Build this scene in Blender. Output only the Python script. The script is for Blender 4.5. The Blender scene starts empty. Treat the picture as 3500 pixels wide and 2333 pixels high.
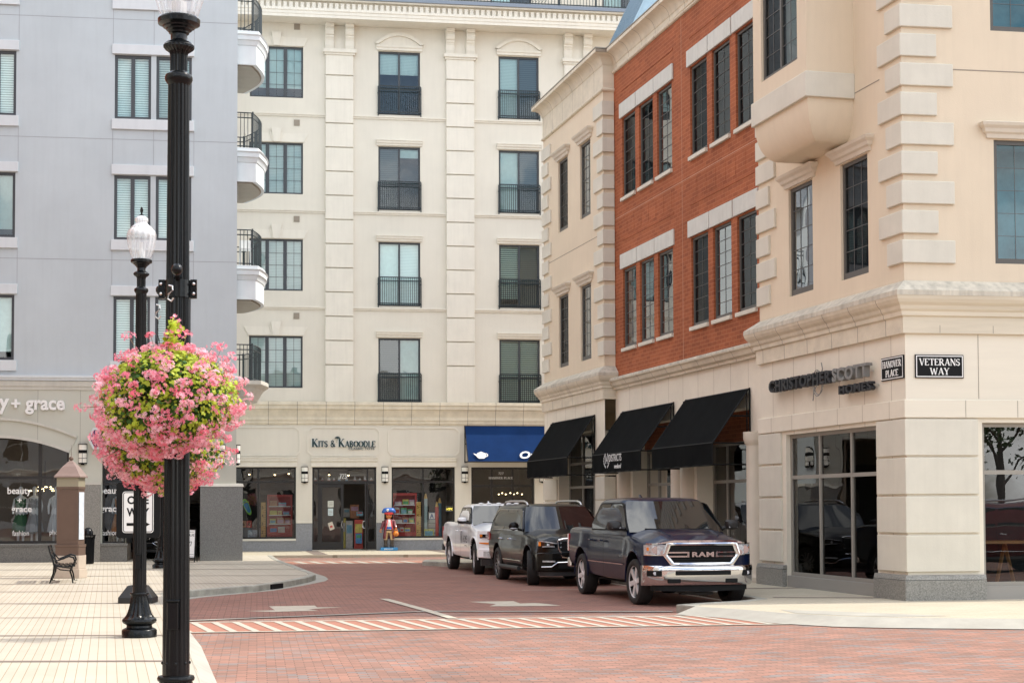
import bpy, bmesh, math, random
from math import sin, cos, pi, radians as R, atan2, sqrt
from mathutils import Vector, Matrix
random.seed(7)
S = bpy.context.scene
COL = S.collection
# ------------------------------------------------------------------ camera
cam_d = bpy.data.cameras.new('camera'); cam = bpy.data.objects.new('camera', cam_d); COL.objects.link(cam)
cam.location = (0, 0, 1.8)
cam.matrix_world = Matrix.Translation((0, 0, 1.8)) @ Matrix.Rotation(R(90 + 2.28), 4, 'X') @ Matrix.Rotation(-0.0035, 4, 'Z')
cam_d.sensor_width = 36; cam_d.lens = 5500 / 3500 * 36
cam_d.shift_y = (1730 - 5500 * math.tan(R(2.28)) - 1166.5) / 3500
cam_d.clip_start = 0.1; cam_d.clip_end = 3000
S.camera = cam
# ------------------------------------------------------------------ world and sun
SUN_AZ = 80.2; SUN_EL = 50.0
w = bpy.data.worlds.new('World'); S.world = w; w.use_nodes = True
nt = w.node_tree; nt.nodes.clear()
out = nt.nodes.new('ShaderNodeOutputWorld'); bg = nt.nodes.new('ShaderNodeBackground')
sky = nt.nodes.new('ShaderNodeTexSky'); sky.sky_type = 'NISHITA'; sky.sun_disc = False
sky.sun_elevation = R(SUN_EL); sky.sun_rotation = R(SUN_AZ); sky.air_density = 1.0; sky.dust_density = 1.6; sky.ozone_density = 1.0
tc = nt.nodes.new('ShaderNodeTexCoord'); nz = nt.nodes.new('ShaderNodeTexNoise')
nz.inputs['Scale'].default_value = 3.6; nz.inputs['Detail'].default_value = 7; nz.inputs['Roughness'].default_value = 0.62; nz.inputs['Distortion'].default_value = 0.5
mp = nt.nodes.new('ShaderNodeMapping'); mp.inputs['Scale'].default_value = (1, 1, 2.2)
rp = nt.nodes.new('ShaderNodeValToRGB'); rp.color_ramp.elements[0].position = 0.43; rp.color_ramp.elements[1].position = 0.58
mx = nt.nodes.new('ShaderNodeMixRGB'); mx.inputs['Color2'].default_value = (10.2, 10.2, 10.1, 1)
nt.links.new(tc.outputs['Generated'], mp.inputs['Vector']); nt.links.new(mp.outputs['Vector'], nz.inputs['Vector'])
nt.links.new(nz.outputs['Fac'], rp.inputs['Fac']); nt.links.new(rp.outputs['Color'], mx.inputs['Fac'])
nt.links.new(sky.outputs['Color'], mx.inputs['Color1']); nt.links.new(mx.outputs['Color'], bg.inputs['Color'])
bg.inputs['Strength'].default_value = 0.15
nt.links.new(bg.outputs['Background'], out.inputs['Surface'])
sd = bpy.data.lights.new('sun', 'SUN'); sun = bpy.data.objects.new('sun', sd); COL.objects.link(sun)
sd.energy = 2.1; sd.angle = R(0.6); sd.color = (1.0, 0.94, 0.84)
sv = Vector((sin(R(SUN_AZ)) * cos(R(SUN_EL)), cos(R(SUN_AZ)) * cos(R(SUN_EL)), sin(R(SUN_EL))))
sun.rotation_euler = sv.to_track_quat('Z', 'Y').to_euler(); sun.location = (30, 10, 40)
S.view_settings.view_transform = 'Standard'; S.view_settings.look = 'None'; S.view_settings.gamma = 1
S.view_settings.exposure = 0.97
S.render.engine = 'CYCLES'
S.cycles.max_bounces = 8; S.cycles.diffuse_bounces = 4; S.cycles.transparent_max_bounces = 16; S.cycles.glossy_bounces = 4

# ------------------------------------------------------------------ materials
MATS = {}
def _new(name):
    m = bpy.data.materials.new(name); m.use_nodes = True
    b = m.node_tree.nodes['Principled BSDF']; MATS[name] = m
    return m, m.node_tree, b
def rgb(c): return (c[0], c[1], c[2], 1)
def coords(t, scale=(1, 1, 1), world=False):
    tc = t.nodes.new('ShaderNodeTexCoord'); mp = t.nodes.new('ShaderNodeMapping')
    mp.inputs['Scale'].default_value = scale
    if world:
        g = t.nodes.new('ShaderNodeNewGeometry'); t.links.new(g.outputs['Position'], mp.inputs['Vector'])
    else: t.links.new(tc.outputs['Object'], mp.inputs['Vector'])
    return mp
def mat(name, col, rough=0.7, metal=0.0, spec=0.5, coat=0.0, var=0.0, vscale=3.0, bump=0.0, bscale=40.0, emis=None, streak=0.0, world=False):
    if name in MATS: return MATS[name]
    m, t, b = _new(name)
    b.inputs['Base Color'].default_value = rgb(col); b.inputs['Roughness'].default_value = rough
    b.inputs['Metallic'].default_value = metal; b.inputs['Specular IOR Level'].default_value = spec
    b.inputs['Coat Weight'].default_value = coat; b.inputs['Coat Roughness'].default_value = 0.03
    if emis: b.inputs['Emission Color'].default_value = rgb(emis[0]); b.inputs['Emission Strength'].default_value = emis[1]
    last = None
    if var:
        mp = coords(t, world=world); n = t.nodes.new('ShaderNodeTexNoise'); n.inputs['Scale'].default_value = vscale; n.inputs['Detail'].default_value = 6
        n.inputs['Roughness'].default_value = 0.65
        t.links.new(mp.outputs[0], n.inputs['Vector'])
        mr = t.nodes.new('ShaderNodeMapRange'); mr.inputs['From Min'].default_value = 0.3; mr.inputs['From Max'].default_value = 0.7
        mr.inputs['To Min'].default_value = 1 - var; mr.inputs['To Max'].default_value = 1 + var * 0.6
        t.links.new(n.outputs['Fac'], mr.inputs['Value'])
        v = t.nodes.new('ShaderNodeVectorMath'); v.operation = 'SCALE'; v.inputs[0].default_value = col
        t.links.new(mr.outputs[0], v.inputs['Scale']); last = v.outputs[0]
    if streak:
        mp = coords(t, (5.0, 5.0, 0.35)); n = t.nodes.new('ShaderNodeTexNoise'); n.inputs['Scale'].default_value = 1.6; n.inputs['Detail'].default_value = 5
        t.links.new(mp.outputs[0], n.inputs['Vector'])
        mr = t.nodes.new('ShaderNodeMapRange'); mr.inputs['From Min'].default_value = 0.45; mr.inputs['From Max'].default_value = 0.8
        mr.inputs['To Min'].default_value = 1; mr.inputs['To Max'].default_value = 1 - streak
        t.links.new(n.outputs['Fac'], mr.inputs['Value'])
        v = t.nodes.new('ShaderNodeVectorMath'); v.operation = 'SCALE'
        if last: t.links.new(last, v.inputs[0])
        else: v.inputs[0].default_value = col
        t.links.new(mr.outputs[0], v.inputs['Scale']); last = v.outputs[0]
    if last: t.links.new(last, b.inputs['Base Color'])
    if bump:
        mp = coords(t); n = t.nodes.new('ShaderNodeTexNoise'); n.inputs['Scale'].default_value = bscale; n.inputs['Detail'].default_value = 4
        t.links.new(mp.outputs[0], n.inputs['Vector'])
        bp = t.nodes.new('ShaderNodeBump'); bp.inputs['Strength'].default_value = bump; bp.inputs['Distance'].default_value = 0.01
        t.links.new(n.outputs['Fac'], bp.inputs['Height']); t.links.new(bp.outputs[0], b.inputs['Normal'])
    return m
def brickmat(name, c1, c2, cm, bw, rh, mort, rough=0.85, plane='XZ', rot=0.0, var=0.15, offset=0.5, bias=0.0, bump=0.4, patch=None, world=False, vscale=0.6, xo=0.53):
    m, t, b = _new(name); b.inputs['Roughness'].default_value = rough; b.inputs['Specular IOR Level'].default_value = 0.25
    g = t.nodes.new('ShaderNodeNewGeometry') if world else t.nodes.new('ShaderNodeTexCoord')
    src = g.outputs['Position'] if world else g.outputs['Object']
    if plane == 'XZ':
        s = t.nodes.new('ShaderNodeSeparateXYZ'); c = t.nodes.new('ShaderNodeCombineXYZ')
        t.links.new(src, s.inputs[0]); ad = t.nodes.new('ShaderNodeMath'); ad.operation = 'ADD'; ad.inputs[1].default_value = xo; t.links.new(s.outputs[0], ad.inputs[0]); t.links.new(ad.outputs[0], c.inputs[0]); t.links.new(s.outputs[2], c.inputs[1]); src = c.outputs[0]
    if rot:
        mp = t.nodes.new('ShaderNodeMapping'); mp.inputs['Rotation'].default_value = (0, 0, rot); t.links.new(src, mp.inputs['Vector']); src2 = mp.outputs[0]
    else: src2 = src
    br = t.nodes.new('ShaderNodeTexBrick'); br.inputs['Color1'].default_value = rgb(c1); br.inputs['Color2'].default_value = rgb(c2); br.inputs['Mortar'].default_value = rgb(cm)
    br.inputs['Scale'].default_value = 1; br.inputs['Brick Width'].default_value = bw; br.inputs['Row Height'].default_value = rh
    br.inputs['Mortar Size'].default_value = mort; br.inputs['Bias'].default_value = bias; br.offset = offset; br.inputs['Mortar Smooth'].default_value = 0.2
    t.links.new(src2, br.inputs['Vector']); col = br.outputs['Color']
    if patch:   # second set of brick colours picked per brick
        b2 = t.nodes.new('ShaderNodeTexBrick'); b2.inputs['Color1'].default_value = (0, 0, 0, 1); b2.inputs['Color2'].default_value = (1, 1, 1, 1); b2.inputs['Mortar'].default_value = (0, 0, 0, 1)
        b2.inputs['Scale'].default_value = 1; b2.inputs['Brick Width'].default_value = bw; b2.inputs['Row Height'].default_value = rh; b2.inputs['Mortar Size'].default_value = mort; b2.offset = offset
        b2.inputs['Bias'].default_value = patch[1]
        mp2 = t.nodes.new('ShaderNodeMapping'); mp2.inputs['Location'].default_value = (bw * 38, rh * 50, 0); t.links.new(src2, mp2.inputs['Vector']); t.links.new(mp2.outputs[0], b2.inputs['Vector'])
        rr = t.nodes.new('ShaderNodeMath'); rr.operation = 'GREATER_THAN'; rr.inputs[1].default_value = 0.5; t.links.new(b2.outputs['Color'], rr.inputs[0])
        mm = t.nodes.new('ShaderNodeMath'); mm.operation = 'MULTIPLY'; mm.inputs[1].default_value = patch[2]; t.links.new(rr.outputs[0], mm.inputs[0])
        x = t.nodes.new('ShaderNodeMixRGB'); x.inputs['Color2'].default_value = rgb(patch[0]); t.links.new(mm.outputs[0], x.inputs['Fac']); t.links.new(col, x.inputs['Color1']); col = x.outputs[0]
    n = t.nodes.new('ShaderNodeTexNoise'); n.inputs['Scale'].default_value = vscale; n.inputs['Detail'].default_value = 7; n.inputs['Roughness'].default_value = 0.7
    t.links.new(src, n.inputs['Vector'])
    mr = t.nodes.new('ShaderNodeMapRange'); mr.inputs['From Min'].default_value = 0.3; mr.inputs['From Max'].default_value = 0.7; mr.inputs['To Min'].default_value = 1 - var; mr.inputs['To Max'].default_value = 1 + var * 0.7
    t.links.new(n.outputs['Fac'], mr.inputs['Value'])
    v = t.nodes.new('ShaderNodeVectorMath'); v.operation = 'SCALE'; t.links.new(col, v.inputs[0]); t.links.new(mr.outputs[0], v.inputs['Scale'])
    t.links.new(v.outputs[0], b.inputs['Base Color'])
    bp = t.nodes.new('ShaderNodeBump'); bp.inputs['Strength'].default_value = bump; bp.inputs['Distance'].default_value = 0.006; bp.invert = True
    t.links.new(br.outputs['Fac'], bp.inputs['Height']); t.links.new(bp.outputs[0], b.inputs['Normal'])
    return m
def glassmat(name, tint=(0.75, 0.85, 0.85), refl=1.0, wav=0.0, ior=1.5, tr=None):
    m = bpy.data.materials.new(name); m.use_nodes = True; t = m.node_tree; t.nodes.clear(); MATS[name] = m
    o = t.nodes.new('ShaderNodeOutputMaterial'); mixs = t.nodes.new('ShaderNodeMixShader')
    a = t.nodes.new('ShaderNodeBsdfTransparent'); a.inputs[0].default_value = rgb(tint)
    g = t.nodes.new('ShaderNodeBsdfGlossy'); g.inputs['Roughness'].default_value = 0.0
    f = t.nodes.new('ShaderNodeFresnel'); f.inputs['IOR'].default_value = ior
    mu = t.nodes.new('ShaderNodeMath'); mu.operation = 'MULTIPLY_ADD'; mu.inputs[1].default_value = refl; mu.inputs[2].default_value = 0.03; mu.use_clamp = True
    t.links.new(f.outputs[0], mu.inputs[0]); t.links.new(mu.outputs[0], mixs.inputs[0]); t.links.new(a.outputs[0], mixs.inputs[1]); t.links.new(g.outputs[0], mixs.inputs[2])
    if wav:
        mp = coords(t, world=True); n = t.nodes.new('ShaderNodeTexNoise'); n.inputs['Scale'].default_value = 1.3; n.inputs['Detail'].default_value = 1
        t.links.new(mp.outputs[0], n.inputs['Vector']); bp = t.nodes.new('ShaderNodeBump'); bp.inputs['Strength'].default_value = wav; bp.inputs['Distance'].default_value = 0.05
        t.links.new(n.outputs['Fac'], bp.inputs['Height']); t.links.new(bp.outputs[0], g.inputs['Normal'])
    t.links.new(mixs.outputs[0], o.inputs[0]); return m
def blindmat(name, c1, c2, pitch=0.05, duty=0.35):
    m, t, b = _new(name); b.inputs['Roughness'].default_value = 0.7
    mp = coords(t); s = t.nodes.new('ShaderNodeSeparateXYZ'); t.links.new(mp.outputs[0], s.inputs[0])
    d = t.nodes.new('ShaderNodeMath'); d.operation = 'DIVIDE'; d.inputs[1].default_value = pitch; t.links.new(s.outputs[2], d.inputs[0])
    fr = t.nodes.new('ShaderNodeMath'); fr.operation = 'FRACT'; t.links.new(d.outputs[0], fr.inputs[0])
    lt = t.nodes.new('ShaderNodeMath'); lt.operation = 'LESS_THAN'; lt.inputs[1].default_value = duty; t.links.new(fr.outputs[0], lt.inputs[0])
    x = t.nodes.new('ShaderNodeMixRGB'); x.inputs['Color1'].default_value = rgb(c1); x.inputs['Color2'].default_value = rgb(c2)
    t.links.new(lt.outputs[0], x.inputs['Fac']); t.links.new(x.outputs[0], b.inputs['Base Color']); return m

M_ = {}
M_['stucco_b'] = mat('cream stucco', (0.70, 0.66, 0.57), 0.9, var=0.07, vscale=0.35, bump=0.25, bscale=60, streak=0.035)
M_['trim_b'] = mat('pale cream trim', (0.74, 0.70, 0.61), 0.85, var=0.06, vscale=1.2, bump=0.12, streak=0.07)
M_['stucco_l'] = mat('cool grey stucco', (0.51, 0.565, 0.59), 0.9, var=0.09, vscale=0.3, bump=0.25, bscale=60, streak=0.04)
M_['trim_l'] = mat('light grey trim', (0.64, 0.68, 0.70), 0.85, var=0.04, vscale=1.5, bump=0.1, streak=0.05)
M_['base_l'] = brickmat('taupe panel render', (0.52, 0.525, 0.455), (0.54, 0.545, 0.475), (0.22, 0.21, 0.18), 1.28, 6.0, 0.006, var=0.05, bump=0.2, offset=0)
M_['stucco_a'] = mat('peach stucco', (0.70, 0.595, 0.45), 0.9, var=0.06, vscale=0.4, bump=0.25, bscale=50, streak=0.04)
M_['quoin'] = mat('cast stone quoin', (0.64, 0.61, 0.52), 0.85, var=0.07, vscale=1.3, bump=0.2, streak=0.05)
M_['stone'] = mat('cast stone', (0.66, 0.60, 0.50), 0.85, var=0.06, vscale=1.5, bump=0.12, streak=0.06)
M_['ashlar'] = brickmat('stone panel wall', (0.74, 0.685, 0.57), (0.77, 0.715, 0.60), (0.36, 0.30, 0.22), 1.06, 9.0, 0.008, var=0.10, bump=0.25, offset=0)
M_['cornice'] = brickmat('weathered stone cornice', (0.67, 0.605, 0.48), (0.69, 0.625, 0.50), (0.26, 0.22, 0.17), 1.12, 19.0, 0.010, var=0.16, bump=0.3, offset=0, vscale=2.2)
M_['dirty_top'] = mat('dirty stone coping', (0.58, 0.535, 0.44), 0.9, var=0.22, vscale=2.5, bump=0.3, streak=0.35)
M_['lintel'] = mat('pale limestone lintel', (0.60, 0.60, 0.55), 0.85, var=0.08, vscale=3, streak=0.12)
M_['brick'] = brickmat('red brick', (0.365, 0.112, 0.048), (0.28, 0.084, 0.038), (0.47, 0.19, 0.09), 0.31, 0.10, 0.006, var=0.20, bump=0.35, patch=((0.22, 0.05, 0.025), -0.5, 0.6))
M_['granite'] = mat('grey granite', (0.27, 0.265, 0.24), 0.45, var=0.55, vscale=38, bump=0.0)
M_['granite_d'] = mat('dark granite', (0.16, 0.16, 0.15), 0.4, var=0.5, vscale=38)
M_['granite_b'] = mat('blue grey granite', (0.27, 0.28, 0.30), 0.5, var=0.3, vscale=30)
M_['win_d'] = mat('charcoal window frame', (0.045, 0.052, 0.06), 0.45)
M_['win_k'] = mat('bronze window frame', (0.095, 0.09, 0.08), 0.5)
M_['muntin_k'] = mat('thin grey glazing bar', (0.13, 0.13, 0.125), 0.5)
M_['win_t'] = mat('taupe storefront frame', (0.29, 0.27, 0.235), 0.5)
M_['win_bk'] = mat('black storefront frame', (0.012, 0.011, 0.011), 0.4)
M_['gap'] = mat('dark joint', (0.30, 0.26, 0.21), 0.9)
M_['pane'] = glassmat('window glass', (0.76, 0.90, 0.91), 2.0, 0.05)
M_['pane_blue'] = glassmat('blue tinted glass', (0.34, 0.66, 0.74), 0.8, 0.03)
M_['pane_a'] = glassmat('wavy window glass', (0.45, 0.5, 0.52), 0.42, 0.06)
M_['pane_store'] = glassmat('shop glass', (0.80, 0.83, 0.84), 1.2, 0.06)
M_['pane_f'] = glassmat('reflective shop glass', (0.6, 0.66, 0.68), 2.0, 0.03)
M_['pane_car'] = glassmat('car glass', (0.16, 0.19, 0.2), 1.6, 0.0)
M_['pane_wind'] = glassmat('windshield glass', (0.22, 0.26, 0.27), 4.2, 0.0)
M_['blind'] = blindmat('white slat blind', (0.86, 0.90, 0.86), (0.26, 0.34, 0.34), 0.075, 0.3)
M_['blind2'] = blindmat('narrow slat blind', (0.90, 0.92, 0.88), (0.55, 0.62, 0.6), 0.06, 0.22)
M_['blind_g'] = blindmat('half open slat blind', (0.75, 0.80, 0.74), (0.10, 0.16, 0.16), 0.085, 0.42)
M_['screen'] = blindmat('dark insect screen', (0.17, 0.18, 0.18), (0.12, 0.13, 0.13), 0.085, 0.4)
M_['curtain'] = mat('pale curtain', (0.80, 0.86, 0.82), 0.9, var=0.08, vscale=6)
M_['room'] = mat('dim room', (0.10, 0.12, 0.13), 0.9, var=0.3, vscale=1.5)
M_['room_l'] = mat('pale office room', (0.45, 0.50, 0.50), 0.9, var=0.5, vscale=0.9)  # paler walls so the blue tinted panes read teal
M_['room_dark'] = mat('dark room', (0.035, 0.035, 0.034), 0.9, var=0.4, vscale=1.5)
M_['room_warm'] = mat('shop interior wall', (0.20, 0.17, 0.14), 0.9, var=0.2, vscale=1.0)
M_['iron'] = mat('black green railing', (0.012, 0.022, 0.026), 0.4)
M_['gutter'] = mat('blue grey gutter', (0.20, 0.24, 0.30), 0.4)
M_['roofmetal'] = mat('blue standing seam metal', (0.27, 0.38, 0.46), 0.35, metal=0.4, var=0.08)
M_['black'] = mat('glossy black paint', (0.004, 0.005, 0.006), 0.25, spec=.22, coat=0.1)
M_['blackm'] = mat('matt black', (0.009, 0.0095, 0.010), 0.6, spec=.15)
M_['awn'] = mat('black awning cloth', (0.008, 0.009, 0.0095), 0.95, spec=.05, var=0.25, vscale=1.5, streak=0.2)
M_['awnb'] = mat('blue awning cloth', (0.009, 0.033, 0.115), 0.9, spec=.08, var=0.2, vscale=1.2)
M_['white'] = mat('white paint', (0.82, 0.82, 0.80), 0.5)
M_['lampglass'] = mat('frosted lamp panel', (0.82, 0.80, 0.72), 0.4)
M_['steel'] = mat('bright steel', (0.65, 0.65, 0.66), 0.3, metal=1)
M_['chrome'] = mat('chrome', (0.60, 0.60, 0.62), 0.07, metal=1)
M_['rimmetal'] = mat('alloy rim', (0.72, 0.72, 0.73), 0.4, metal=0.35)
M_['rimdark'] = mat('dark alloy rim', (0.22, 0.22, 0.23), 0.3, metal=0.9)
M_['tyre'] = mat('tyre rubber', (0.014, 0.014, 0.014), 0.75, bump=0.2, bscale=60)
M_['plastic'] = mat('black plastic', (0.012, 0.012, 0.013), 0.5)
M_['bronze'] = mat('brown metal', (0.13, 0.083, 0.06), 0.5, var=0.1)
M_['bronze_r'] = mat('dusty brown roof', (0.25, 0.18, 0.155), 0.5, var=0.12)
M_['wood'] = mat('varnished wood', (0.33, 0.15, 0.05), 0.45, var=0.2, vscale=8)
# ground
rA = R(-14.1)
M_['road'] = brickmat('pink brick paving', (0.35, 0.185, 0.138), (0.235, 0.145, 0.115), (0.16, 0.10, 0.08), 0.215, 0.105, 0.006, plane='XY', world=True, rot=R(-9), var=0.26, bump=0.5, patch=((0.21, 0.20, 0.195), -0.35, 0.8), vscale=0.5)
M_['street'] = brickmat('red brown brick paving', (0.32, 0.165, 0.125), (0.24, 0.13, 0.105), (0.11, 0.065, 0.05), 0.215, 0.105, 0.006, plane='XY', world=True, rot=R(-9), var=0.16, bump=0.5, patch=((0.19, 0.135, 0.12), -0.45, 0.7), vscale=0.35)
M_['cream'] = brickmat('cream paving', (0.44, 0.40, 0.325), (0.47, 0.43, 0.355), (0.31, 0.25, 0.17), 60.0, 0.1, 0.0045, plane='XY', world=True, rot=R(-14.1 + 90), var=0.09, bump=0.3, offset=0.0, vscale=0.5)
M_['cream_r'] = brickmat('cream fine paving', (0.44, 0.395, 0.305), (0.475, 0.425, 0.33), (0.30, 0.25, 0.18), 0.42, 0.105, 0.004, plane='XY', world=True, rot=R(-9), var=0.08, bump=0.15, vscale=0.7)
M_['band'] = mat('brown paving band', (0.19, 0.15, 0.125), 0.85, var=0.15, vscale=6, world=True)
M_['kerb'] = mat('concrete kerb', (0.36, 0.35, 0.30), 0.9, var=0.45, vscale=1.8, bump=0.3, world=True)
M_['conc'] = mat('pale concrete', (0.36, 0.345, 0.30), 0.9, var=0.14, vscale=2, world=True)
M_['stripe'] = mat('cream stripe', (0.44, 0.41, 0.34), 0.85, var=0.08, vscale=5, world=True)
M_['redpanel'] = mat('terracotta panel', (0.35, 0.155, 0.105), 0.85, var=0.12, vscale=4, world=True)
M_['paint'] = mat('worn cream paint', (0.50, 0.45, 0.36), 0.85, var=0.2, vscale=5, world=True)

# ------------------------------------------------------------------ mesh builder
class Fr:
    """facade frame: O origin xy, az direction of u, sg side of the outward normal"""
    def __init__(s, O, az, sg=1):
        s.O = Vector((O[0], O[1])); a = R(az); s.d = Vector((sin(a), cos(a))); s.n = Vector((cos(a), -sin(a))) * sg; s.az = az; s.sg = sg
    def p(s, u, w, z):
        q = s.O + s.d * u + s.n * w; return (q.x, q.y, z)
    def shift(s, w): f = Fr(s.O + s.n * w, s.az, s.sg); return f
WF = Fr((0, 0), 90, -1)   # u = X, w = Y
class MB:
    def __init__(s): s.v = []; s.f = []; s.m = []; s.cm = 0
    def add(s, vs, fs, m=None):
        o = len(s.v); s.v += [tuple(x) for x in vs]; s.f += [tuple(i + o for i in f) for f in fs]; s.m += [s.cm if m is None else m] * len(fs); return s
    def box(s, fr, u0, u1, w0, w1, z0, z1, m=None):
        P = [fr.p(u, w, z) for z in (z0, z1) for (u, w) in ((u0, w0), (u1, w0), (u1, w1), (u0, w1))]
        return s.add(P, [(0, 3, 2, 1), (4, 5, 6, 7), (0, 1, 5, 4), (1, 2, 6, 5), (2, 3, 7, 6), (3, 0, 4, 7)], m)
    def prism(s, fr, pts, w0, w1, m=None):
        """polygon in (u,z) extruded w0..w1"""
        n = len(pts); P = [fr.p(u, w0, z) for u, z in pts] + [fr.p(u, w1, z) for u, z in pts]
        return s.add(P, [tuple(range(n)), tuple(range(2 * n - 1, n - 1, -1))] + [(i, (i + 1) % n, n + (i + 1) % n, n + i) for i in range(n)], m)
    def slab(s, pts, z0, z1, m=None):
        """polygon in (x,y) extruded z0..z1"""
        n = len(pts); P = [(x, y, z0) for x, y in pts] + [(x, y, z1) for x, y in pts]
        return s.add(P, [tuple(range(n)), tuple(range(n, 2 * n))] + [(i, (i + 1) % n, n + (i + 1) % n, n + i) for i in range(n)], m)
    def sheet(s, pts, z, m=None):
        return s.add([(x, y, z) for x, y in pts], [tuple(range(len(pts)))], m)
    def tube(s, path, r, n=8, m=None, cap=True, r1=None):
        path = [Vector(p) for p in path]; rings = []
        for i, p in enumerate(path):
            t = (path[min(i + 1, len(path) - 1)] - path[max(i - 1, 0)])
            if t.length < 1e-9: t = Vector((0, 0, 1))
            t.normalize(); a = Vector((0, 0, 1)) if abs(t.z) < 0.9 else Vector((1, 0, 0))
            x = t.cross(a).normalized(); y = t.cross(x)
            rr = r if r1 is None else r + (r1 - r) * i / (len(path) - 1)
            if isinstance(r, (list, tuple)): rr = r[i]
            rings.append([tuple(p + x * cos(2 * pi * k / n) * rr + y * sin(2 * pi * k / n) * rr) for k in range(n)])
        V = [q for g in rings for q in g]; F = []
        for i in range(len(path) - 1):
            for k in range(n): F.append((i * n + k, i * n + (k + 1) % n, (i + 1) * n + (k + 1) % n, (i + 1) * n + k))
        if cap: F.append(tuple(range(n))); F.append(tuple((len(path) - 1) * n + k for k in range(n)))
        return s.add(V, F, m)
    def lathe(s, prof, c=(0, 0, 0), n=32, flute=0, fd=0.0, frange=None, m=None, axis='z', cap=True):
        V = []; F = []
        for j, (r, z) in enumerate(prof):
            for k in range(n):
                a = 2 * pi * k / n; rr = r
                if flute and (frange is None or frange[0] <= z <= frange[1]): rr = r * (1 - fd * (0.5 + 0.5 * cos(flute * a)))
                if axis == 'z': V.append((c[0] + rr * cos(a), c[1] + rr * sin(a), c[2] + z))
                elif axis == 'y': V.append((c[0] + rr * cos(a), c[1] + z, c[2] + rr * sin(a)))
                else: V.append((c[0] + z, c[1] + rr * cos(a), c[2] + rr * sin(a)))
        for j in range(len(prof) - 1):
            for k in range(n): F.append((j * n + k, j * n + (k + 1) % n, (j + 1) * n + (k + 1) % n, (j + 1) * n + k))
        if cap: F.append(tuple(range(n))); F.append(tuple((len(prof) - 1) * n + k for k in range(n)))
        return s.add(V, F, m)
    def sphere(s, c, r, n=14, sc=(1, 1, 1), m=None):
        pr = []
        V = []; F = []
        for j in range(n // 2 + 1):
            t = pi * j / (n // 2)
            for k in range(n): a = 2 * pi * k / n; V.append((c[0] + r * sc[0] * sin(t) * cos(a), c[1] + r * sc[1] * sin(t) * sin(a), c[2] + r * sc[2] * cos(t)))
        for j in range(n // 2):
            for k in range(n): F.append((j * n + k, j * n + (k + 1) % n, (j + 1) * n + (k + 1) % n, (j + 1) * n + k))
        return s.add(V, F, m)
    def sweep(s, path, prof, side=1, m=None, caps=True):
        """profile [(out,z)] swept along xy path; out is to the left (side=1) or right (-1) of travel, mitred"""
        path = [Vector(p[:2]) for p in path]; n = len(path); k = len(prof); V = []
        for i, p in enumerate(path):
            def nrm(a, b): d = (b - a).normalized(); return Vector((-d.y, d.x)) * side
            if i == 0: mt = nrm(path[0], path[1])
            elif i == n - 1: mt = nrm(path[-2], path[-1])
            else:
                a = nrm(path[i - 1], p); b = nrm(p, path[i + 1]); mt = (a + b); mt = mt / mt.dot(a) if abs(mt.dot(a)) > 1e-6 else a
            for o, z in prof: q = p + mt * o; V.append((q.x, q.y, z))
        F = []
        for i in range(n - 1):
            for j in range(k): F.append((i * k + j, i * k + (j + 1) % k, (i + 1) * k + (j + 1) % k, (i + 1) * k + j))
        if caps: F.append(tuple(range(k))); F.append(tuple((n - 1) * k + j for j in range(k)))
        return s.add(V, F, m)
    def wall(s, fr, u0, u1, z0, z1, holes, depth=0.12, w=0.0, m=None, reveal=None):
        us = sorted(set([u0, u1] + [h[i] for h in holes for i in (0, 1) if u0 < h[i] < u1])); zs = sorted(set([z0, z1] + [h[i] for h in holes for i in (2, 3) if z0 < h[i] < z1]))
        V = [fr.p(u, w, z) for z in zs for u in us]; F = []; nu = len(us)
        for j in range(len(zs) - 1):
            for i in range(nu - 1):
                cu = (us[i] + us[i + 1]) / 2; cz = (zs[j] + zs[j + 1]) / 2
                if any(h[0] < cu < h[1] and h[2] < cz < h[3] for h in holes): continue
                F.append((j * nu + i, j * nu + i + 1, (j + 1) * nu + i + 1, (j + 1) * nu + i))
        s.add(V, F, m)
        for h in holes:
            a, b, c, d = h[:4]; dd = h[4] if len(h) > 4 else depth
            P = [fr.p(a, w, c), fr.p(b, w, c), fr.p(b, w, d), fr.p(a, w, d), fr.p(a, w - dd, c), fr.p(b, w - dd, c), fr.p(b, w - dd, d), fr.p(a, w - dd, d)]
            s.add(P, [(0, 1, 5, 4), (1, 2, 6, 5), (2, 3, 7, 6), (3, 0, 4, 7)], m if reveal is None else reveal)
        return s
    def build(s, name, mats, parent=None, smooth=False, bevel=0.0, doubles=False, local=None, raw=False):
        if not isinstance(mats, (list, tuple)): mats = [mats]
        me = bpy.data.meshes.new(name)
        inv = None
        if raw: inv = None
        elif parent is not None: inv = parent_world(parent).inverted()
        elif local is not None: inv = local.inverted()
        V = [inv @ Vector(v) for v in s.v] if inv is not None else s.v
        me.from_pydata([tuple(v) for v in V], [], s.f)
        for mm in mats: me.materials.append(M_[mm] if isinstance(mm, str) else mm)
        if len(mats) > 1: me.polygons.foreach_set('material_index', s.m)
        bm = bmesh.new(); bm.from_mesh(me)
        if doubles: bmesh.ops.remove_doubles(bm, verts=bm.verts, dist=1e-5)
        bmesh.ops.recalc_face_normals(bm, faces=bm.faces); bm.to_mesh(me); bm.free()
        ob = bpy.data.objects.new(name, me); COL.objects.link(ob)
        if parent is not None: ob.parent = parent
        elif local is not None: ob.matrix_world = local
        if smooth:
            for p in me.polygons: p.use_smooth = True
            me.set_sharp_from_angle(angle=R(smooth if smooth is not True else 35))
        if bevel:
            b = ob.modifiers.new('bevel', 'BEVEL'); b.width = bevel; b.segments = 2; b.limit_method = 'ANGLE'; b.angle_limit = R(40)
        return ob
PW = {}
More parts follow.
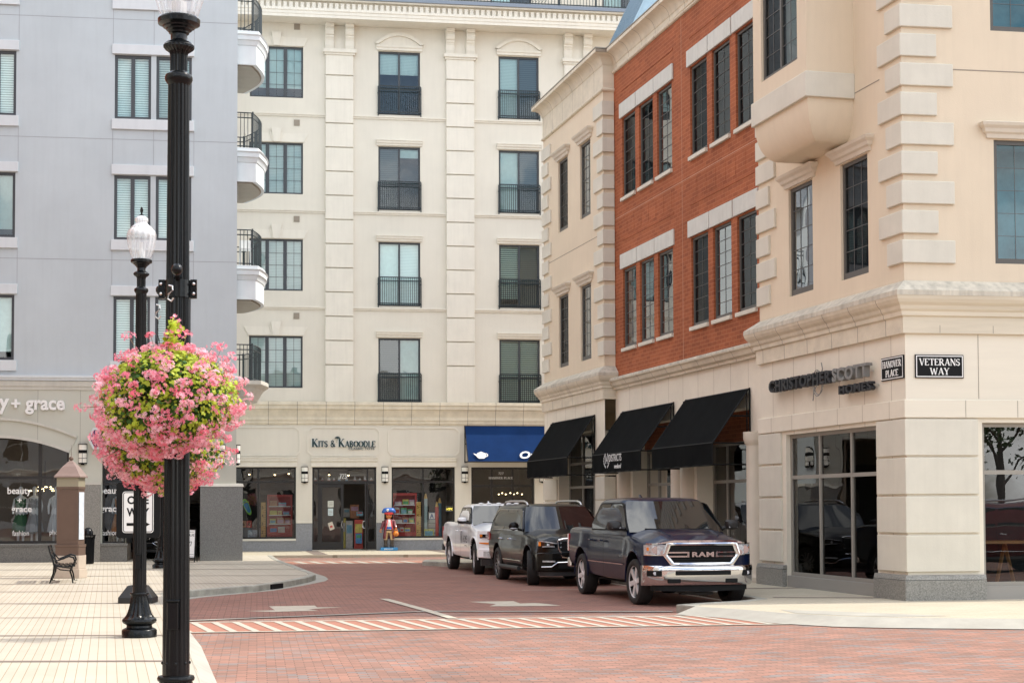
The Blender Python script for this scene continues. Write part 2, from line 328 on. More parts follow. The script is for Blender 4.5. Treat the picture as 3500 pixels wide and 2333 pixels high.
def parent_world(o):
    m = Matrix.Identity(4)
    while o is not None:
        m = PW.get(o.name, Matrix.Identity(4)) @ m; o = o.parent
    return m
def thing(name, loc, label, cat, group=None, rz=0.0):
    o = bpy.data.objects.new(name, None); COL.objects.link(o); o.empty_display_size = 0.2
    o.location = loc; o.rotation_euler = (0, 0, rz)
    PW[o.name] = Matrix.Translation(loc) @ Matrix.Rotation(rz, 4, 'Z')
    o['label'] = label; o['category'] = cat
    if group: o['group'] = group
    return o
def tag(o, label, cat, group=None):
    o['label'] = label; o['category'] = cat
    if group: o['group'] = group
    return o
def struct(o): o['kind'] = 'structure'; return o
def copy_tree(o, parent=None):
    c = o.copy(); COL.objects.link(c); c.parent = parent
    if parent is None: PW[c.name] = PW[o.name]
    for ch in list(o.children): copy_tree(ch, c)
    return c
def relocate(o, loc, rz=0.0):
    o.location = loc; o.rotation_euler = (0, 0, rz); PW[o.name] = Matrix.Translation(loc) @ Matrix.Rotation(rz, 4, 'Z'); return o

# ------------------------------------------------------------------ lettering
def font_geo(body, size, shear=0.0, extrude=0.0, align='LEFT', spacing=1.0, offset=0.0):
    cu = bpy.data.curves.new('t', 'FONT'); cu.body = body; cu.size = size; cu.shear = shear; cu.extrude = extrude; cu.align_x = align; cu.space_character = spacing; cu.offset = offset; cu.resolution_u = 3
    ob = bpy.data.objects.new('t', cu); COL.objects.link(ob); dg = bpy.context.evaluated_depsgraph_get(); dg.update()
    me = bpy.data.meshes.new_from_object(ob.evaluated_get(dg)); V = [tuple(v.co) for v in me.vertices]; F = [tuple(p.vertices) for p in me.polygons]
    bpy.data.objects.remove(ob); bpy.data.curves.remove(cu); bpy.data.meshes.remove(me); return V, F
def text_on(mb, fr, body, u, z, width=None, height=None, w=0.01, extrude=0.01, left=True, shear=0.0, spacing=1.0, offset=0.0, m=None, flip=False):
    """u = left end as the viewer sees it; width and height of the inked box"""
    V, F = font_geo(body, 1.0, shear, 0.5, spacing=spacing, offset=offset)
    x0 = min(v[0] for v in V); x1 = max(v[0] for v in V); y0 = min(v[1] for v in V); y1 = max(v[1] for v in V)
    sy = height / (y1 - y0); sx = width / (x1 - x0) if width else sy
    dr = 1 if fr.sg == 1 else -1
    out = []
    for x, y, q in V:
        xx = (x - x0) * sx
        if flip: xx = (x1 - x) * sx
        out.append(fr.p(u + dr * xx, w + (q + 0.5) * extrude, z + (y - y0) * sy))
    mb.add(out, F, m)
# stroke letters with serifs: t thick, n thin
def _G():
    T, N = 0.15, 0.06; g = {}
    def sr(x, y, wd=0.28): return ('l', x - wd / 2, y, x + wd / 2, y, 0.05)
    def L(a, b, c, d, t): return ('l', a, b, c, d, t)
    def A(cx, cy, rx, ry, a0, a1, t): return ('a', cx, cy, rx, ry, a0, a1, t)
    b, t = 0.025, 0.975
    g['H'] = (0.84, [L(.15, 0, .15, 1, T), L(.69, 0, .69, 1, T), L(.15, .52, .69, .52, N), sr(.15, b), sr(.15, t), sr(.69, b), sr(.69, t)])
    g['A'] = (0.84, [L(.12, 0, .43, 1, N), L(.43, 1, .72, 0, T), L(.22, .33, .62, .33, N), sr(.12, b, .22), sr(.72, b, .26)])
    g['N'] = (0.86, [L(.14, 0, .14, 1, N), L(.14, 1, .72, 0, T), L(.72, 0, .72, 1, N), sr(.14, b, .22), sr(.12, t, .22), sr(.72, t, .22)])
    g['O'] = (0.88, [A(.44, .5, .34, .44, -60, 60, T), A(.44, .5, .34, .46, 60, 120, N), A(.44, .5, .34, .44, 120, 240, T), A(.44, .5, .34, .46, 240, 300, N)])
    g['V'] = (0.80, [L(.12, 1, .42, 0, T), L(.42, 0, .70, 1, N), sr(.12, t, .26), sr(.70, t, .22)])
    g['E'] = (0.70, [L(.15, 0, .15, 1, T), L(.1, b, .62, b, N), L(.1, t, .6, t, N), L(.15, .52, .48, .52, N), L(.61, .02, .61, .2, N), L(.59, .8, .59, .98, N)])
    g['R'] = (0.80, [L(.15, 0, .15, 1, T), A(.3, .73, .26, .24, -90, 90, .11), L(.1, t, .3, t, N), L(.15, .48, .32, .48, N), L(.36, .48, .7, 0, T), sr(.15, b), sr(.72, b, .16)])
    g['P'] = (0.68, [L(.15, 0, .15, 1, T), A(.3, .72, .27, .25, -90, 90, .11), L(.1, t, .3, t, N), L(.15, .46, .32, .46, N), sr(.15, b)])
    g['L'] = (0.66, [L(.15, 0, .15, 1, T), L(.1, b, .6, b, N), L(.59, .02, .59, .24, N), sr(.15, t)])
    g['C'] = (0.80, [A(.44, .5, .34, .45, 55, 125, N), A(.44, .5, .34, .44, 125, 235, T), A(.44, .5, .34, .45, 235, 310, N), L(.66, .72, .66, .95, N)])
    g['T'] = (0.74, [L(.37, 0, .37, 1, T), L(.05, t, .69, t, N), L(.06, .78, .06, 1, N), L(.68, .78, .68, 1, N), sr(.37, b)])
    g['S'] = (0.62, [A(.3, .74, .2, .22, 20, 160, N), A(.3, .74, .2, .22, 160, 270, .12), A(.3, .27, .22, .24, -90, 90, .13), A(.3, .27, .22, .24, 200, 270, N), L(.5, .75, .5, .97, N), L(.09, .03, .09, .25, N)])
    g['W'] = (1.1, [L(.1, 1, .34, 0, T), L(.34, 0, .55, .85, N), L(.55, .9, .78, 0, T), L(.78, 0, 1.0, 1, N), sr(.12, t, .26), sr(.98, t, .2)])
    g['Y'] = (0.78, [L(.1, 1, .39, .45, T), L(.39, .45, .66, 1, N), L(.39, 0, .39, .48, T), sr(.1, t, .24), sr(.66, t, .2), sr(.39, b)])
    g['I'] = (0.34, [L(.17, 0, .17, 1, T), sr(.17, b), sr(.17, t)])
    g['K'] = (0.82, [L(.15, 0, .15, 1, T), L(.18, .42, .64, 1, N), L(.3, .55, .7, 0, T), sr(.15, b), sr(.15, t), sr(.64, t, .22), sr(.7, b, .22)])
    g['B'] = (0.72, [L(.15, 0, .15, 1, T), A(.3, .76, .22, .22, -90, 90, .11), A(.3, .27, .27, .25, -90, 90, .12), L(.1, t, .3, t, N), L(.1, b, .3, b, N), L(.15, .53, .3, .53, N)])
    g['D'] = (0.84, [L(.15, 0, .15, 1, T), A(.32, .5, .38, .47, -90, 90, .12), L(.08, t, .34, t, N), L(.08, b, .34, b, N)])
    g['&'] = (0.9, [A(.36, .77, .16, .2, -30, 200, .08), L(.22, .68, .74, .04, T), A(.34, .26, .24, .23, 110, 330, .1), L(.26, .46, .48, .62, .08), L(.55, .12, .74, .48, .06)])
    g['2'] = (0.6, [A(.3, .74, .2, .22, 0, 170, .1), L(.5, .72, .12, .06, .1), L(.1, b, .54, b, .07)])
    g['7'] = (0.58, [L(.08, .96, .52, .96, .08), L(.5, .95, .22, 0, .12)])
    g['3'] = (0.56, [A(.27, .75, .18, .2, -90, 160, .1), A(.27, .28, .21, .25, -160, 90, .11)])
    g[' '] = (0.45, [])
    return g
GL = _G()
def serif(mb, fr, body, u, z, width, height, w=0.01, th=0.006, m=None, sizes=None, bold=1.0):
    """serif capitals; u left end as seen; sizes: per-letter height factors"""
    tot = 0; sizes = sizes or [1] * len(body)
    for ch, s_ in zip(body, sizes): tot += GL[ch][0] * s_
    k = width / tot; x = 0.0; dr = 1 if fr.sg == 1 else -1; e = 0
    for ch, s_ in zip(body, sizes):
        adv, st = GL[ch]
        for g in st:
            if g[0] == 'l': segs = [(g[1], g[2], g[3], g[4])]; t = g[5]
            else:
                _, cx, cy, rx, ry, a0, a1, t = g; nn = 7
                ps = [(cx + rx * cos(R(a0 + (a1 - a0) * i / nn)), cy + ry * sin(R(a0 + (a1 - a0) * i / nn))) for i in range(nn + 1)]
                segs = [(*ps[i], *ps[i + 1]) for i in range(nn)]
            for (xa, ya, xb, yb) in segs:
                X0 = x + xa * k * s_; X1 = x + xb * k * s_; Y0 = ya * height * s_; Y1 = yb * height * s_
                d = Vector((X1 - X0, Y1 - Y0)); ln = max(d.length, 1e-6); d /= ln; nn_ = Vector((-d.y, d.x)) * t * bold * height * s_ * 0.5
                d = d * 0.01 * height; e += 1; ww = w + th + (e % 9) * 0.0004
                q = [(X0 - d.x + nn_.x, Y0 - d.y + nn_.y), (X1 + d.x + nn_.x, Y1 + d.y + nn_.y), (X1 + d.x - nn_.x, Y1 + d.y - nn_.y), (X0 - d.x - nn_.x, Y0 - d.y - nn_.y)]
                P = [fr.p(u + dr * a, w, z + b) for a, b in q] + [fr.p(u + dr * a, ww, z + b) for a, b in q]
                mb.add(P, [(4, 5, 6, 7), (0, 1, 5, 4), (1, 2, 6, 5), (2, 3, 7, 6), (3, 0, 4, 7)], m)
        x += adv * k * s_
# ------------------------------------------------------------------ windows
def window(parent, fr, u0, u1, z0, z1, dep=0.12, fm='win_d', pane='pane', fw=0.07, cols=1, grid=None, rows=(), fills=None, room='room', mun='win_d', name='window', mullw=None, roomd=0.9, bot=None):
    """frame (part) > pane, muntins, blinds, interior.  cols: list of mullion fractions or int; grid=(nx,nz) muntins per light; fills: list per light of (mat, z fraction covered from the top)"""
    ms = [i / cols for i in range(1, cols)] if isinstance(cols, int) else list(cols)
    W = u1 - u0; H = z1 - z0; a = MB(); mw = mullw or fw; w1 = -dep + 0.05; w0 = -dep
    bz = bot or fw
    a.box(fr, u0, u0 + fw, w0, w1, z0, z1); a.box(fr, u1 - fw, u1, w0, w1, z0, z1)
    a.box(fr, u0 + fw, u1 - fw, w0, w1, z0, z0 + bz); a.box(fr, u0 + fw, u1 - fw, w0, w1, z1 - fw, z1)
    xs = [u0 + fw] + [None] * 0
    edges = [u0 + fw]
    for f in ms:
        c = u0 + W * f; a.box(fr, c - mw / 2, c + mw / 2, w0, w1 + 0.003, z0 + bz, z1 - fw); edges += [c - mw / 2, c + mw / 2]
    edges.append(u1 - fw)
    lights = [(edges[i], edges[i + 1]) for i in range(0, len(edges), 2)]
    for zz in rows:
        for (p, q) in lights: a.box(fr, p, q, w0, w1 - 0.003, zz - fw / 2, zz + fw / 2)
    win = a.build(name, fm, parent)
    b = MB(); b.add([fr.p(u0 + fw * .5, w0 + .015, z0 + fw * .5), fr.p(u1 - fw * .5, w0 + .015, z0 + fw * .5), fr.p(u1 - fw * .5, w0 + .015, z1 - fw * .5), fr.p(u0 + fw * .5, w0 + .015, z1 - fw * .5)], [(0, 1, 2, 3)]); b.build('pane', pane, win)
    if grid:
        g = MB(); mt_ = .0045 if mun == 'muntin_k' else .007
        for (p, q) in lights:
            for i in range(1, grid[0]): c = p + (q - p) * i / grid[0]; g.box(fr, c - mt_, c + mt_, w0 + .018, w0 + .026, z0 + bz, z1 - fw)
            for j in range(1, grid[1]): c = z0 + bz + (H - fw - bz) * j / grid[1]; g.box(fr, p, q, w0 + .018, w0 + .028, c - mt_, c + mt_)
        g.build('muntin', mun, win)
    if fills:
        for mi in sorted(set(f[0] for f in fills if f)):
            g = MB()
            for (p, q), f in zip(lights, fills):
                if f and f[0] == mi: g.box(fr, p - .02, q + .02, w0 - .07, w0 - .06, z1 - fw - (H - 2 * fw) * f[1], z1 - fw + .02)
            g.build('blind', mi, win)
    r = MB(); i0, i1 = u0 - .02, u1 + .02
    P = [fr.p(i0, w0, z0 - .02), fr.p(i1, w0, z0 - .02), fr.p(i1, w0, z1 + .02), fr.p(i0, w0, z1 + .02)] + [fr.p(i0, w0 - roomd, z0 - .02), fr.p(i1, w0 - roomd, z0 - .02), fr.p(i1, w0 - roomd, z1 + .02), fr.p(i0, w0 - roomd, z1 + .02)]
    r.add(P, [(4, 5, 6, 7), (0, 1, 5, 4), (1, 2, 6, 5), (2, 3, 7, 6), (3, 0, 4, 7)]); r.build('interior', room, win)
    return win
# ================================================================== frames
C0 = (6.945, 28.316)
FA = Fr(C0, -14.1, -1); FF = Fr(C0, 81, 1); FK = FA.shift(-0.32)
FB = Fr((-6.784, 63.216), 81, 1); FL = Fr((-9.119, 50.694), 81.5, 1)
def xy(fr, u, w=0.0): p = fr.p(u, w, 0); return (p[0], p[1])
# ================================================================== ground
def ground():
    g = MB(); g.sheet([(-400, -300), (400, -300), (400, 700), (-400, 700)], 0); struct(g.build('ground', 'road'))
    # street brick inside the block (redder brick; part of the street's shade is in its darker colour)
    g = MB(); g.sheet([(-5.2, 25.6), (-3.0, 26.86), (-1.5, 27.72), (2.75, 27.4), (6, 28.3), (4.3, 34), (1.4, 46), (-0.5, 49.5), (-2.6, 51.15), (-7.0, 52.0), (-9.5, 49), (-8, 40), (-7.5, 30)], 0.004)
    struct(g.build('street', 'street'))
    # left sidewalk
    edge = [(-1.1, 8.0), (-2.35, 12.8), (-3.24, 16.6), (-4.23, 20.9), (-5.3, 25.0), (-6.2, 28.6), (-6.78, 31.2), (-6.55, 32.2), (-6.05, 33.4), (-5.45, 34.5), (-5.06, 36.6), (-4.88, 38.6), (-4.88, 39.9), (-5.1, 41.2), (-5.6, 43.2), (-6.35, 46.6), (-7.1, 49.8), (-7.7, 52.6), (-8.2, 55.2), (-8.4, 56.3)]
    s = MB(); s.slab(edge + [(-60, 60), (-60, 8)], -0.05, 0.13); struct(s.build('sidewalk', 'cream'))
    # kerb stones (raised part) and flush strip near the camera
    def strip(path, o0, o1, z0, z1, name, m):
        b = MB(); b.sweep(path, [(o0, z0), (o1, z0), (o1, z1), (o0, z1)], side=-1); return struct(b.build(name, m, bevel=0.02))
    strip(edge[6:], -0.16, 0.012, -0.04, 0.142, 'kerb', 'kerb')
    gut = MB(); gp = [(-6.5, 30.9), (-6.2, 32.3), (-5.7, 33.5), (-5.15, 34.8), (-4.8, 37), (-4.55, 39.2), (-4.6, 40.3), (-4.85, 41.8), (-5.4, 44), (-6.2, 47.5), (-6.9, 50.6)]
    gut.sheet([(x - 0.6, y) for x, y in gp][::-1] + gp, 0.008); struct(gut.build('gutter_strip', 'conc'))
    fl = MB(); fp = edge[:7]
    V = []; F = []
    for i, (x, y) in enumerate(fp):
        wd = 0.20 if y < 26 else 0.3
        V += [(x - 0.02, y, 0.134), (x + wd, y, 0.012), (x + wd, y, -0.05)]
    for i in range(len(fp) - 1):
        for j in range(2): F.append((i * 3 + j, i * 3 + j + 1, i * 3 + j + 4, i * 3 + j + 3))
    fl.add(V, F); struct(fl.build('ramp_strip', 'conc'))
    # storm drain mouth in the kerb
    d = MB(); d.box(WF, -0.30, 0.30, -0.03, 0.03, 0.0, 0.105)
    o = d.build('drain_mouth', 'blackm'); o.location = (-5.20, 35.55, 0.012); o.rotation_euler = (0, 0, R(74)); tag(o, 'dark storm drain slot in the kerb of the left corner', 'drain')
    # brown bands in the left paving
    b = MB()
    for z, wd in ((14.6, .14), (17.55, .16), (21.1, .15), (24.6, .07), (28.2, .13), (32.2, .14), (35.4, .13), (39.5, .14), (43.6, .16), (47.6, .16)):
        import bisect
        xe = None
        for i in range(len(edge) - 1):
            if edge[i][1] <= z <= edge[i + 1][1]: t = (z - edge[i][1]) / (edge[i + 1][1] - edge[i][1]); xe = edge[i][0] + t * (edge[i + 1][0] - edge[i][0])
        b.sheet([(-60, z + 0.3), (xe - 0.18, z), (xe - 0.18, z + wd), (-60, z + wd + 0.3)], 0.134)
    struct(b.build('paving_band', 'band'))
    # far pavement before the toy shop
    f = MB(); q = [(-9.5, 57.1), (-2.6, 57.9), (9, 59.6), (30, 62.6), (40, 70), (-40, 66), (-40, 57)]
    f.slab(q, -0.05, 0.10); struct(f.build('far_sidewalk', 'cream_r'))
    b = MB()
    for x, wd in ((-7.9, .5), (-3.1, .5), (1.6, .5), (6.4, .5)):
        b.sheet([(x + .8, 58.35 + (x + 3) * .14), (x + .8 + wd, 58.35 + (x + 3 + wd) * .14), (x - .4 + wd, 64), (x - .4, 64)], 0.104)
    struct(b.build('far_paving_band', 'band'))
    # crosswalk, near
    top = [(-5.25, 25.18), (-2.26, 25.58), (1.18, 26.12), (3.6, 26.45)]; bot = [(-4.75, 23.2), (-2.08, 23.55), (1.07, 24.0), (4.3, 24.5)]
    c = MB(); c.sheet(bot + top[::-1], 0.006); struct(c.build('crosswalk', 'redpanel'))
    def lerp(P, x):
        for i in range(len(P) - 1):
            if P[i][0] <= x <= P[i + 1][0] or i == len(P) - 2: t = (x - P[i][0]) / (P[i + 1][0] - P[i][0]); return P[i][1] + t * (P[i + 1][1] - P[i][1])
    s = MB()
    for P, o in ((top, 0), (bot, 0)):
        s.add([(x, y - .06, .012) for x, y in P] + [(x, y + .06, .012) for x, y in P], [(i, i + 1, i + 5, i + 4) for i in range(3)])
    k = 0; x = -4.72
    while x < 4.3:
        yb = lerp(bot, x) + .06; xt = x - 0.62; yt = lerp(top, max(xt, -5.2)) - .06
        s.sheet([(x, yb), (x + .115, yb), (xt + .115, yt), (xt, yt)], 0.012); x += 0.318
    struct(s.build('crosswalk_stripe', 'stripe'))
    s = MB(); P = [(-5.2, 25.62), (-3.0, 26.86), (-1.5, 27.72), (2.72, 27.42)]
    s.add([(x, y - .09, .014) for x, y in P] + [(x, y + .09, .014) for x, y in P], [(i, i + 1, i + 5, i + 4) for i in range(3)]); struct(s.build('drainage_strip', 'conc'))
    # far crosswalk
    c = MB(); c.sheet([(-6.9, 51.3), (-2.8, 51.9), (-2.9, 53.6), (-7.7, 53.2)], 0.008); struct(c.build('far_crosswalk', 'redpanel'))
    s = MB(); x = -6.7
    while x < -2.9: s.sheet([(x, 51.4), (x + .22, 51.4), (x - .35, 53.2), (x - .57, 53.2)], 0.014); x += .5
    s.sheet([(-6.9, 51.2), (-2.8, 51.7), (-2.8, 51.85), (-6.9, 51.35)], .0125); s.sheet([(-7.7, 53.2), (-2.9, 53.6), (-2.9, 53.75), (-7.7, 53.35)], .0125)
    struct(s.build('far_crosswalk_stripe', 'stripe'))
    # painted give-way arrows and line
    s = MB(); s.sheet([(-4.62, 28.0), (-4.15, 28.2), (-4.42, 29.3), (-3.62, 29.5), (-3.5, 28.95), (-3.05, 29.0), (-3.6, 28.45), (-3.38, 28.05), (-4.1, 27.75)], 0.009); struct(s.build('road_marking', 'paint'))
    s = MB(); s.sheet([(-0.83, 30.5), (0.02, 30.65), (0.14, 29.9), (0.42, 30.05), (0.62, 29.75), (0.88, 29.2), (0.0, 29.1), (-0.42, 29.1), (-0.3, 29.75)], 0.009); struct(s.build('road_marking', 'paint'))
    s = MB(); s.sheet([(-2.6, 31.5), (-2.42, 31.5), (-1.42, 28.0), (-0.88, 25.95), (-1.03, 25.9), (-1.6, 28.0)], 0.016); struct(s.build('road_marking', 'paint'))
    # parking line beside the cars
    s = MB(); s.sheet([(4.02, 30.4), (4.12, 30.4), (2.3, 37.7), (2.2, 37.7)], 0.0095); s.sheet([(0.2, 34.6), (3.3, 35.2), (3.3, 35.27), (0.2, 34.67)], 0.0095); s.sheet([(-1.6, 41.8), (1.4, 42.4), (1.4, 42.47), (-1.6, 41.87)], 0.0095); struct(s.build('parking_line', 'paint'))
    # right pavement with the near apron
    kp = [(14, 22.6), (7.4, 23.3), (5.5, 23.65), (4.75, 23.95), (4.0, 24.7), (3.35, 25.9), (2.72, 26.75), (2.78, 27.3), (3.35, 27.85), (4.0, 28.35), (4.42, 29.0), (4.25, 30.2), (3.75, 32.3), (2.6, 37.0), (1.2, 42.7), (0.5, 45.6), (-0.3, 47.2), (-1.9, 48.3), (-2.75, 49.5), (-2.75, 50.7), (-1.8, 51.6), (0.2, 52.0)]
    kin = [(14, 23.1), (7.5, 23.75), (5.7, 24.1), (5.0, 24.4), (4.3, 25.1), (3.65, 26.2), (3.05, 26.95)]; s = MB(); s.slab(kin + kp[7:] + [(12, 54), (60, 54), (60, 23.1)], -0.05, 0.128); struct(s.build('right_sidewalk', 'cream_r'))
    s = MB(); s.sweep([kin[6]] + kp[7:], [(-0.16, -0.04), (0.014, -0.04), (0.014, 0.138), (-0.16, 0.138)], side=1); struct(s.build('right_kerb', 'kerb', bevel=0.02))
    s = MB()
    V = []; F = []
    ap = kp[:7]
    for i, (x, y) in enumerate(ap): V += [(kin[i][0], kin[i][1], .1285), (x - .02, y - .03, 0.011)]
    for i in range(len(ap) - 1): F.append((2 * i, 2 * i + 1, 2 * i + 3, 2 * i + 2))
    s.add(V, F); s.sheet([(4.4, 25.1), (5.05, 24.5), (5.75, 24.2), (6.6, 24.35), (5.4, 25.3), (4.3, 26.0)], 0.1315)
    struct(s.build('ramp_apron', 'conc'))
    b = MB(); b.sheet([(4.75, 29.3), (7.0, 29.0), (7.0, 29.25), (4.75, 29.55)], .132); b.sheet([(4.1, 32.4), (6.2, 32.7), (6.2, 32.95), (4.1, 32.65)], .132); struct(b.build('right_paving_band', 'band'))
    d = MB(); d.box(WF, -0.28, 0.28, -0.02, 0.03, 0.0, 0.085)
    o = d.build('drain_mouth', 'blackm'); o.location = (4.02, 28.33, 0.012); o.rotation_euler = (0, 0, R(42)); tag(o, 'dark storm drain slot in the kerb ahead of the navy pickup', 'drain')
ground()

def prism_u(mb, fr, pts, u0, u1, m=None):
    n = len(pts); P = [fr.p(u0, w_, z) for w_, z in pts] + [fr.p(u1, w_, z) for w_, z in pts]
    mb.add(P, [tuple(range(n)), tuple(range(2 * n - 1, n - 1, -1))] + [(i, (i + 1) % n, n + (i + 1) % n, n + i) for i in range(n)], m)
def ribbon(mb, fr, outer, inner, w0, w1):
    n = len(outer); P = [fr.p(u, w1, z) for u, z in outer] + [fr.p(u, w1, z) for u, z in inner] + [fr.p(u, w0, z) for u, z in outer] + [fr.p(u, w0, z) for u, z in inner]
    F = []
    for i in range(n):
        j = (i + 1) % n; F += [(i, j, n + j, n + i), (2 * n + i, i, j, 2 * n + j)[:4], (n + i, n + j, 3 * n + j, 3 * n + i)]
    mb.add(P, F)

# ================================================================== apartment building (back)
def railing(parent, fr, u0, u1, z0, z1, w0=0.05, n=20, name='balcony_railing'):
    a = MB(); r = .018
    for z in (z1, z1 - .14, z0 + .08): a.box(fr, u0, u1, w0, w0 + .03, z - .02, z + .02)
    for i in range(n + 1): u = u0 + (u1 - u0) * i / n; k = .022 if i in (0, n, n // 2) else .009; a.box(fr, u - k, u + k, w0 + .003, w0 + .027, z0 - (.08 if i in (0, n) else 0) , z1 - .02)
    for u in (u0, u1): a.box(fr, u - .03, u + .03, 0.0, w0, z1 - .3, z1 - .26); a.box(fr, u - .03, u + .03, 0.0, w0, z0 + .02, z0 + .06)
    return a.build(name, 'iron', parent)
def apartments():
    fr = FB; o = thing('apartment_building', (fr.O.x, fr.O.y, 0), 'cream stucco apartment building at the end of the street with a toy shop below', 'building', rz=R(9))
    holes = []; FWIN = [(1.53, 3.20), (6.37, 8.02)]
    for k in range(4):
        z = 5.93 + 3.82 * k
        for a, b in FWIN: holes.append((a, b, z, z + 2.55))
        holes.append((-3.52, -1.44, 6.47 + 3.82 * k, 8.51 + 3.82 * k)); holes.append((-7.8, -5.7, 6.47 + 3.82 * k, 8.51 + 3.82 * k))
    g = MB(); g.wall(fr, -12, 16, 5.6, 21.0, holes, depth=.14); g.build('wall', 'stucco_b', o, doubles=True)
    sh = [(-4.6, -1.69, .58, 3.37, .25), (-1.06, 1.45, .13, 3.37, .25), (2.05, 4.57, .58, 3.37, .25), (5.22, 7.78, .13, 3.37, .25)]
    g = MB(); g.wall(fr, -12, 16, 0.05, 5.6, sh, w=.03); g.build('shopfront_wall', 'stucco_b', o, doubles=True)
    g = MB()
    for pts in ([(-12, 1), (16, 1)],): g.box(fr, -12, 16, -9.5, -9.3, 0, 21.6); g.box(fr, -12.2, -12, -9.5, .03, 0, 21.6); g.box(fr, 16, 16.2, -9.5, .03, 0, 21.6)
    g.box(fr, -12, 16, -9.3, -.05, 21.3, 21.5); g.build('rear_wall', 'stucco_b', o)
    CU, BL, BG, SC = 'curtain', 'blind2', 'blind_g', 'screen'
    F = {(3, 0): [(BL, .34), (BL, .34)], (3, 1): [(BL, 1), (SC, 1)], (2, 0): [(SC, 1), (CU, .14)], (2, 1): [(CU, 1), (SC, 1)],
         (1, 0): [(CU, 1), (BL, 1)], (1, 1): [(BG, .88), (SC, 1)], (0, 0): [(SC, 1), (CU, 1)], (0, 1): [(BG, 1), (BG, 1)]}
    for k in range(4):
        z = 5.93 + 3.82 * k
        for c, (a, b) in enumerate(FWIN):
            wn = window(o, fr, a, b, z, z + 2.55, dep=.14, fw=.075, cols=2, fills=F[(k, c)], fm='win_d')
            railing(o, fr, a - .01, b + .02, z + .02, z + 1.14)
            if k < 3:
                h = MB(); h.sweep([xy(fr, a - .08), xy(fr, b + .08)], [(0, z + 2.58), (.06, z + 2.58), (.07, z + 2.64), (.11, z + 2.68), (.12, z + 2.74), (.15, z + 2.77), (.15, z + 2.80), (0, z + 2.81)], side=-1); h.build('window_header', 'trim_b', o)
            else:
                h = MB(); h.sweep([xy(fr, a - .08), xy(fr, b + .08)], [(0, z + 2.58), (.08, z + 2.58), (.08, z + 2.66), (.12, z + 2.70), (.12, z + 2.78), (0, z + 2.79)], side=-1)
                m = (a + b) / 2; hw = (b - a) / 2 + .13; nn = 14
                ou = [(m - hw + 2 * hw * i / nn, z + 2.84 + .46 * (1 - (2 * i / nn - 1) ** 2)) for i in range(nn + 1)]
                inn = [(m - (hw - .12) + 2 * (hw - .12) * i / nn, z + 2.80 + .36 * (1 - (2 * i / nn - 1) ** 2)) for i in range(nn + 1)]
                P = [fr.p(u, .13, zz) for u, zz in ou] + [fr.p(u, .13, zz) for u, zz in inn] + [fr.p(u, 0, zz) for u, zz in ou] + [fr.p(u, .04, zz) for u, zz in inn]; n1 = nn + 1; Fc = []
                for i in range(nn): Fc += [(i, i + 1, n1 + i + 1, n1 + i), (i, i + 1, 2 * n1 + i + 1, 2 * n1 + i), (n1 + i, n1 + i + 1, 3 * n1 + i + 1, 3 * n1 + i)]
                h.add(P, Fc); h.prism(fr, [(inn[0][0], z + 2.79), (inn[-1][0], z + 2.79)] + inn[::-1][1:-1], 0, .04); h.build('arched_pediment', 'trim_b', o)
        for (a, b) in ((-3.52, -1.44), (-7.8, -5.7)):
            z = 6.47 + 3.82 * k
            window(o, fr, a, b, z, z + 2.04, dep=.14, fw=.07, cols=3, grid=(2, 4), mullw=.14, fills=[(CU if k == 3 else BL, .82 if k == 3 else 1)] * 3)
            zt = z + 2.06; h = MB(); h.prism(fr, [(a + .04 - .07, zt), (b + .03, zt), (b + .2, zt + .34), (a - .2, zt + .34)], 0, .035)
            m = (a + b) / 2; h.prism(fr, [(m - .11, zt - .01), (m + .11, zt - .01), (m + .2, zt + .54), (m - .2, zt + .54)], .03, .10); h.prism(fr, [(m - .15, zt), (m + .15, zt), (m + .27, zt + .36), (m - .27, zt + .36)], 0.03, .065)
            h.build('keystone_lintel', 'trim_b', o)
            h = MB(); h.box(fr, b - .36, b - .13, 0, .03, z + 2.72, z + 2.95); h.box(fr, b - .31, b - .18, 0.03, .035, z + 2.77, z + 2.90); h.build('wall_vent', 'gap', o)
    for (a, b) in ((-.56, .53), (4.24, 5.36), (9.05, 10.15), (-5.35, -4.25)):
        g = MB(); zs = [5.93] + [18.84 - .957 * i for i in range(12, -1, -1)] + [19.78]
        for i in range(len(zs) - 1): g.box(fr, a, b, 0, .13, zs[i] + (0 if i == 0 else .05), zs[i + 1])
        g.box(fr, a + .05, b - .05, 0, .045, 5.93, 19.8); g.build('pilaster', 'trim_b', o, bevel=.008)
        g = MB(); g.box(fr, a - .1, b + .12, 0, .24, 19.76, 19.90); g.box(fr, a - .05, b + .07, 0, .18, 19.68, 19.76); g.box(fr, a + .3, b - .3, 0.0, 0.02, 19.9, 20.88)
        for c0 in (a - .02, b - .32):
            prism_u(g, fr, [(0, 19.9), (.13, 19.9), (.17, 20.05), (.16, 20.25), (.20, 20.33), (.24, 20.36), (.24, 20.42), (.31, 20.46), (.36, 20.56), (.35, 20.66), (.30, 20.70), (.30, 20.73), (.38, 20.75), (.38, 20.88), (0, 20.88)], c0, c0 + .34)
        g.build('corbel', 'trim_b', o, bevel=.006)
    for k in range(1, 4):
        z = 5.78 + 3.82 * k
        for (a, b) in ((-12, -5.35), (-4.25, -.56), (.53, 4.24), (5.36, 9.05), (10.15, 16)):
            g = MB(); g.sweep([xy(fr, a), xy(fr, b)], [(0, z - .05), (.04, z - .05), (.045, z + .005), (.085, z + .02), (.09, z + .07), (0, z + .085)], side=-1); g.build('string_course', 'trim_b', o)
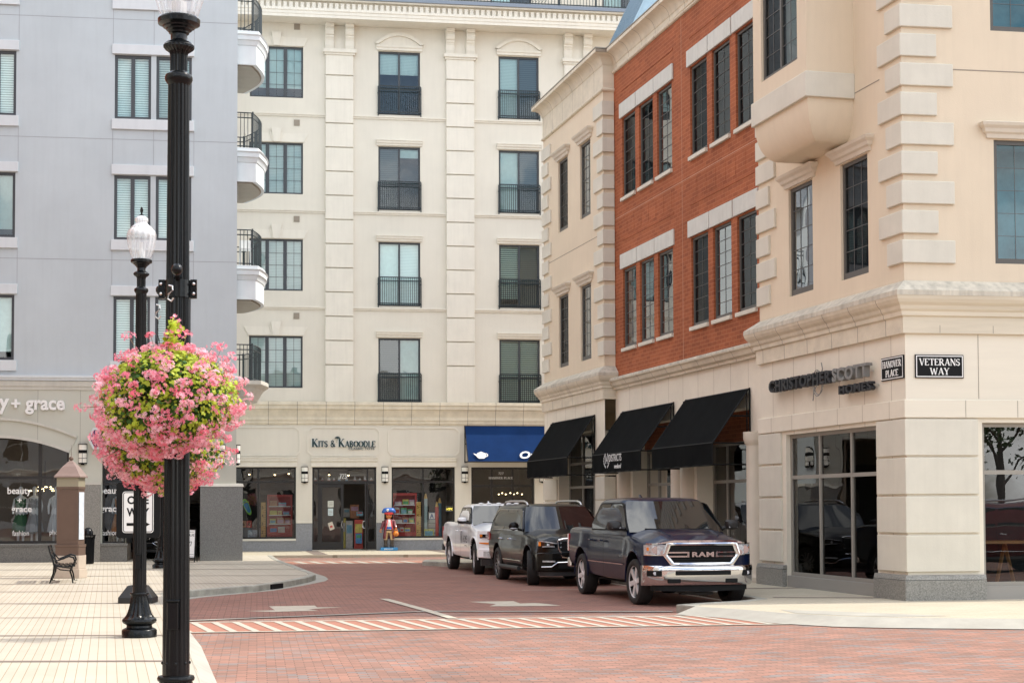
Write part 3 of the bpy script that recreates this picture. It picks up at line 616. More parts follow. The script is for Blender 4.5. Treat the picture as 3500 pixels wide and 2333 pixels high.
    # lower cornice
    g = MB(); pr = [(0.02, 5.94), (.27, 5.91), (.28, 5.80), (.24, 5.775), (.235, 5.64), (.17, 5.60), (.15, 5.54), (.09, 5.36), (.085, 5.30), (.12, 5.29), (.12, 5.20), (.09, 5.19), (.09, 5.08), (.05, 5.05), (.05, 5.02), (0.02, 5.02)]
    g.sweep([xy(fr, -12), xy(fr, 16)], pr, side=-1); g.build('cornice', 'cornice', o)
    # upper cornice
    g = MB(); pr = [(0, 20.885), (.98, 20.885), (.98, 21.0), (1.0, 21.01), (1.0, 21.12), (1.03, 21.14), (1.03, 21.24), (.86, 21.25), (.86, 21.53), (1.06, 21.54), (1.06, 21.60), (0, 21.60)]
    g.sweep([xy(fr, -12), xy(fr, 16)], pr, side=-1); g.build('cornice', 'trim_b', o)
    g = MB(); u = -12
    while u < 16: g.box(fr, u, u + .135, .86, .97, 21.26, 21.475); u += .222
    g.build('dentil_course', 'trim_b', o)
    g = MB(); g.box(fr, -12, 16, .99, 1.14, 21.605, 21.74); g.build('gutter', 'gutter', o)
    # roof terrace
    a = MB()
    for z in (22.9, 22.75, 21.9): a.box(fr, -12, 16, .72, .75, z - .02, z + .02)
    u = -12
    while u < 16: a.box(fr, u, u + .02, .723, .747, 21.75, 22.9); u += .13
    for u in (1.0, 3.9, 8.7, 10.2): a.box(fr, u, u + .07, .70, .77, 21.6, 22.98)
    for u in (2.2, 7.4): 
        for j in range(9):
            for i in range(7): a.prism(fr, [(u + .12 * i, 21.95 + .12 * j), (u + .12 * i + .02, 21.95 + .12 * j), (u + .12 * i + .12, 22.07 + .12 * j), (u + .12 * i + .1, 22.07 + .12 * j)], .70, .72)
    a.build('terrace_railing', 'iron', o)
    g = MB(); hs = [(a_, a_ + 1.7, 21.7, 24.0) for a_ in (-3.4, 1.4, 6.2, 10.9)]; g.wall(fr, -12, 16, 21.5, 25.2, hs, w=-1.0); g.box(fr, -12, 16, -1.5, -.2, 25.2, 25.5); g.build('terrace_wall', 'stucco_b', o)
    for h in hs: window(o, fr.shift(-1.0), *h, dep=.12, cols=2, fills=[(CU, 1), (CU, .5)])
    # shopfront trim
    def notch(a, b, c, d, n): return [(a + n, c), (b - n, c), (b, c + n), (b, d - n), (b - n, d), (a + n, d), (a, d - n), (a, c + n)]
    for (a, b) in ((-4.45, -1.52), (-1.26, 1.60), (1.90, 4.76)):
        g = MB(); ribbon(g, fr, notch(a, b, 3.80, 4.95, .17), notch(a + .05, b - .05, 3.85, 4.90, .15), .03, .06); g.build('panel_moulding', 'trim_b', o)
    for (a, b) in ((-4.6, -1.66), (-1.11, 1.48), (2.03, 4.62)):
        g = MB(); g.sweep([xy(fr, a), xy(fr, b)], [(.03, 3.385), (.08, 3.385), (.08, 3.56), (.10, 3.57), (.13, 3.62), (.13, 3.68), (.16, 3.72), (.16, 3.755), (.03, 3.765)], side=-1); g.build('window_header', 'trim_b', o)
    for (a, b) in ((-12, -4.6), (-1.69, -1.06), (1.45, 2.05), (4.57, 5.22), (7.78, 16)):
        g = MB(); g.box(fr, a, b, .03, .09, .05, 1.18); g.build('granite_base', 'granite_b', o); g = MB(); g.box(fr, a, b, .03, .115, 1.18, 1.26); g.build('stone_sill', 'trim_b', o)
    for (a, b) in ((-4.6, -1.69), (2.05, 4.57)):
        g = MB(); g.box(fr, a, b, .03, .088, .05, .50); g.build('granite_base', 'granite_b', o); g = MB(); g.box(fr, a, b, -.2, .115, .50, .58); g.build('stone_sill', 'trim_b', o)
    # shop windows
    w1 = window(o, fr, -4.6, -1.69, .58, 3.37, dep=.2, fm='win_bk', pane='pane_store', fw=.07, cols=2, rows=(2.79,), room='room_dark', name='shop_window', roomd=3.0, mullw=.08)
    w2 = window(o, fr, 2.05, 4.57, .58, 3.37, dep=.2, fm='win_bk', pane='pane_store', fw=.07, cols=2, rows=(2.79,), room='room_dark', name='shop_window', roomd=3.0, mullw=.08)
    # entrance with one leaf open
    a = MB(); W0, W1 = -.2, -.12
    a.box(fr, -1.06, -.99, W0, W1, .13, 3.37); a.box(fr, 1.38, 1.45, W0, W1, .13, 3.37); a.box(fr, -.99, 1.38, W0, W1, 3.29, 3.37); a.box(fr, -.99, 1.38, W0, W1, 2.71, 2.83)
    a.box(fr, -.84, -.78, W0, W1 - .003, .13, 3.29); a.box(fr, 1.08, 1.14, W0, W1 - .003, .13, 3.29); a.box(fr, -.99, -.84, W0, W1 - .006, .13, .45); a.box(fr, 1.14, 1.38, W0, W1 - .006, .13, .45)
    dfrm = a.build('door_frame', 'win_bk', o)
    b = MB(); b.add([fr.p(-.99, -.17, 2.83), fr.p(1.38, -.17, 2.83), fr.p(1.38, -.17, 3.29), fr.p(-.99, -.17, 3.29)], [(0, 1, 2, 3)]); b.add([fr.p(-.99, -.17, .45), fr.p(-.84, -.17, .45), fr.p(-.84, -.17, 2.71), fr.p(-.99, -.17, 2.71)], [(0, 1, 2, 3)]); b.add([fr.p(1.14, -.17, .45), fr.p(1.38, -.17, .45), fr.p(1.38, -.17, 2.71), fr.p(1.14, -.17, 2.71)], [(0, 1, 2, 3)]); b.build('pane', 'pane_store', dfrm)
    def leaf(f2, u0, u1, lab):
        a = MB(); z0, z1 = .16, 2.70
        a.box(f2, u0, u0 + .11, 0, .05, z0, z1); a.box(f2, u1 - .11, u1, 0, .05, z0, z1); a.box(f2, u0 + .11, u1 - .11, 0, .05, z0, z0 + .28); a.box(f2, u0 + .11, u1 - .11, 0, .05, z1 - .12, z1)
        d = a.build('door', 'win_bk', o); d['label'] = lab
        b = MB(); b.add([f2.p(u0 + .1, .02, z0 + .27), f2.p(u1 - .1, .02, z0 + .27), f2.p(u1 - .1, .02, z1 - .11), f2.p(u0 + .1, .02, z1 - .11)], [(0, 1, 2, 3)]); b.build('pane', 'pane_store', d)
        b = MB(); uh = u1 - .055; b.tube([f2.p(uh, .05, .98), f2.p(uh, .12, 1.0), f2.p(uh - .03, .13, 1.12), f2.p(uh, .12, 1.24), f2.p(uh, .05, 1.26)], .014, 6); b.build('door_handle', 'steel', d); return d
    leaf(Fr(fr.p(0, -.19, 0)[:2], 81), -.78, .17, 'closed black glass door')
    hp = fr.p(1.07, -.12, 0); leaf(Fr(hp[:2], 81 + 95), 0.0, .92, 'black glass door standing open')
    # shop interior behind the doors
    r = MB(); P = [fr.p(u, w_, z) for z in (.14, 3.3) for (u, w_) in ((-1.02, -.21), (1.42, -.21), (2.0, -4.5), (-1.6, -4.5))]
    r.add(P, [(0, 1, 2, 3), (4, 5, 6, 7), (1, 2, 6, 5), (2, 3, 7, 6), (3, 0, 4, 7)]); r.build('shop_interior', 'room_warm', o)
    # second shop: 727
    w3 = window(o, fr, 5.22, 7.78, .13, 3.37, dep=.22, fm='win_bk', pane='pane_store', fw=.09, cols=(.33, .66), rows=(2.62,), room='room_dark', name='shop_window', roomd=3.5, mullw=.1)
    return o
apts = apartments()

# ================================================================== grey building (left)
M_['granite_p'] = mat('mid grey granite', (0.20, 0.205, 0.195), 0.45, var=0.5, vscale=38)
M_['base_s'] = mat('shade toned soffit', (0.40, 0.38, 0.33), 0.9, var=.08)  # grey stucco underside of the balconies, its shade put into the colour
def grey():
    fr = FL; o = thing('apartment_building', (fr.O.x, fr.O.y, 0), 'pale grey rendered apartment building at the left with curved balconies', 'building', rz=R(8.5))
    E = 0.42; holes = []; W = [(-3.39, -2.27), (-2.11, -1.01), (-8.77, -7.65), (-7.49, -6.39)]
    for k in range(-2, 2):
        for a, b in W: holes.append((a, b, 14.03 + 3.82 * k, 16.06 + 3.82 * k))
    g = MB(); g.wall(fr, -14, E, 5.85, 21, holes, depth=.13); g.build('wall', 'stucco_l', o, doubles=True)
    g = MB()
    # side wall towards the street, back and roof
    sd_ = Fr(fr.p(E, 0, 0)[:2], -14.1, 1)
    side = sd_
    g.wall(side, 0.0, 12, 0.0, 21, [], w=0.0); g.box(side, 11.9, 12, -12, -.02, 0, 21); g.box(side, .1, 12, -12, -.02, 20.8, 21.0); g.build('side_wall', 'stucco_l', o)
    for k in range(-2, 2):
        z0 = 14.03 + 3.82 * k
        for i, (a, b) in enumerate(W):
            f = [('blind', 1), ('blind', 1)]
            if i == 3 and k in (-1, -2): f = [('curtain', 1), ('curtain', .9)]
            window(o, fr, a, b, z0, z0 + 2.03, dep=.10, fw=.085, cols=2, mullw=.12, fills=f)
        for (a, b) in ((-3.47, -.93), (-8.85, -6.30)):
            h = MB(); h.box(fr, a, b, 0, .07, z0 - .34, z0 - .01); h.build('window_sill', 'trim_l', o, bevel=.008)
            h = MB(); h.box(fr, a, b, 0, .07, z0 + 2.05, z0 + 2.36); h.build('window_header', 'trim_l', o, bevel=.008)
        h = MB(); h.box(fr, -14, E, .0005, .003, z0 - .66, z0 - .645)
        for u in (-3.45, -2.19, -.94, -6.32): h.box(fr, u, u + .012, .0005, .0035, z0 + 2.36, z0 + 3.48)
        h.build('render_joint', mat('grey joint', (.30, .31, .34), .9), o)
    # shop base
    hb = [(-9.1, -4.70, .70, 4.0, .3), (-3.70, -2.98, .70, 3.3, .3), (-2.98, -.67, .05, 4.1, .35)]
    g = MB(); g.wall(fr, -14, E, .05, 5.47, hb, w=.03)
    ac, ah = -6.9, 2.2; nn = 18; arc = [(ac - ah + 2 * ah * i / nn, 3.52 + .47 * (1 - (2 * i / nn - 1) ** 2)) for i in range(nn + 1)]
    P = []; F = []
    for (u, z) in arc: P += [fr.p(u, .03, z), fr.p(u, .03, 4.0), fr.p(u, -.27, z)]
    for i in range(nn): F += [(3 * i, 3 * i + 3, 3 * i + 4, 3 * i + 1), (3 * i, 3 * i + 3, 3 * i + 5, 3 * i + 2)]
    g.add(P, F); g.build('shopfront_wall', 'base_l', o, doubles=True)
    M_['trim_g'] = mat('taupe trim', (.56, .55, .49), .85, var=.06, streak=.1); h = MB()
    def arcrib(hw, zb, rise, t, w0, w1):
        ou = [(ac - hw + 2 * hw * i / nn, zb + rise * (1 - (2 * i / nn - 1) ** 2)) for i in range(nn + 1)]
        P = [fr.p(u, w1, z) for u, z in ou] + [fr.p(u, w1, z - t) for u, z in ou] + [fr.p(u, w0, z) for u, z in ou] + [fr.p(u, w0, z - t) for u, z in ou]; n1 = nn + 1; F = []
        for i in range(nn): F += [(i, i + 1, n1 + i + 1, n1 + i), (i, i + 1, 2 * n1 + i + 1, 2 * n1 + i), (n1 + i, n1 + i + 1, 3 * n1 + i + 1, 3 * n1 + i)]
        h.add(P, F)
    arcrib(2.42, 4.05, .55, .08, .03, .09); arcrib(2.2, 3.6, .46, .09, .03, .10); h.prism(fr, [(-4.48, 3.97), (-4.44, 4.03), (-4.68, 3.55), (-4.72, 3.6)], .03, .085); h.build('arch_moulding', 'trim_g', o)
    M_['trim_g'] = mat('taupe trim', (.52, .50, .45), .85, var=.06, streak=.1)
    g = MB(); g.sweep([xy(fr, -14), xy(fr, E), xy(side, 9)], [(0, 5.92), (.16, 5.90), (.16, 5.84), (.12, 5.81), (.12, 5.76), (.03, 5.75)], side=-1); g.build('cornice', 'trim_l', o)
    g = MB(); g.sweep([xy(fr, -14), xy(fr, E)], [(.03, 5.745), (.085, 5.74), (.085, 5.58), (.06, 5.57), (.06, 5.47), (.03, 5.46)], side=-1); g.build('cornice_band', 'trim_g', o)
    g = MB(); g.box(fr, -4.75, -3.73, .03, .10, .05, 2.52); g.build('granite_base', 'granite', o, bevel=.006)
    g = MB(); g.sweep([xy(fr, -.69), xy(fr, .52), xy(side, 1.5, .1)], [(-.1, .05), (.10, .05), (.10, 2.46), (-.1, 2.46)], side=-1); g.build('granite_base', 'granite_p', o, bevel=.006)
    g = MB(); g.box(fr, -9.5, -4.75, .03, .09, .05, .62); g.box(fr, -9.5, -4.75, .03, .12, .62, .70); g.build('granite_base', 'granite_d', o, bevel=.006)
    g = MB(); g.box(fr, -3.73, -2.92, .03, .09, .05, .62); g.box(fr, -3.73, -2.90, .03, .12, .62, .70); g.build('granite_base', 'granite_d', o, bevel=.006)
    g = MB(); g.box(fr, -4.78, -3.72, .03, .11, 2.52, 2.60); g.build('stone_cap', 'trim_g', o); g = MB(); g.sweep([xy(fr, -.71), xy(fr, .53), xy(side, 1.5, .1)], [(-.1, 2.46), (.12, 2.46), (.09, 2.55), (-.1, 2.56)], side=-1); g.build('stone_cap', 'trim_g', o)
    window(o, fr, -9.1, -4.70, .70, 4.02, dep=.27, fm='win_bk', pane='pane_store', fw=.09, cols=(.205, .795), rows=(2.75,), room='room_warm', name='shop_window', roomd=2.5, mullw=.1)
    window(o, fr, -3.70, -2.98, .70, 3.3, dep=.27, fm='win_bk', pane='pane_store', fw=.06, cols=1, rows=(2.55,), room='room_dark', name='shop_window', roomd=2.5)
    # passage
    g = MB(); g.wall(Fr(fr.p(-2.98, 0, 0)[:2], -9, 1), .3, 8, .1, 4.1, []); g.wall(Fr(fr.p(-.67, 0, 0)[:2], -9, 1), .3, 8, .1, 4.1, []); g.add([fr.p(-2.98, -.3, 4.1), fr.p(-.67, -.3, 4.1), fr.p(-.7, -8, 4.1), fr.p(-4, -8, 4.1)], [(0, 1, 2, 3)]); g.add([fr.p(-4.4, -8, .1), fr.p(-.7, -8, .1), fr.p(-.7, -8, 4.1), fr.p(-4.4, -8, 4.1)], [(0, 1, 2, 3)]); g.build('passage', mat('tan passage wall', (.30, .255, .20), .9), o)
    g = MB(); g.box(fr, -1.25, -1.1, -.6, -.45, .1, 4.1); g.build('passage_post', mat('tan post', (.26, .22, .17), .8), o)
    # curved balconies on the side wall
    def plan(off, lo=.3, hi=4.0, n=16):
        ps = []
        for i in range(n + 1): t = i / n; ps.append(xy(side, lo - off * (1 - 2 * t) , (.62 + off) + .42 * sin(pi * t)))
        return ps
    def shell(mb, off0, off1, z0, z1):
        a = plan(off0); b = plan(off1); n = len(a); V = [(x, y, z0) for x, y in a] + [(x, y, z1) for x, y in b]
        e = [xy(side, .3 - off0, .0), xy(side, 4.0 + off0, .0), xy(side, .3 - off1, 0), xy(side, 4.0 + off1, 0)]
        i0 = len(V); V += [(e[0][0], e[0][1], z0), (e[1][0], e[1][1], z0), (e[2][0], e[2][1], z1), (e[3][0], e[3][1], z1)]
        F = [(i, i + 1, n + i + 1, n + i) for i in range(n - 1)] + [(i0, 0, n, i0 + 2), (n - 1, i0 + 1, i0 + 3, 2 * n - 1), (i0,) + tuple(range(n)) + (i0 + 1,), (i0 + 2,) + tuple(range(n, 2 * n)) + (i0 + 3,)]
        mb.add(V, F)
    def plan(off, lo=.3, hi=4.0, n=16):
        ps = []
        for i in range(n + 1): t = i / n; s_ = lo + (hi - lo) * t + off * (2 * t - 1); ps.append(xy(side, s_, .62 + off + .42 * sin(pi * t)))
        return ps
    for k in range(4):
        zt = 5.73 + 3.78 * k + (0 if k else .1)
        m = MB()
        if k:
            shell(m, .06, .06, zt - .12, zt); shell(m, .10, .14, zt - .17, zt - .12); shell(m, .10, .10, zt - .30, zt - .17); shell(m, .02, .07, zt - .46, zt - .30); shell(m, 0, 0, zt - 1.08, zt - .46)
        else:
            shell(m, .16, .16, zt - .12, zt); shell(m, .0, .16, zt - .22, zt - .12); shell(m, -.1, .0, zt - .38, zt - .22); shell(m, -.2, -.1, zt - .58, zt - .38)
        b = m.build('balcony', 'trim_l' if k else 'trim_g', o, smooth=30)
        if k: q = MB(); shell(q, -.14, -.16, zt - 1.115, zt - 1.07); q.build('balcony_soffit', 'base_s', b); q = MB(); shell(q, -.10, -.10, zt - 1.083, zt - 1.075); q.build('soffit_groove', 'gap', b)
        r = MB(); ps = plan(-.1, n=16); full = [xy(side, .4, .02)] + ps + [xy(side, 3.9, .02)]
        for z in (zt + 1.16, zt + 1.0, zt + .08): r.tube([(x, y, z) for x, y in full], .018, 4, cap=True)
        # evenly spaced bars
        seg = []; tot = 0
        for i in range(len(full) - 1): d = (Vector(full[i + 1]) - Vector(full[i])).length; seg.append((tot, d, i)); tot += d
        s_ = 0
        while s_ <= tot:
            for (t0, d, i) in seg:
                if t0 <= s_ <= t0 + d: q = Vector(full[i]).lerp(Vector(full[i + 1]), (s_ - t0) / d); r.tube([(q.x, q.y, zt), (q.x, q.y, zt + 1.16)], .011, 4, cap=False); break
            s_ += .115
        for q in (ps[0], ps[8], ps[-1]): r.tube([(q[0], q[1], zt), (q[0], q[1], zt + 1.2)], .03, 5)
        r.build('balcony_railing', 'iron', b)
    return o, side
greyb, SIDE = grey()

# ================================================================== corner shop building (right)
def corner():
    rz = atan2(FA.d.y, FA.d.x); o = thing('corner_building', (C0[0], C0[1], 0), 'cream and red brick shop and office building on the street corner at the right', 'building', rz=rz)
    U1, U2, U3 = 6.5, 17.7, 24.2; TOP = 14.5
    WN = [(1.36, 2.50), (3.77, 4.93)]; ZL, ZU = (6.10, 8.33), (10.33, 12.57)
    # --- walls (cream pavilions)
    h1 = [(a, b, *ZL) for a, b in WN]; g = MB(); g.wall(FA, 0, U1, 5.7, TOP, h1, depth=.13)
    fh = []
    for a in (1.72, 5.2): fh += [(a, a + 1.9, *ZL), (a - .03, a + 1.87, 10.30, 12.57)]
    g.wall(FF, 0, 24, 5.7, TOP, fh, depth=.13); g.wall(Fr(FA.p(U1, 0, 0)[:2], 81, 1), 0, .35, 5.7, TOP, []); g.build('wall', 'stucco_a', o, doubles=False)
    W2 = [(18.98, 20.05), (21.37, 22.44)]; h2 = [(a, b, *z) for a, b in W2 for z in (ZL, ZU)]
    g = MB(); g.wall(FA, U2, U3, 5.7, TOP, h2, depth=.13); g.wall(Fr(FA.p(U2, -.34, 0)[:2], 81 + 180, 1), 0, .34, 5.2, TOP, []); g.wall(Fr(FA.p(U3, 0, 0)[:2], 81, 1), 0, 14, .1, TOP, []); w2_ = g.build('wall', 'stucco_a', o); w2_['label'] = 'cream stucco wall of the far pavilion'
    g = MB(); g.wall(Fr(FF.p(24, 0, 0)[:2], -9, 1), 0, 24, .1, TOP, []); g.add([FA.p(0, -.1, TOP - .3), FF.p(24, -.1, TOP - .3), FF.p(24, -24, TOP - .3), FA.p(24.2, -14, TOP - .3), FA.p(24.2, -.4, TOP - .3)], [(0, 1, 2, 3, 4)]); g.build('rear_wall', 'stucco_a', o)
    # --- brick centre
    bw = []
    for base in (16.38, 10.94):
        for i in range(3): c = base - 1.475 * i; bw.append((c - .575, c + .575))
    bw[3:] = [(c - .575, c + .575) for c in (10.94, 9.46, 7.95)]
    BL, BU = (6.20, 8.40), (10.42, 12.66); hb = [(a, b, *z) for a, b in bw for z in (BL, BU)]
    g = MB(); g.wall(FK, U1, U2, 5.3, 14.25, hb, depth=.10); g.build('brick_wall', 'brick', o, doubles=True)
    for (a, b, z0, z1) in ((12.75, 17.0, 13.45, 13.52), (7.2, 11.55, 13.40, 13.47), (12.75, 17.0, 9.22, 9.29), (7.2, 11.55, 9.22, 9.29)): g = MB(); g.box(FK, a, b, 0, .012, z0, z1); g.build('brick_panel', 'brick', o)
    for (a, b, z0, z1) in ((12.75, 17.0, 9.29, 9.95), (7.2, 11.55, 9.29, 9.95)):
        n = 7; g = MB(); g.box(FK, a, b, 0, .004, 9.30, 9.93)
        for i in range(n): c = a + (b - a) * (i + .5) / n; g.box(FK, c - .16, c + .16, .004, .010, 9.38, 9.86)
        g.build('brick_panel', 'brick', o)
    g = MB(); g.box(FK, 12.12, 12.135, .001, .004, 5.4, 14.1); g.box(FK, U1, U2, .001, .004, 9.93, 9.945); g.build('movement_joint', mat('pale joint', (.52, .30, .2), .9), o)
    for z in (BL, BU):
        for a, b in bw:
            window(o, FK, a, b, *z, dep=.10, fm='win_k', pane='pane_a', fw=.06, cols=1, grid=(2, 7), mun='muntin_k', bot=.09, fills=[('curtain', .45)] if (a > 14 and z is BL and a < 15) else None)
            c = (a + b) / 2; q = MB(); q.box(FK, c - .715, c + .715, 0, .05, z[1] + .03, z[1] + .44); q.build('lintel', 'lintel', o, bevel=.01)
            q = MB(); q.box(FK, a - .02, b + .02, -.06, .07, z[0] - .10, z[0] - .005); q.build('window_sill', 'quoin', o, bevel=.008)
    # --- pavilion windows with headers
    def head(fr, a, b, z):
        q = MB(); e = .1 if fr is not FF else .1
        pts = [xy(fr, a - e, -.02), xy(fr, a - e), xy(fr, b + e), xy(fr, b + e, -.02)]; sd2 = 1 if fr.sg == -1 else -1
        q.sweep(pts, [(0, z + .02), (.04, z + .02), (.06, z + .09), (.10, z + .12), (.12, z + .18), (.17, z + .23), (.19, z + .28), (0, z + .34)], side=sd2, caps=True); q.build('window_header', 'stone', o)
    rows = 5
    for a, b in WN: window(o, FA, a, b, *ZL, dep=.1, fm='win_k', pane='pane_a', fw=.07, grid=(3, 5), mun='muntin_k', bot=.13); head(FA, a, b, ZL[1])
    for a, b in W2:
        for z in (ZL, ZU): window(o, FA, a, b, *z, dep=.1, fm='win_k', pane='pane_a', fw=.07, grid=(3, 6), mun='muntin_k', bot=.13); head(FA, a, b, z[1])
    for h in fh:
        window(o, FF, *h, dep=.1, fm='win_k', pane='pane_blue', fw=.08, grid=(5, 5), mun='muntin_k', bot=.1, room='room_l')
        if h[2] < 8: head(FF, h[0], h[1], h[3])
    # --- quoins
    def quoins(path_fn, ks, name='quoins'):
        q = MB()
        for k in ks:
            zb = 6.08 + .527 * k; lng = k % 2
            q.sweep(path_fn(lng), [(-.02, zb), (.055, zb), (.055, zb + .405), (-.02, zb + .405)], side=1)
        q.build(name, 'quoin', o, bevel=.014)
    quoins(lambda l: [xy(FF, .64 if l else .95), xy(FF, 0), xy(FA, .84 if l else .54)], range(15))
    quoins(lambda l: [xy(FA, 5.57 if l else 5.88), xy(FA, U1), xy(FA, U1, -.3)], range(15))
    quoins(lambda l: [xy(FA, U2, -.31), xy(FA, U2), xy(FA, 18.55 if l else 18.2)], range(14))
    quoins(lambda l: [xy(FA, 23.25 if l else 23.55), xy(FA, U3), xy(Fr(FA.p(U3, 0, 0)[:2], 81), .5)], range(14))
    gq = MB(); gq.box(FA, U1 * 0, .0001, 0, .001, 9.5, 9.501); 
    q = MB(); q.box(FF, .95, 24, .0005, .004, 9.555, 9.575); q.box(FA, .84, 1.85, .0005, .004, 9.555, 9.575); q.box(FA, 18.2, 23.55, .0005, .004, 9.545, 9.565); q.build('render_joint', 'gap', o)
    q = MB()
    for u in (1.36, 3.2, 5.0): q.box(FF, u, u + .012, .0005, .003, 3.68, 4.82)
    for u in (1.09, 2.07, 3.05, 4.0): q.box(FF, u, u + .01, .0505, .0525, 3.35, 3.65)
    for u in (.62, 1.62, 2.62): q.box(FF, u, u + .012, .066, .0675, 4.84, 5.11)
    q.build('stone_joint', 'gap', o)
    # --- bay window
    ba, bb, bp = 1.88, 4.44, .96; g = MB()
    bwn = (2.30, 4.03, 10.28, 13.2)
    g.wall(FA, ba, bb, 9.9, TOP, [bwn], w=bp, depth=.1)
    for u in (ba, bb): g.add([FA.p(u, 0, 9.9), FA.p(u, bp, 9.9), FA.p(u, bp, TOP), FA.p(u, 0, TOP)], [(0, 1, 2, 3)])
    bay = g.build('bay_window', 'stucco_a', o)
    g = MB(); g.box(FA, ba - .045, bb + .045, 0, bp + .045, 9.46, 9.94); g.build('bay_band', 'quoin', bay, bevel=.015)
    window(o, FA.shift(bp), *bwn, dep=.1, fm='win_k', pane='pane_a', fw=.075, cols=2, grid=(2, 7), mun='muntin_k', room='room', name='window', fills=[('curtain', 1), None])
    g = MB(); n = 10; V = []; F = []
    for i in range(n + 1):
        t = pi / 2 * i / n; c_ = cos(t); z = 9.46 - (9.46 - 8.68) * sin(t); u0 = 2.30 - (2.30 - ba - .02) * c_; u1 = 4.03 + (bb - .02 - 4.03) * c_; p_ = .55 + (bp - .02 - .55) * c_
        V += [FA.p(u0, 0, z), FA.p(u0, p_, z), FA.p(u1, p_, z), FA.p(u1, 0, z)]
    for i in range(n):
        for j in range(3): F.append((4 * i + j, 4 * i + j + 1, 4 * i + j + 5, 4 * i + j + 4))
    F.append((4 * n, 4 * n + 1, 4 * n + 2, 4 * n + 3)); g.add(V, F); g.build('bay_corbel', 'stucco_a', bay, smooth=25)
    # --- lower cornices
    prof = [(-.05, 5.77), (0, 5.76), (.27, 5.56), (.27, 5.475), (.255, 5.42), (.22, 5.36), (.17, 5.31), (.15, 5.25), (.115, 5.21), (.11, 5.14), (.07, 5.12), (.065, 4.83), (-.05, 4.83)]
    P1 = [xy(FF, 24), xy(FF, 0), xy(FA, U1), xy(FA, U1, -.33)]; P2 = [xy(FA, U2, -.34), xy(FA, U2), xy(FA, U3), xy(Fr(FA.p(U3, 0, 0)[:2], 81), 5)]
    for P in (P1, P2):
        g = MB(); g.sweep(P, prof, side=1); g.build('cornice', 'cornice', o)
        g = MB(); g.sweep(P, [(.0, 5.768), (.272, 5.568), (.276, 5.478), (.25, 5.478), (.25, 5.56), (0, 5.75)], side=1); g.build('coping', 'dirty_top', o)
    pk = [(-.02, 5.45), (.24, 5.38), (.25, 5.31), (.20, 5.27), (.16, 5.18), (.09, 5.14), (.085, 5.08), (-.02, 5.08)]
    g = MB(); g.sweep([xy(FK, U1), xy(FK, U2)], pk, side=1); g.build('cornice', 'cornice', o)
    g = MB(); g.sweep([xy(FK, U1), xy(FK, U2)], [(0, 5.458), (.244, 5.39), (.254, 5.33), (.23, 5.33), (.23, 5.37), (0, 5.43)], side=1); g.build('coping', 'dirty_top', o)
    # --- roof cornices
    def roofc(P, fz, name='roof_cornice'):
        pr = [(-.05, fz), (.03, fz), (.06, fz + .02), (.07, fz + .05), (.05, fz + .085), (.02, fz + .10), (.02, 14.36), (.04, 14.38), (.06, 14.46), (.12, 14.56), (.20, 14.62), (.29, 14.65), (.31, 14.66), (.31, 14.75), (-.05, 14.76)]
        g = MB(); g.sweep(P, pr, side=1); g.build(name, 'cornice', o, smooth=30)
        g = MB(); g.sweep(P, [(-.3, 14.77), (.32, 14.765), (.325, 14.79), (-.3, 14.80)], side=1); g.build('roof_flashing', 'steel' if False else 'conc', o)
    roofc(P1, 13.62); roofc(P2, 13.62); roofc([xy(FK, U1), xy(FK, U2)], 14.12)
    # --- blue metal roof behind the parapet
    g = MB(); n = 18; u0, u1 = 17.5, 19.75
    for i in range(n + 1):
        u = u0 + (u1 - u0) * i / n; g.add([FA.p(u - .012, -.45, 14.7), FA.p(u + .012, -.45, 14.7), FA.p(u + .012, -2.15, 18.2), FA.p(u - .012, -2.15, 18.2), FA.p(u - .012, -.41, 14.72), FA.p(u + .012, -.41, 14.72), FA.p(u + .012, -2.11, 18.22), FA.p(u - .012, -2.11, 18.22)], [(4, 5, 6, 7), (0, 3, 7, 4), (1, 2, 6, 5)])
    g.add([FA.p(u0, -.45, 14.7), FA.p(u1, -.45, 14.7), FA.p(u1, -2.15, 18.2), FA.p(u0, -2.15, 18.2), FA.p(u0, -4, 14.7), FA.p(u1, -4, 14.7)], [(0, 1, 2, 3), (1, 5, 2), (0, 4, 3), (4, 5, 2, 3)]); g.build('roof', 'roofmetal', o)
    # --- ground floor, corner pavilion
    sA = [(1.13, 5.18, .13, 3.26, .2)]; g = MB(); g.wall(FA, 0, U1, .05, 4.85, sA, w=.0); 
    sF = [(1.42, 6.2, .13, 3.26, .2), (7.8, 12.5, .13, 3.26, .2), (14, 19, .13, 3.26, .2)]; g.wall(FF, 0, 24, .05, 4.85, sF); g.wall(Fr(FA.p(U1, 0, 0)[:2], 81, 1), 0, .35, .05, 5.0, []); g.build('shopfront_wall', 'ashlar', o)
    g = MB(); g.sweep(P1, [(0, 3.34), (.05, 3.34), (.05, 3.655), (0, 3.665)], side=1); g.build('stone_band', 'ashlar', o, bevel=.008)
    for P in ([xy(FF, 1.33), xy(FF, 0), xy(FA, 1.07)], [xy(FA, 5.38), xy(FA, U1), xy(FA, U1, -.3)], [xy(FA, U2, -.3), xy(FA, U2), xy(FA, 18.55)], [xy(FA, 22.65), xy(FA, U3), xy(Fr(FA.p(U3, 0, 0)[:2], 81), 1.0)]):
        g = MB()
        for k in range(4): zb = .63 + .682 * k; zt = zb + .64; g.sweep(P, [(-.02, zb), (.045, zb), (.045, zt), (-.02, zt)], side=1)
        g.build('rusticated_pier', 'quoin', o, bevel=.01)
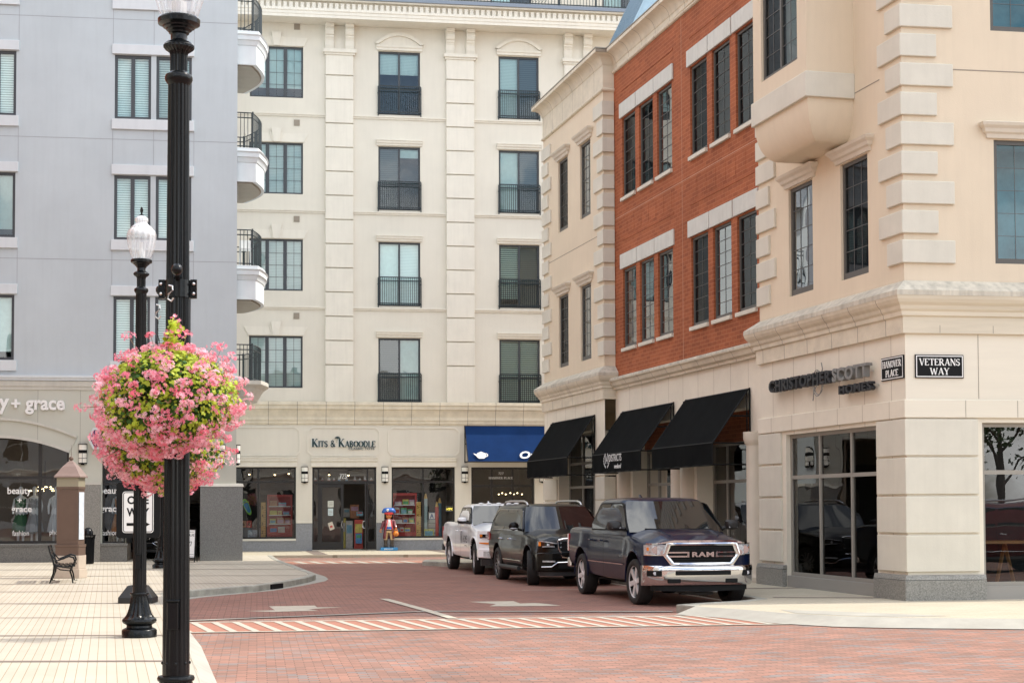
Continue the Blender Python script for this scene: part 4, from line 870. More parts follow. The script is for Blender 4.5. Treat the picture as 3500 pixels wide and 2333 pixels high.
    for P in ([xy(FF, 1.42), xy(FF, 0), xy(FA, 1.13)], [xy(FA, 5.2), xy(FA, U1), xy(FA, U1, -.3)], [xy(FA, U2, -.3), xy(FA, U2), xy(FA, 18.6)], [xy(FA, 22.6), xy(FA, U3), xy(Fr(FA.p(U3, 0, 0)[:2], 81), 1.0)], [xy(FF, 7.8), xy(FF, 6.2)]):
        g = MB(); g.sweep(P, [(-.02, .08), (.10, .08), (.10, .48), (-.02, .48)], side=1); g.sweep(P, [(-.02, .487), (.098, .487), (.075, .57), (-.02, .575)], side=1); g.build('granite_base', 'granite', o, bevel=.005)
    fa = dict(dep=.14, fm='win_t', pane='pane_store', fw=.075, rows=(2.38,), room='room_dark', name='shop_window', roomd=3.5, mullw=.06)
    window(o, FA, 1.13, 5.18, .36, 3.26, cols=(.303, .65), **fa); window(o, FF, 1.42, 6.2, .36, 3.26, cols=(.33, .66), **{**fa, 'pane': 'pane_f'})
    for s_ in (sF[1], sF[2]): window(o, FF, s_[0], s_[1], .36, 3.26, cols=3, **fa)
    g = MB(); g.box(FA, 1.13, 5.18, -.13, .0, .13, .36); g.box(FF, 1.42, 6.2, -.13, .0, .13, .36); g.build('sill_panel', mat('grey sill panel', (.30, .285, .26), .45), o)
    # --- ground floor, brick section shopfronts
    sK = [(7.9, 11.25, .13, 4.0, .5), (12.85, 16.2, .13, 4.0, .5)]
    g = MB(); g.wall(FK, U1, U2, .05, 5.1, sK); g.build('shopfront_wall', 'ashlar', o)
    for (a, b, *_) in sK:
        window(o, FK.shift(-.32), a, b, .2, 3.3, cols=(.3, .72), **fa)
        q = MB(); q.box(FK, a, b, -.5, -.35, 3.3, 4.0); q.build('brick_panel', 'brick', o)
        q = MB(); q.lathe([(.02, 0), (.30, 0), (.30, .1), (.26, .15), (.24, .2), (.235, 3.0), (.27, 3.05), (.3, 3.15), (.3, 3.3), (.02, 3.3)], c=(*xy(FK, b + .45, .02), .13), n=20, cap=False); q.build('column', 'stone', o, smooth=30)
        q = MB(); q.lathe([(.02, 0), (.30, 0), (.30, .1), (.26, .15), (.24, .2), (.235, 3.0), (.27, 3.05), (.3, 3.15), (.3, 3.3), (.02, 3.3)], c=(*xy(FK, a - .45, .02), .13), n=20, cap=False); q.build('column', 'stone', o, smooth=30)
    # far pavilion ground floor
    g = MB(); g.wall(FA, U2, U3, .05, 4.85, [(18.65, 22.55, .13, 4.0, .4)]); g.build('shopfront_wall', 'ashlar', o)
    window(o, FA.shift(-.25), 18.65, 22.55, .2, 4.0, cols=(.32, .62), dep=.14, fm='win_t', pane='pane_store', fw=.075, rows=(2.38, 3.1), room='room_dark', name='shop_window', roomd=3.5, mullw=.06)
    return o
cornerb = corner()
# ================================================================== vehicles (local axes: x forward, y to the driver's left, z up)
M_['navy'] = mat('navy metallic paint', (0.002, 0.006, 0.026), 0.3, metal=0.0, spec=.12, coat=.55)
M_['blackcar'] = mat('black brown metallic paint', (0.004, 0.0035, 0.003), 0.3, metal=0.0, spec=.12, coat=.55)
M_['whitecar'] = mat('white car paint', (0.88, 0.90, 0.92), 0.3, coat=1.0)
def autoglass(name, base, ior):
    m = mat(name, base, 0.02, spec=0.5); b = m.node_tree.nodes['Principled BSDF']; b.inputs['IOR'].default_value = ior; return m
for n_ in ('navy', 'blackcar'): M_[n_].node_tree.nodes['Principled BSDF'].inputs['Coat IOR'].default_value = 1.28
M_['cg'] = autoglass('dark car window', (0.006, 0.007, 0.008), 1.6)
M_['cgw'] = autoglass('windshield glass dark', (0.006, 0.009, 0.011), 1.75)
M_['lens'] = mat('clear lamp lens', (0.50, 0.52, 0.55), 0.10, metal=0.15, coat=1.0, var=0.5, vscale=22)
M_['amber'] = mat('amber lamp', (0.75, 0.22, 0.02), 0.2, coat=1.0)
M_['redlamp'] = mat('red lamp', (0.35, 0.01, 0.01), 0.2, coat=1.0)
class LF:   # local frame helpers: side plane (x,z) at signed y, front plane
    pass
def catmull(st, n):
    ks = list(st[0].keys()); out = []
    for i in range(len(st) - 1):
        p0 = st[max(i - 1, 0)]; p1 = st[i]; p2 = st[i + 1]; p3 = st[min(i + 2, len(st) - 1)]
        seg = max(1, int(abs(p2['x'] - p1['x']) / 0.07) + 1)
        for j in range(seg):
            t = j / seg; d = {}
            for k in ks:
                if k == 'x': d[k] = p1[k] + (p2[k] - p1[k]) * t
                else:
                    a, b, c, e = p0[k], p1[k], p2[k], p3[k]
                    lin = b + (c - b) * t; cr = 0.5 * ((2 * b) + (-a + c) * t + (2 * a - 5 * b + 4 * c - e) * t * t + (-a + 3 * b - 3 * c + e) * t ** 3)
                    d[k] = 0.2 * lin + 0.8 * cr
            out.append(d)
    out.append(st[-1]); return out
def body_loft(st):
    st = catmull(st, 0); V = []; F = []
    def sec(d):
        w_, zb, zs, zt = d['w'], d['zb'], d['zs'], d['zt']; h = zs - zb
        half = [(0, zb), (w_ - .14, zb), (w_ - .045, zb + .03), (w_ - .02, zb + .10), (w_ - .012, zb + .30 * h), (w_, zb + .52 * h), (w_ - .004, zb + .64 * h), (w_ - .022, zb + .70 * h), (w_ - .03, zs - .12), (w_ - .045, zs - .05), (w_ - .075, zs - .008), (w_ - .14, zs + .012), (w_ * .66, zs + (zt - zs) * .72), (w_ * .6, zs + (zt - zs) * .95), (w_ * .3, zt - .004), (0, zt)]
        return half + [(-y, z) for y, z in half[-2:0:-1]]
    n = None
    for d in st:
        s_ = sec(d); n = len(s_); V += [(d['x'], y, z) for y, z in s_]
    for i in range(len(st) - 1):
        for j in range(n): F.append((i * n + j, i * n + (j + 1) % n, (i + 1) * n + (j + 1) % n, (i + 1) * n + j))
    F.append(tuple(range(n))); F.append(tuple((len(st) - 1) * n + j for j in range(n)))
    m = MB(); m.add(V, F); return m
def apply_bool(ob, cutters, inner):
    """subtract closed cutter meshes; faces left on a cutter surface get material slot 1"""
    for c in cutters:
        c.parent = ob.parent
        m = ob.modifiers.new('b', 'BOOLEAN'); m.operation = 'DIFFERENCE'; m.object = c; m.solver = 'EXACT'
    dg = bpy.context.evaluated_depsgraph_get(); dg.update()
    me = bpy.data.meshes.new_from_object(ob.evaluated_get(dg)); ob.modifiers.clear(); old = ob.data; ob.data = me
    for c in cutters: bpy.data.objects.remove(c)
    for p in me.polygons:
        p.material_index = 1 if inner(Vector(p.center), p.normal) else 0; p.use_smooth = True
    me.set_sharp_from_angle(angle=R(38))
def wheel(parent, x, y, rad, width, rimr, style, steer=0.0, side=1):
    """tyre as the wheel part, rim as its sub-part"""
    prof = [(rimr, -width * .46), (rimr + .02, -width / 2), (rad * .86, -width / 2), (rad * .955, -width * .46), (rad, -width * .36), (rad, width * .36), (rad * .955, width * .46), (rad * .86, width / 2), (rimr + .02, width / 2), (rimr, width * .46), (rimr - .02, width * .3), (rimr - .02, -width * .3), (rimr, -width * .46)]
    m = MB(); m.lathe(prof, n=40, axis='y', cap=False)
    for k in (-.22, 0, .22): m.lathe([(rad + .002, k * width - .006), (rad - .015, k * width - .005), (rad - .015, k * width + .005), (rad + .002, k * width + .006)], n=40, axis='y', cap=False)
    t = m.build('wheel', 'tyre', parent, smooth=35, raw=True); t.location = (x, y, rad); t.rotation_euler = (0, 0, steer)
    r = MB(); yo = side * width * .40; s = side
    r.lathe([(rimr - .022, yo - s * .12), (rimr - .012, yo), (rimr + .004, yo + s * .012), (rimr + .004, yo - s * .03)], n=40, axis='y', cap=False)
    r.lathe([(.001, yo + s * .0), (.055, yo), (.065, yo - s * .02), (.065, yo - s * .1), (.001, yo - s * .1)], n=20, axis='y', cap=False)
    ns = {'five': 5, 'six': 6, 'fan': 14}[style]
    for i in range(ns):
        a = 2 * pi * i / ns + .2
        offs = (-.17, .17) if style == 'five' else ((-.11, .11) if style == 'six' else (0,))
        for o_ in offs:
            wd = .030 if style != 'fan' else .016
            a2 = a + (o_ * .55 if style != 'fan' else .25)
            p0 = Vector((cos(a + o_ * 1.1), 0, sin(a + o_ * 1.1))) * .045; p1 = Vector((cos(a2), 0, sin(a2))) * (rimr - .012)
            d = (p1 - p0).normalized(); nn = Vector((-d.z, 0, d.x)); P = []
            for (q, w_, yy) in ((p0, wd * 1.25, yo - s * .012), (p1, wd, yo - s * .004)):
                P += [tuple(q + nn * w_ + Vector((0, yy, 0))), tuple(q - nn * w_ + Vector((0, yy, 0))), tuple(q - nn * w_ * .8 + Vector((0, yy - s * .045, 0))), tuple(q + nn * w_ * .8 + Vector((0, yy - s * .045, 0)))]
            r.add(P, [(0, 1, 5, 4), (1, 2, 6, 5), (2, 3, 7, 6), (3, 0, 4, 7)])
    r.build('rim', 'rimdark' if style == 'fan' else 'rimmetal', t, smooth=30, raw=True)
    b = MB(); b.lathe([(.001, yo - s * .10), (rimr - .03, yo - s * .10), (rimr - .03, yo - s * .13), (.001, yo - s * .13)], n=24, axis='y', cap=False); b.build('brake_disc', 'blackm', t, raw=True)
    return t
class Cab:
    def __init__(s, zb, zr, xb0, xb1, xr0, xr1, wb, wr, bow=.10):
        s.zb, s.zr, s.xb0, s.xb1, s.xr0, s.xr1, s.wb, s.wr, s.bow = zb, zr, xb0, xb1, xr0, xr1, wb, wr, bow
    def h(s, z): return (z - s.zb) / (s.zr - s.zb)
    def w(s, z): h = s.h(z); return s.wb + (s.wr - s.wb) * h + .035 * sin(pi * min(max(h, 0), 1))
    def xf(s, z, t=0): return s.xb1 + (s.xr1 - s.xb1) * s.h(z) - s.bow * t * t
    def xr(s, z, t=0): return s.xb0 + (s.xr0 - s.xb0) * s.h(z) + .04 * t * t
    def shell(s):
        m = MB(); rows = []
        H = s.zr - s.zb
        zs = [(s.zb - .06, 0, 0), (s.zb, 0, 0), (s.zb + H * .25, 0, 0), (s.zb + H * .5, 0, 0), (s.zb + H * .75, 0, 0), (s.zr - .07, 0, 0), (s.zr - .03, .018, 0), (s.zr - .008, .05, 0), (s.zr + .008, .11, 0), (s.zr + .022, .3, 0), (s.zr + .03, .5, 0)]
        n = 10; V = []; F = []
        for (z, ins, _) in zs:
            zz = min(z, s.zr); W = s.w(zz) - ins; ring = []
            for i in range(n + 1): t = -1 + 2 * i / n; ring.append((s.xf(zz, t) - ins - (.07 if abs(t) == 1 else 0), t * W * (1.0 if abs(t) < 1 else .985), z))
            x0 = s.xf(zz, 1) - ins - .14; x1 = s.xr(zz, 1) + ins + .08
            for i in range(1, n): ring.append((x0 + (x1 - x0) * i / n, W, z))
            for i in range(n + 1): t = 1 - 2 * i / n; ring.append((s.xr(zz, t) + ins + (.04 if abs(t) == 1 else 0), t * W * (1.0 if abs(t) < 1 else .985), z))
            for i in range(1, n): ring.append((x1 + (x0 - x1) * i / n, -W, z))
            k = len(ring); V += ring
        for j in range(len(zs) - 1):
            for i in range(k): F.append((j * k + i, j * k + (i + 1) % k, (j + 1) * k + (i + 1) % k, (j + 1) * k + i))
        F.append(tuple((len(zs) - 1) * k + i for i in range(k))); F.append(tuple(range(k))); m.add(V, F); return m
    def front(s, m, h0, h1, tw0, tw1, off=.008, n=14, nz=6, rear=False):
        V = []; F = []
        for j in range(nz + 1):
            z = s.zb + (s.zr - s.zb) * (h0 + (h1 - h0) * j / nz); tw = tw0 + (tw1 - tw0) * j / nz
            for i in range(n + 1):
                t = (-1 + 2 * i / n) * tw; x = (s.xr(z, t) - off) if rear else (s.xf(z, t) + off); V.append((x, t * s.w(z), z))
        for j in range(nz):
            for i in range(n): a = j * (n + 1) + i; F.append((a, a + 1, a + n + 2, a + n + 1))
        m.add(V, F)
    def side(s, m, pts, sg, off=.008, th=.0):
        n = len(pts); V = [(x, sg * (s.w(z) + off), z) for x, z in pts] + [(x, sg * (s.w(z) - .02), z) for x, z in pts]
        m.add(V, [tuple(range(n))] + [(i, (i + 1) % n, n + (i + 1) % n, n + i) for i in range(n)])
def fstrip(m, XF, ys, zt, zb, o0, o1):
    """slab on the curved nose: from ys, top and bottom height functions, between offsets o0 (inner) and o1 (outer)"""
    V = []; F = []; n = len(ys)
    for y in ys:
        a, b = zb(y), zt(y); x = XF(y); V += [(x + o1, y, a), (x + o1, y, b), (x + o0, y, b), (x + o0, y, a)]
    for i in range(n - 1):
        for j in range(4): F.append((4 * i + j, 4 * i + (j + 1) % 4, 4 * i + 4 + (j + 1) % 4, 4 * i + 4 + j))
    F += [(0, 1, 2, 3), tuple(4 * (n - 1) + j for j in range(4))]; m.add(V, F)
def rng(a, b, n=10): return [a + (b - a) * i / n for i in range(n + 1)]
def K(v): return lambda y: v
def arch_cutters(P, xs, ra, ys0, z0):
    cs = []
    for x in xs:
        for sg in (-1, 1):
            c = MB(); c.lathe([(ra, 0), (ra, sg * .8)], n=40, axis='y'); ob = c.build('c', 'blackm', raw=True); ob.location = (x, sg * ys0, z0); cs.append(ob)
    return cs
def frame_side(sg, w): # front-plane frame for text: viewer in front sees +y to the right
    return None
def pickup(kind):
    big = kind == 'navy'
    wb = 3.67 if big else 3.65; paint = 'navy' if big else 'whitecar'
    if big: cx, cy, hd = 2.79, 31.52, (.219, -.976)
    else: cx, cy, hd = -.47, 44.97, (.221, -.975)
    rz = atan2(hd[1], hd[0])
    T = thing('pickup_truck', (cx, cy, 0.004), 'navy blue crew cab pickup truck with chrome grille parked nearest along the kerb' if big else 'white extended cab pickup truck with lettering on its door, farthest of the parked vehicles', 'pickup truck', 'vehicles parked along the kerb', rz=rz)
    F_ = wb / 2; xf = F_ + (.93 if big else .95); xr = -F_ - 1.16; W = 1.03 if big else 1.01; rw = .41
    hz = 1.15 if big else 1.17
    st = [dict(x=xr, w=W - .10, zb=.62, zs=1.30, zt=1.31), dict(x=xr + .06, w=W - .05, zb=.60, zs=1.34, zt=1.36), dict(x=xr + .5, w=W - .03, zb=.56, zs=1.36, zt=1.385), dict(x=-F_, w=W, zb=.50, zs=1.35, zt=1.38), dict(x=-F_ + .65, w=W - .03, zb=.42, zs=1.34, zt=1.37),
          dict(x=-.2, w=W - .04, zb=.40, zs=1.33, zt=1.36), dict(x=F_ - .75, w=W - .035, zb=.41, zs=1.30, zt=1.37), dict(x=F_ - .3, w=W - .005, zb=.44, zs=1.24, zt=1.36), dict(x=F_ + .1, w=W, zb=.46, zs=1.19, zt=1.33), dict(x=F_ + .45, w=W - .02, zb=.48, zs=1.15, zt=1.27), dict(x=xf - .32, w=W - .05, zb=.48, zs=1.12, zt=1.22), dict(x=xf - .2, w=W - .12, zb=.48, zs=1.10, zt=1.18), dict(x=xf - .10, w=W - .25, zb=.50, zs=1.07, zt=1.14), dict(x=xf - .05, w=W - .42, zb=.52, zs=1.04, zt=1.10)]
    ob = body_loft(st).build('body', [paint, 'blackm'], T, raw=True, smooth=40)
    ra = .50; cut = arch_cutters(None, (-F_, F_), ra, W - .42, rw + .06)
    bx0, bx1 = xr + .07, -F_ + (.50 if big else .62)
    q = MB(); P = [(x, y, z) for z in (.92, 1.7) for (x, y) in ((bx0, -.80), (bx1, -.80), (bx1, .80), (bx0, .80))]; q.add(P, [(0, 3, 2, 1), (4, 5, 6, 7), (0, 1, 5, 4), (1, 2, 6, 5), (2, 3, 7, 6), (3, 0, 4, 7)]); bed = q.build('c', 'blackm', raw=True); cut.append(bed)
    def inner(c, n):
        if bx0 - .01 <= c.x <= bx1 + .01 and abs(c.y) <= .81 and c.z < 1.36 and c.z > .91 and abs(c.y) < .805: return True
        for ax in (-F_, F_):
            d = sqrt((c.x - ax) ** 2 + (c.z - rw - .06) ** 2)
            if d < ra + .004 and abs(c.y) > W - .44 and (d > ra - .03 and abs(n.y) < .3 or abs(abs(c.y) - (W - .42)) < .01): return True
        return False
    apply_bool(ob, cut, inner)
    # painted arch lips
    for ax in (-F_, F_):
        for sg in (-1, 1):
            m = MB(); pth = [(ax + (ra + .015) * cos(a), sg * (W - .012 - .02 * abs(cos(a))), rw + .06 + (ra + .015) * sin(a)) for a in [R(-8 + 196 * i / 24) for i in range(25)]]
            m.tube(pth, .018, 6); m.build('wheel_arch', paint, T, raw=True, smooth=40)
    # cab
    if big: cb = Cab(1.31, 1.935, -F_ + .48, F_ - .42, -F_ + .78, F_ - 1.28, .955, .775, .13)
    else: cb = Cab(1.31, 1.86, -F_ + .92, F_ - .50, -F_ + 1.12, F_ - 1.25, .93, .76, .12)
    cab = cb.shell().build('cab', paint, T, raw=True, smooth=40)
    m = MB(); cb.front(m, .0, .93, .955, .93, off=.014); m.build('windshield', 'cgw', T, raw=True, smooth=True)
    m = MB(); cb.front(m, .1, .85, .8, .8, off=.02, rear=True); m.build('rear_window', 'cg', T, raw=True, smooth=True)
    x0, x1 = cb.xb0, cb.xb1; zt_, zb_ = cb.zr - .10, cb.zb + .045
    def lx(x, z): return x
    for sg in (-1, 1):
        if big:
            xm = -.10
            fwin = [(xm + .06, zb_), (xm + .06, zt_), (cb.xr1 - .02, zt_), (cb.xr1 + .12, zt_ - .03), (x1 - .20, zb_ + .02), (x1 - .22, zb_)]
            rwin = [(x0 + .24, zb_), (x0 + .20, zb_ + .10), (cb.xr0 + .14, zt_ - .04), (cb.xr0 + .22, zt_), (xm - .06, zt_), (xm - .06, zb_)]
        else:
            xm = .02
            fwin = [(xm + .05, zb_), (xm + .05, zt_), (cb.xr1 - .06, zt_), (cb.xr1 + .08, zt_ - .03), (x1 - .22, zb_ + .02), (x1 - .24, zb_)]
            rwin = [(x0 + .22, zb_), (cb.xr0 + .10, zt_ - .04), (cb.xr0 + .16, zt_), (xm - .05, zt_), (xm - .05, zb_)]
        for wn in (fwin, rwin):
            cxw = sum(p[0] for p in wn) / len(wn); czw = sum(p[1] for p in wn) / len(wn); q = MB(); cb.side(q, [(cxw + (x - cxw) * 1.06 + math.copysign(.012, x - cxw), czw + (z - czw) * 1.06 + math.copysign(.012, z - czw)) for x, z in wn], sg, off=.0065); q.build('window_seal', 'blackm', T, raw=True)
            m = MB(); cb.side(m, wn, sg, off=.010); m.build('side_window', 'cg', T, raw=True)
        # door seams and handles
        m = MB(); yv = W - .035
        for xx in ((x0 + .10, xm, x1 - .12) if big else (x0 + .25, xm, x1 - .12)):
            m.add([(xx - .006, sg * (yv + .020), 1.28), (xx + .006, sg * (yv + .020), 1.28), (xx + .006, sg * (yv + .034), .80), (xx + .006, sg * (yv + .020), .46), (xx - .006, sg * (yv + .020), .46), (xx - .006, sg * (yv + .034), .80)], [(0, 1, 2, 5), (5, 2, 3, 4)])
        m.build('door_seam', 'blackm', T, raw=True)
        for xx in ((xm - .22, x0 + .30) if big else (xm - .02 + .12, x0 + .38)):
            m = MB(); m.tube([(xx - .09, sg * (yv + .0), 1.13), (xx - .08, sg * (yv + .045), 1.135), (xx + .08, sg * (yv + .045), 1.135), (xx + .09, sg * (yv + .0), 1.13)], .018, 6); m.build('door_handle', paint, T, raw=True, smooth=True)
        if big:
            m = MB(); m.add([(-1.25, sg * (W - .008), .70), (1.2, sg * (W - .008), .70), (1.2, sg * (W - .006), .725), (-1.25, sg * (W - .006), .725)], [(0, 1, 2, 3)]); m.build('side_trim', 'chrome', T, raw=True)
            fr_ = SideF(sg, W + .004); m = MB(); text_on(m, fr_, 'BIG HORN' if False else '1500', .98 if sg < 0 else .72, .86, .22, .05, 0, .004, offset=.02); m.build('badge', 'chrome', T, raw=True)
        # mirrors
        mx = x1 - .26; m = MB(); zc = 1.44 if big else 1.42
        bw_, bh = (.27, .19) if big else (.25, .17)
        yy0 = .95; P = []
        m.tube([(mx - .02, sg * .93, zc - .07), (mx - .02, sg * 1.08, zc - .05)], .035, 6)
        hb_ = MB(); pr = [(0.02, 0), (.06, .03), (.09, .10)]
        ring = []
        n_ = 12; V = []; Fc = []
        for j, (xo, sc_) in enumerate(((-.06, .92), (-.05, 1), (.04, 1), (.085, .85), (.11, .55))):
            for i in range(n_):
                a = 2 * pi * i / n_; cy_ = cos(a); sz_ = sin(a); cy_ = math.copysign(abs(cy_) ** .6, cy_); sz_ = math.copysign(abs(sz_) ** .6, sz_)
                V.append((mx + xo, sg * (1.03 + bw_ / 2 + cy_ * bw_ / 2 * sc_), zc + sz_ * bh / 2 * sc_))
        for j in range(4):
            for i in range(n_): Fc.append((j * n_ + i, j * n_ + (i + 1) % n_, (j + 1) * n_ + (i + 1) % n_, (j + 1) * n_ + i))
        Fc += [tuple(range(n_)), tuple(4 * n_ + i for i in range(n_))]
        m.add(V, Fc); mm = m.build('wing_mirror', 'plastic', T, raw=True, smooth=40)
        if not big:
            c = MB(); V2 = [(x + .006, y, z + .008) for (x, y, z) in V]; c.add([v if v[2] > zc - .01 else (v[0], v[1], zc - .01) for v in V2], Fc); c.build('mirror_cap', paint, mm, raw=True, smooth=40)
        else:
            c = MB(); c.add([(mx + .10, sg * 1.07, zc - .055), (mx + .105, sg * 1.24, zc - .05), (mx + .105, sg * 1.24, zc - .02), (mx + .10, sg * 1.07, zc - .03)], [(0, 1, 2, 3)]); c.build('turn_signal', 'lens', mm, raw=True)
    # antenna, wipers, roof lights
    m = MB(); m.prism(WF, [(-.12, 0), (.08, 0), (-.06, .07), (-.11, .075)], -.015, .015); a_ = m.build('antenna_fin', paint, T, raw=True); a_.location = (-.9, 0, cb.zr + .02)
    m = MB()
    for y0, y1 in ((-.62, -.05), (.05, .70)):
        m.tube([(cb.xf(cb.zb + .05, .6) + .05 - .02, y0, cb.zb + .06), (cb.xf(cb.zb + .07, 0) + .03, y1, cb.zb + .045)], .012, 5)
    m.build('wiper', 'blackm', T, raw=True)
    if not big:
        m = MB()
        for y in (-.5, -.28, 0, .28, .5): m.sphere((cb.xr1 - .12, y, cb.zr + .025), .06, 8, (1, 1.3, .35))
        m.build('roof_marker_light', 'whitecar', T, raw=True, smooth=True)
    # wheels
    for ax, stt in ((F_, .04), (-F_, 0)):
        for sg in (-1, 1): wheel(T, ax, sg * (W - .155), rw + (.005 if big else 0), .28, .295 if big else .265, 'six' if big else 'five', steer=(-.10 if not big else .05) if ax > 0 else 0, side=sg)
    # underbody and bumpers
    m = MB(); m.box(WF, xr + .3, xf - .45, -.5, .5, .30, .55); m.box(WF, -F_ - .05, -F_ + .05, -.8, .8, rw - .06, rw + .06); m.box(WF, F_ - .05, F_ + .05, -.8, .8, rw - .06, rw + .06); m.build('chassis', 'blackm', T, raw=True)
    XR = lambda y: xr - .02; 
    m = MB(); m.box(WF, xr - .16, xr + .06, -.95, .95, .52, .72); m.build('rear_bumper', 'chrome' if big else 'plastic', T, raw=True, bevel=.03)
    for sg in (-1, 1):
        m = MB(); m.box(WF, xr - .012, xr + .10, sg * (W - .12), sg * (W - .045), .86, 1.22); m.build('tail_light', 'redlamp', T, raw=True, bevel=.01)
    XF = lambda y: xf - .10 * y * y - 1.9 * max(0, abs(y) - .70) ** 2
    if big:
        hw = lambda z: .60 + (.66 - .60) * (1.10 - z) / .17 if z > .93 else .52 + (.66 - .52) * (z - .77) / .16
        # grille: black backing, chrome surround, bars, lettering
        m = MB(); fstrip(m, XF, rng(-.68, .68, 16), K(1.12), K(.75), -.12, -.02); m.build('grille', 'blackm', T, raw=True)
        g = MB(); z = .80
        while z < 1.08:
            fstrip(g, XF, rng(-hw(z) + .01, hw(z) - .01, 12), K(z + .011), K(z - .011), -.02, .0); z += .042
        g.build('grille_bars', 'blackm', T, raw=True)
        def ringc(h0, z0t, z0b, hm, zm, hb, t, o0, o1, mb):
            ou = [(-h0, z0t), (h0, z0t), (hm, zm), (hb, z0b), (-hb, z0b), (-hm, zm)]; inn = [(-h0 + t, z0t - t * .8), (h0 - t, z0t - t * .8), (hm - t * 1.2, zm), (hb - t * .7, z0b + t * .8), (-hb + t * .7, z0b + t * .8), (-hm + t * 1.2, zm)]
            # densify
            def dens(P):
                out = []
                for i in range(len(P)):
                    a, b = P[i], P[(i + 1) % len(P)]
                    for j in range(8): out.append((a[0] + (b[0] - a[0]) * j / 8, a[1] + (b[1] - a[1]) * j / 8))
                return out
            O, I = dens(ou), dens(inn); n = len(O)
            V = [(XF(y) + o1 - .012, y, z_) for y, z_ in O] + [(XF(y) + o1, y, z_) for y, z_ in [((O[i][0] + I[i][0]) / 2, (O[i][1] + I[i][1]) / 2) for i in range(n)]] + [(XF(y) + o1 - .02, y, z_) for y, z_ in I] + [(XF(y) + o0, y, z_) for y, z_ in O] + [(XF(y) + o0, y, z_) for y, z_ in I]
            Fq = []
            for i in range(n): j = (i + 1) % n; Fq += [(i, j, n + j, n + i), (n + i, n + j, 2 * n + j, 2 * n + i), (3 * n + i, 3 * n + j, j, i), (2 * n + i, 2 * n + j, 4 * n + j, 4 * n + i)]
            mb.add(V, Fq)
        g = MB(); ringc(.66, 1.15, .725, .735, .93, .58, .075, -.05, .035, g); g.build('grille_surround', 'chrome', T, raw=True, smooth=50)
        g = MB(); fstrip(g, XF, rng(-.98, .98, 30), lambda y: 1.185 - .055 * min(1, max(0, abs(y) - .55) / .3), lambda y: 1.145 - .03 * min(1, max(0, abs(y) - .55) / .3), -.04, .028); g.build('hood_trim', 'chrome', T, raw=True, smooth=40)
        g = MB()
        for sg in (-1, 1):
            for z_, in ((.968,), (.897,)): fstrip(g, XF, rng(sg * .27, sg * .64, 6), K(z_ + .013), K(z_ - .013), -.02, .02)
            fstrip(g, XF, rng(sg * .25, sg * .285, 2), K(.981), K(.884), -.02, .022)
        g.build('grille_crossbar', 'chrome', T, raw=True)
        g = MB(); ff = FrontF(xf + .018); text_on(g, ff, 'RAM', -.205, .888, .41, .09, 0, .022, spacing=1.12, offset=.045); g.build('grille_lettering', 'chrome', T, raw=True)
        for sg in (-1, 1):
            m = MB(); fstrip(m, XF, rng(sg * .68, sg * .99, 8), K(1.105), lambda y: .925 - .01 * abs(y), -.09, .004); hl = m.build('headlight', 'lens', T, raw=True, smooth=40)
            c = MB(); c.lathe([(.0, .0), (.055, .01), (.075, .035), (.08, .03)], axis='x', n=20, c=(XF(.84) + .0 - .01, sg * .84, 1.01)); c.lathe([(.0, .0), (.03, .01), (.045, .03)], axis='x', n=16, c=(XF(.73) - .01, sg * .73, .965)); c.build('lamp_bowl', 'chrome', hl, raw=True, smooth=True)
            c = MB(); fstrip(c, XF, rng(sg * .94, sg * .97, 3), K(1.06), K(1.0), 0, .009); c.build('marker', 'amber', hl, raw=True)
            c = MB(); fstrip(c, XF, rng(sg * .675, sg * 1.0, 8), K(.928), K(.912), -.05, .012); c.build('trim', 'chrome', hl, raw=True)
            m = MB(); fstrip(m, XF, rng(sg * .60, sg * 1.005, 8), K(.915), lambda y: .725, -.14, .0); m.build('fender_panel', paint, T, raw=True, smooth=40)
        # chrome bumper
        m = MB(); ys = rng(-1.035, 1.035, 40)
        prf = [(-.05, .735), (.045, .735), (.075, .70), (.08, .64), (.06, .53), (.055, .45), (.035, .40), (.0, .375), (-.05, .375)]; V = []; Fq = []; k = len(prf)
        for y in ys:
            for o_, z_ in prf: V.append((XF(y) + o_, y, z_))
        for i in range(len(ys) - 1):
            for j in range(k): Fq.append((i * k + j, i * k + (j + 1) % k, (i + 1) * k + (j + 1) % k, (i + 1) * k + j))
        Fq += [tuple(range(k)), tuple((len(ys) - 1) * k + j for j in range(k))]; m.add(V, Fq); bp_ = m.build('front_bumper', 'chrome', T, raw=True, smooth=50)
        c = MB(); fstrip(c, XF, rng(-.52, .52, 12), K(.645), K(.565), .03, .088); c.build('bumper_intake', 'blackm', bp_, raw=True, bevel=.01)
        for sg in (-1, 1):
            c = MB(); fstrip(c, XF, rng(sg * .42, sg * .66, 6), K(.50), K(.425), .03, .07); c.build('tow_slot', 'blackm', bp_, raw=True, bevel=.012)
            c = MB(); fstrip(c, XF, rng(sg * .76, sg * .985, 6), K(.65), K(.545), .03, .089); fg = c.build('fog_lamp', 'blackm', bp_, raw=True, bevel=.012)
            c = MB(); c.lathe([(0, 0), (.03, .0), (.036, -.02)], axis='x', n=16, c=(XF(.87) + .097, sg * .87, .598)); c.build('fog_lens', 'lens', bp_, raw=True)
        m = MB(); fstrip(m, XF, rng(-.90, .90, 30), K(.39), lambda y: .265 + .03 * abs(y), -.10, -.02); m.build('air_dam', 'blackm', T, raw=True)
        m = MB(); m.box(WF, xf - .45, xf - .30, -.3, .3, .2, .24); m.build('skid_plate', 'plastic', T, raw=True)
        m = MB()   # hood bulge edges
        for sg in (-1, 1):
            m = MB(); m.tube([(F_ - .35, sg * .52, 1.345), (F_ + .1, sg * .50, 1.325), (F_ + .5, sg * .46, 1.26)], [.012, .03, .01], 6); m.build('hood_crease', paint, T, raw=True, smooth=True)
    else:
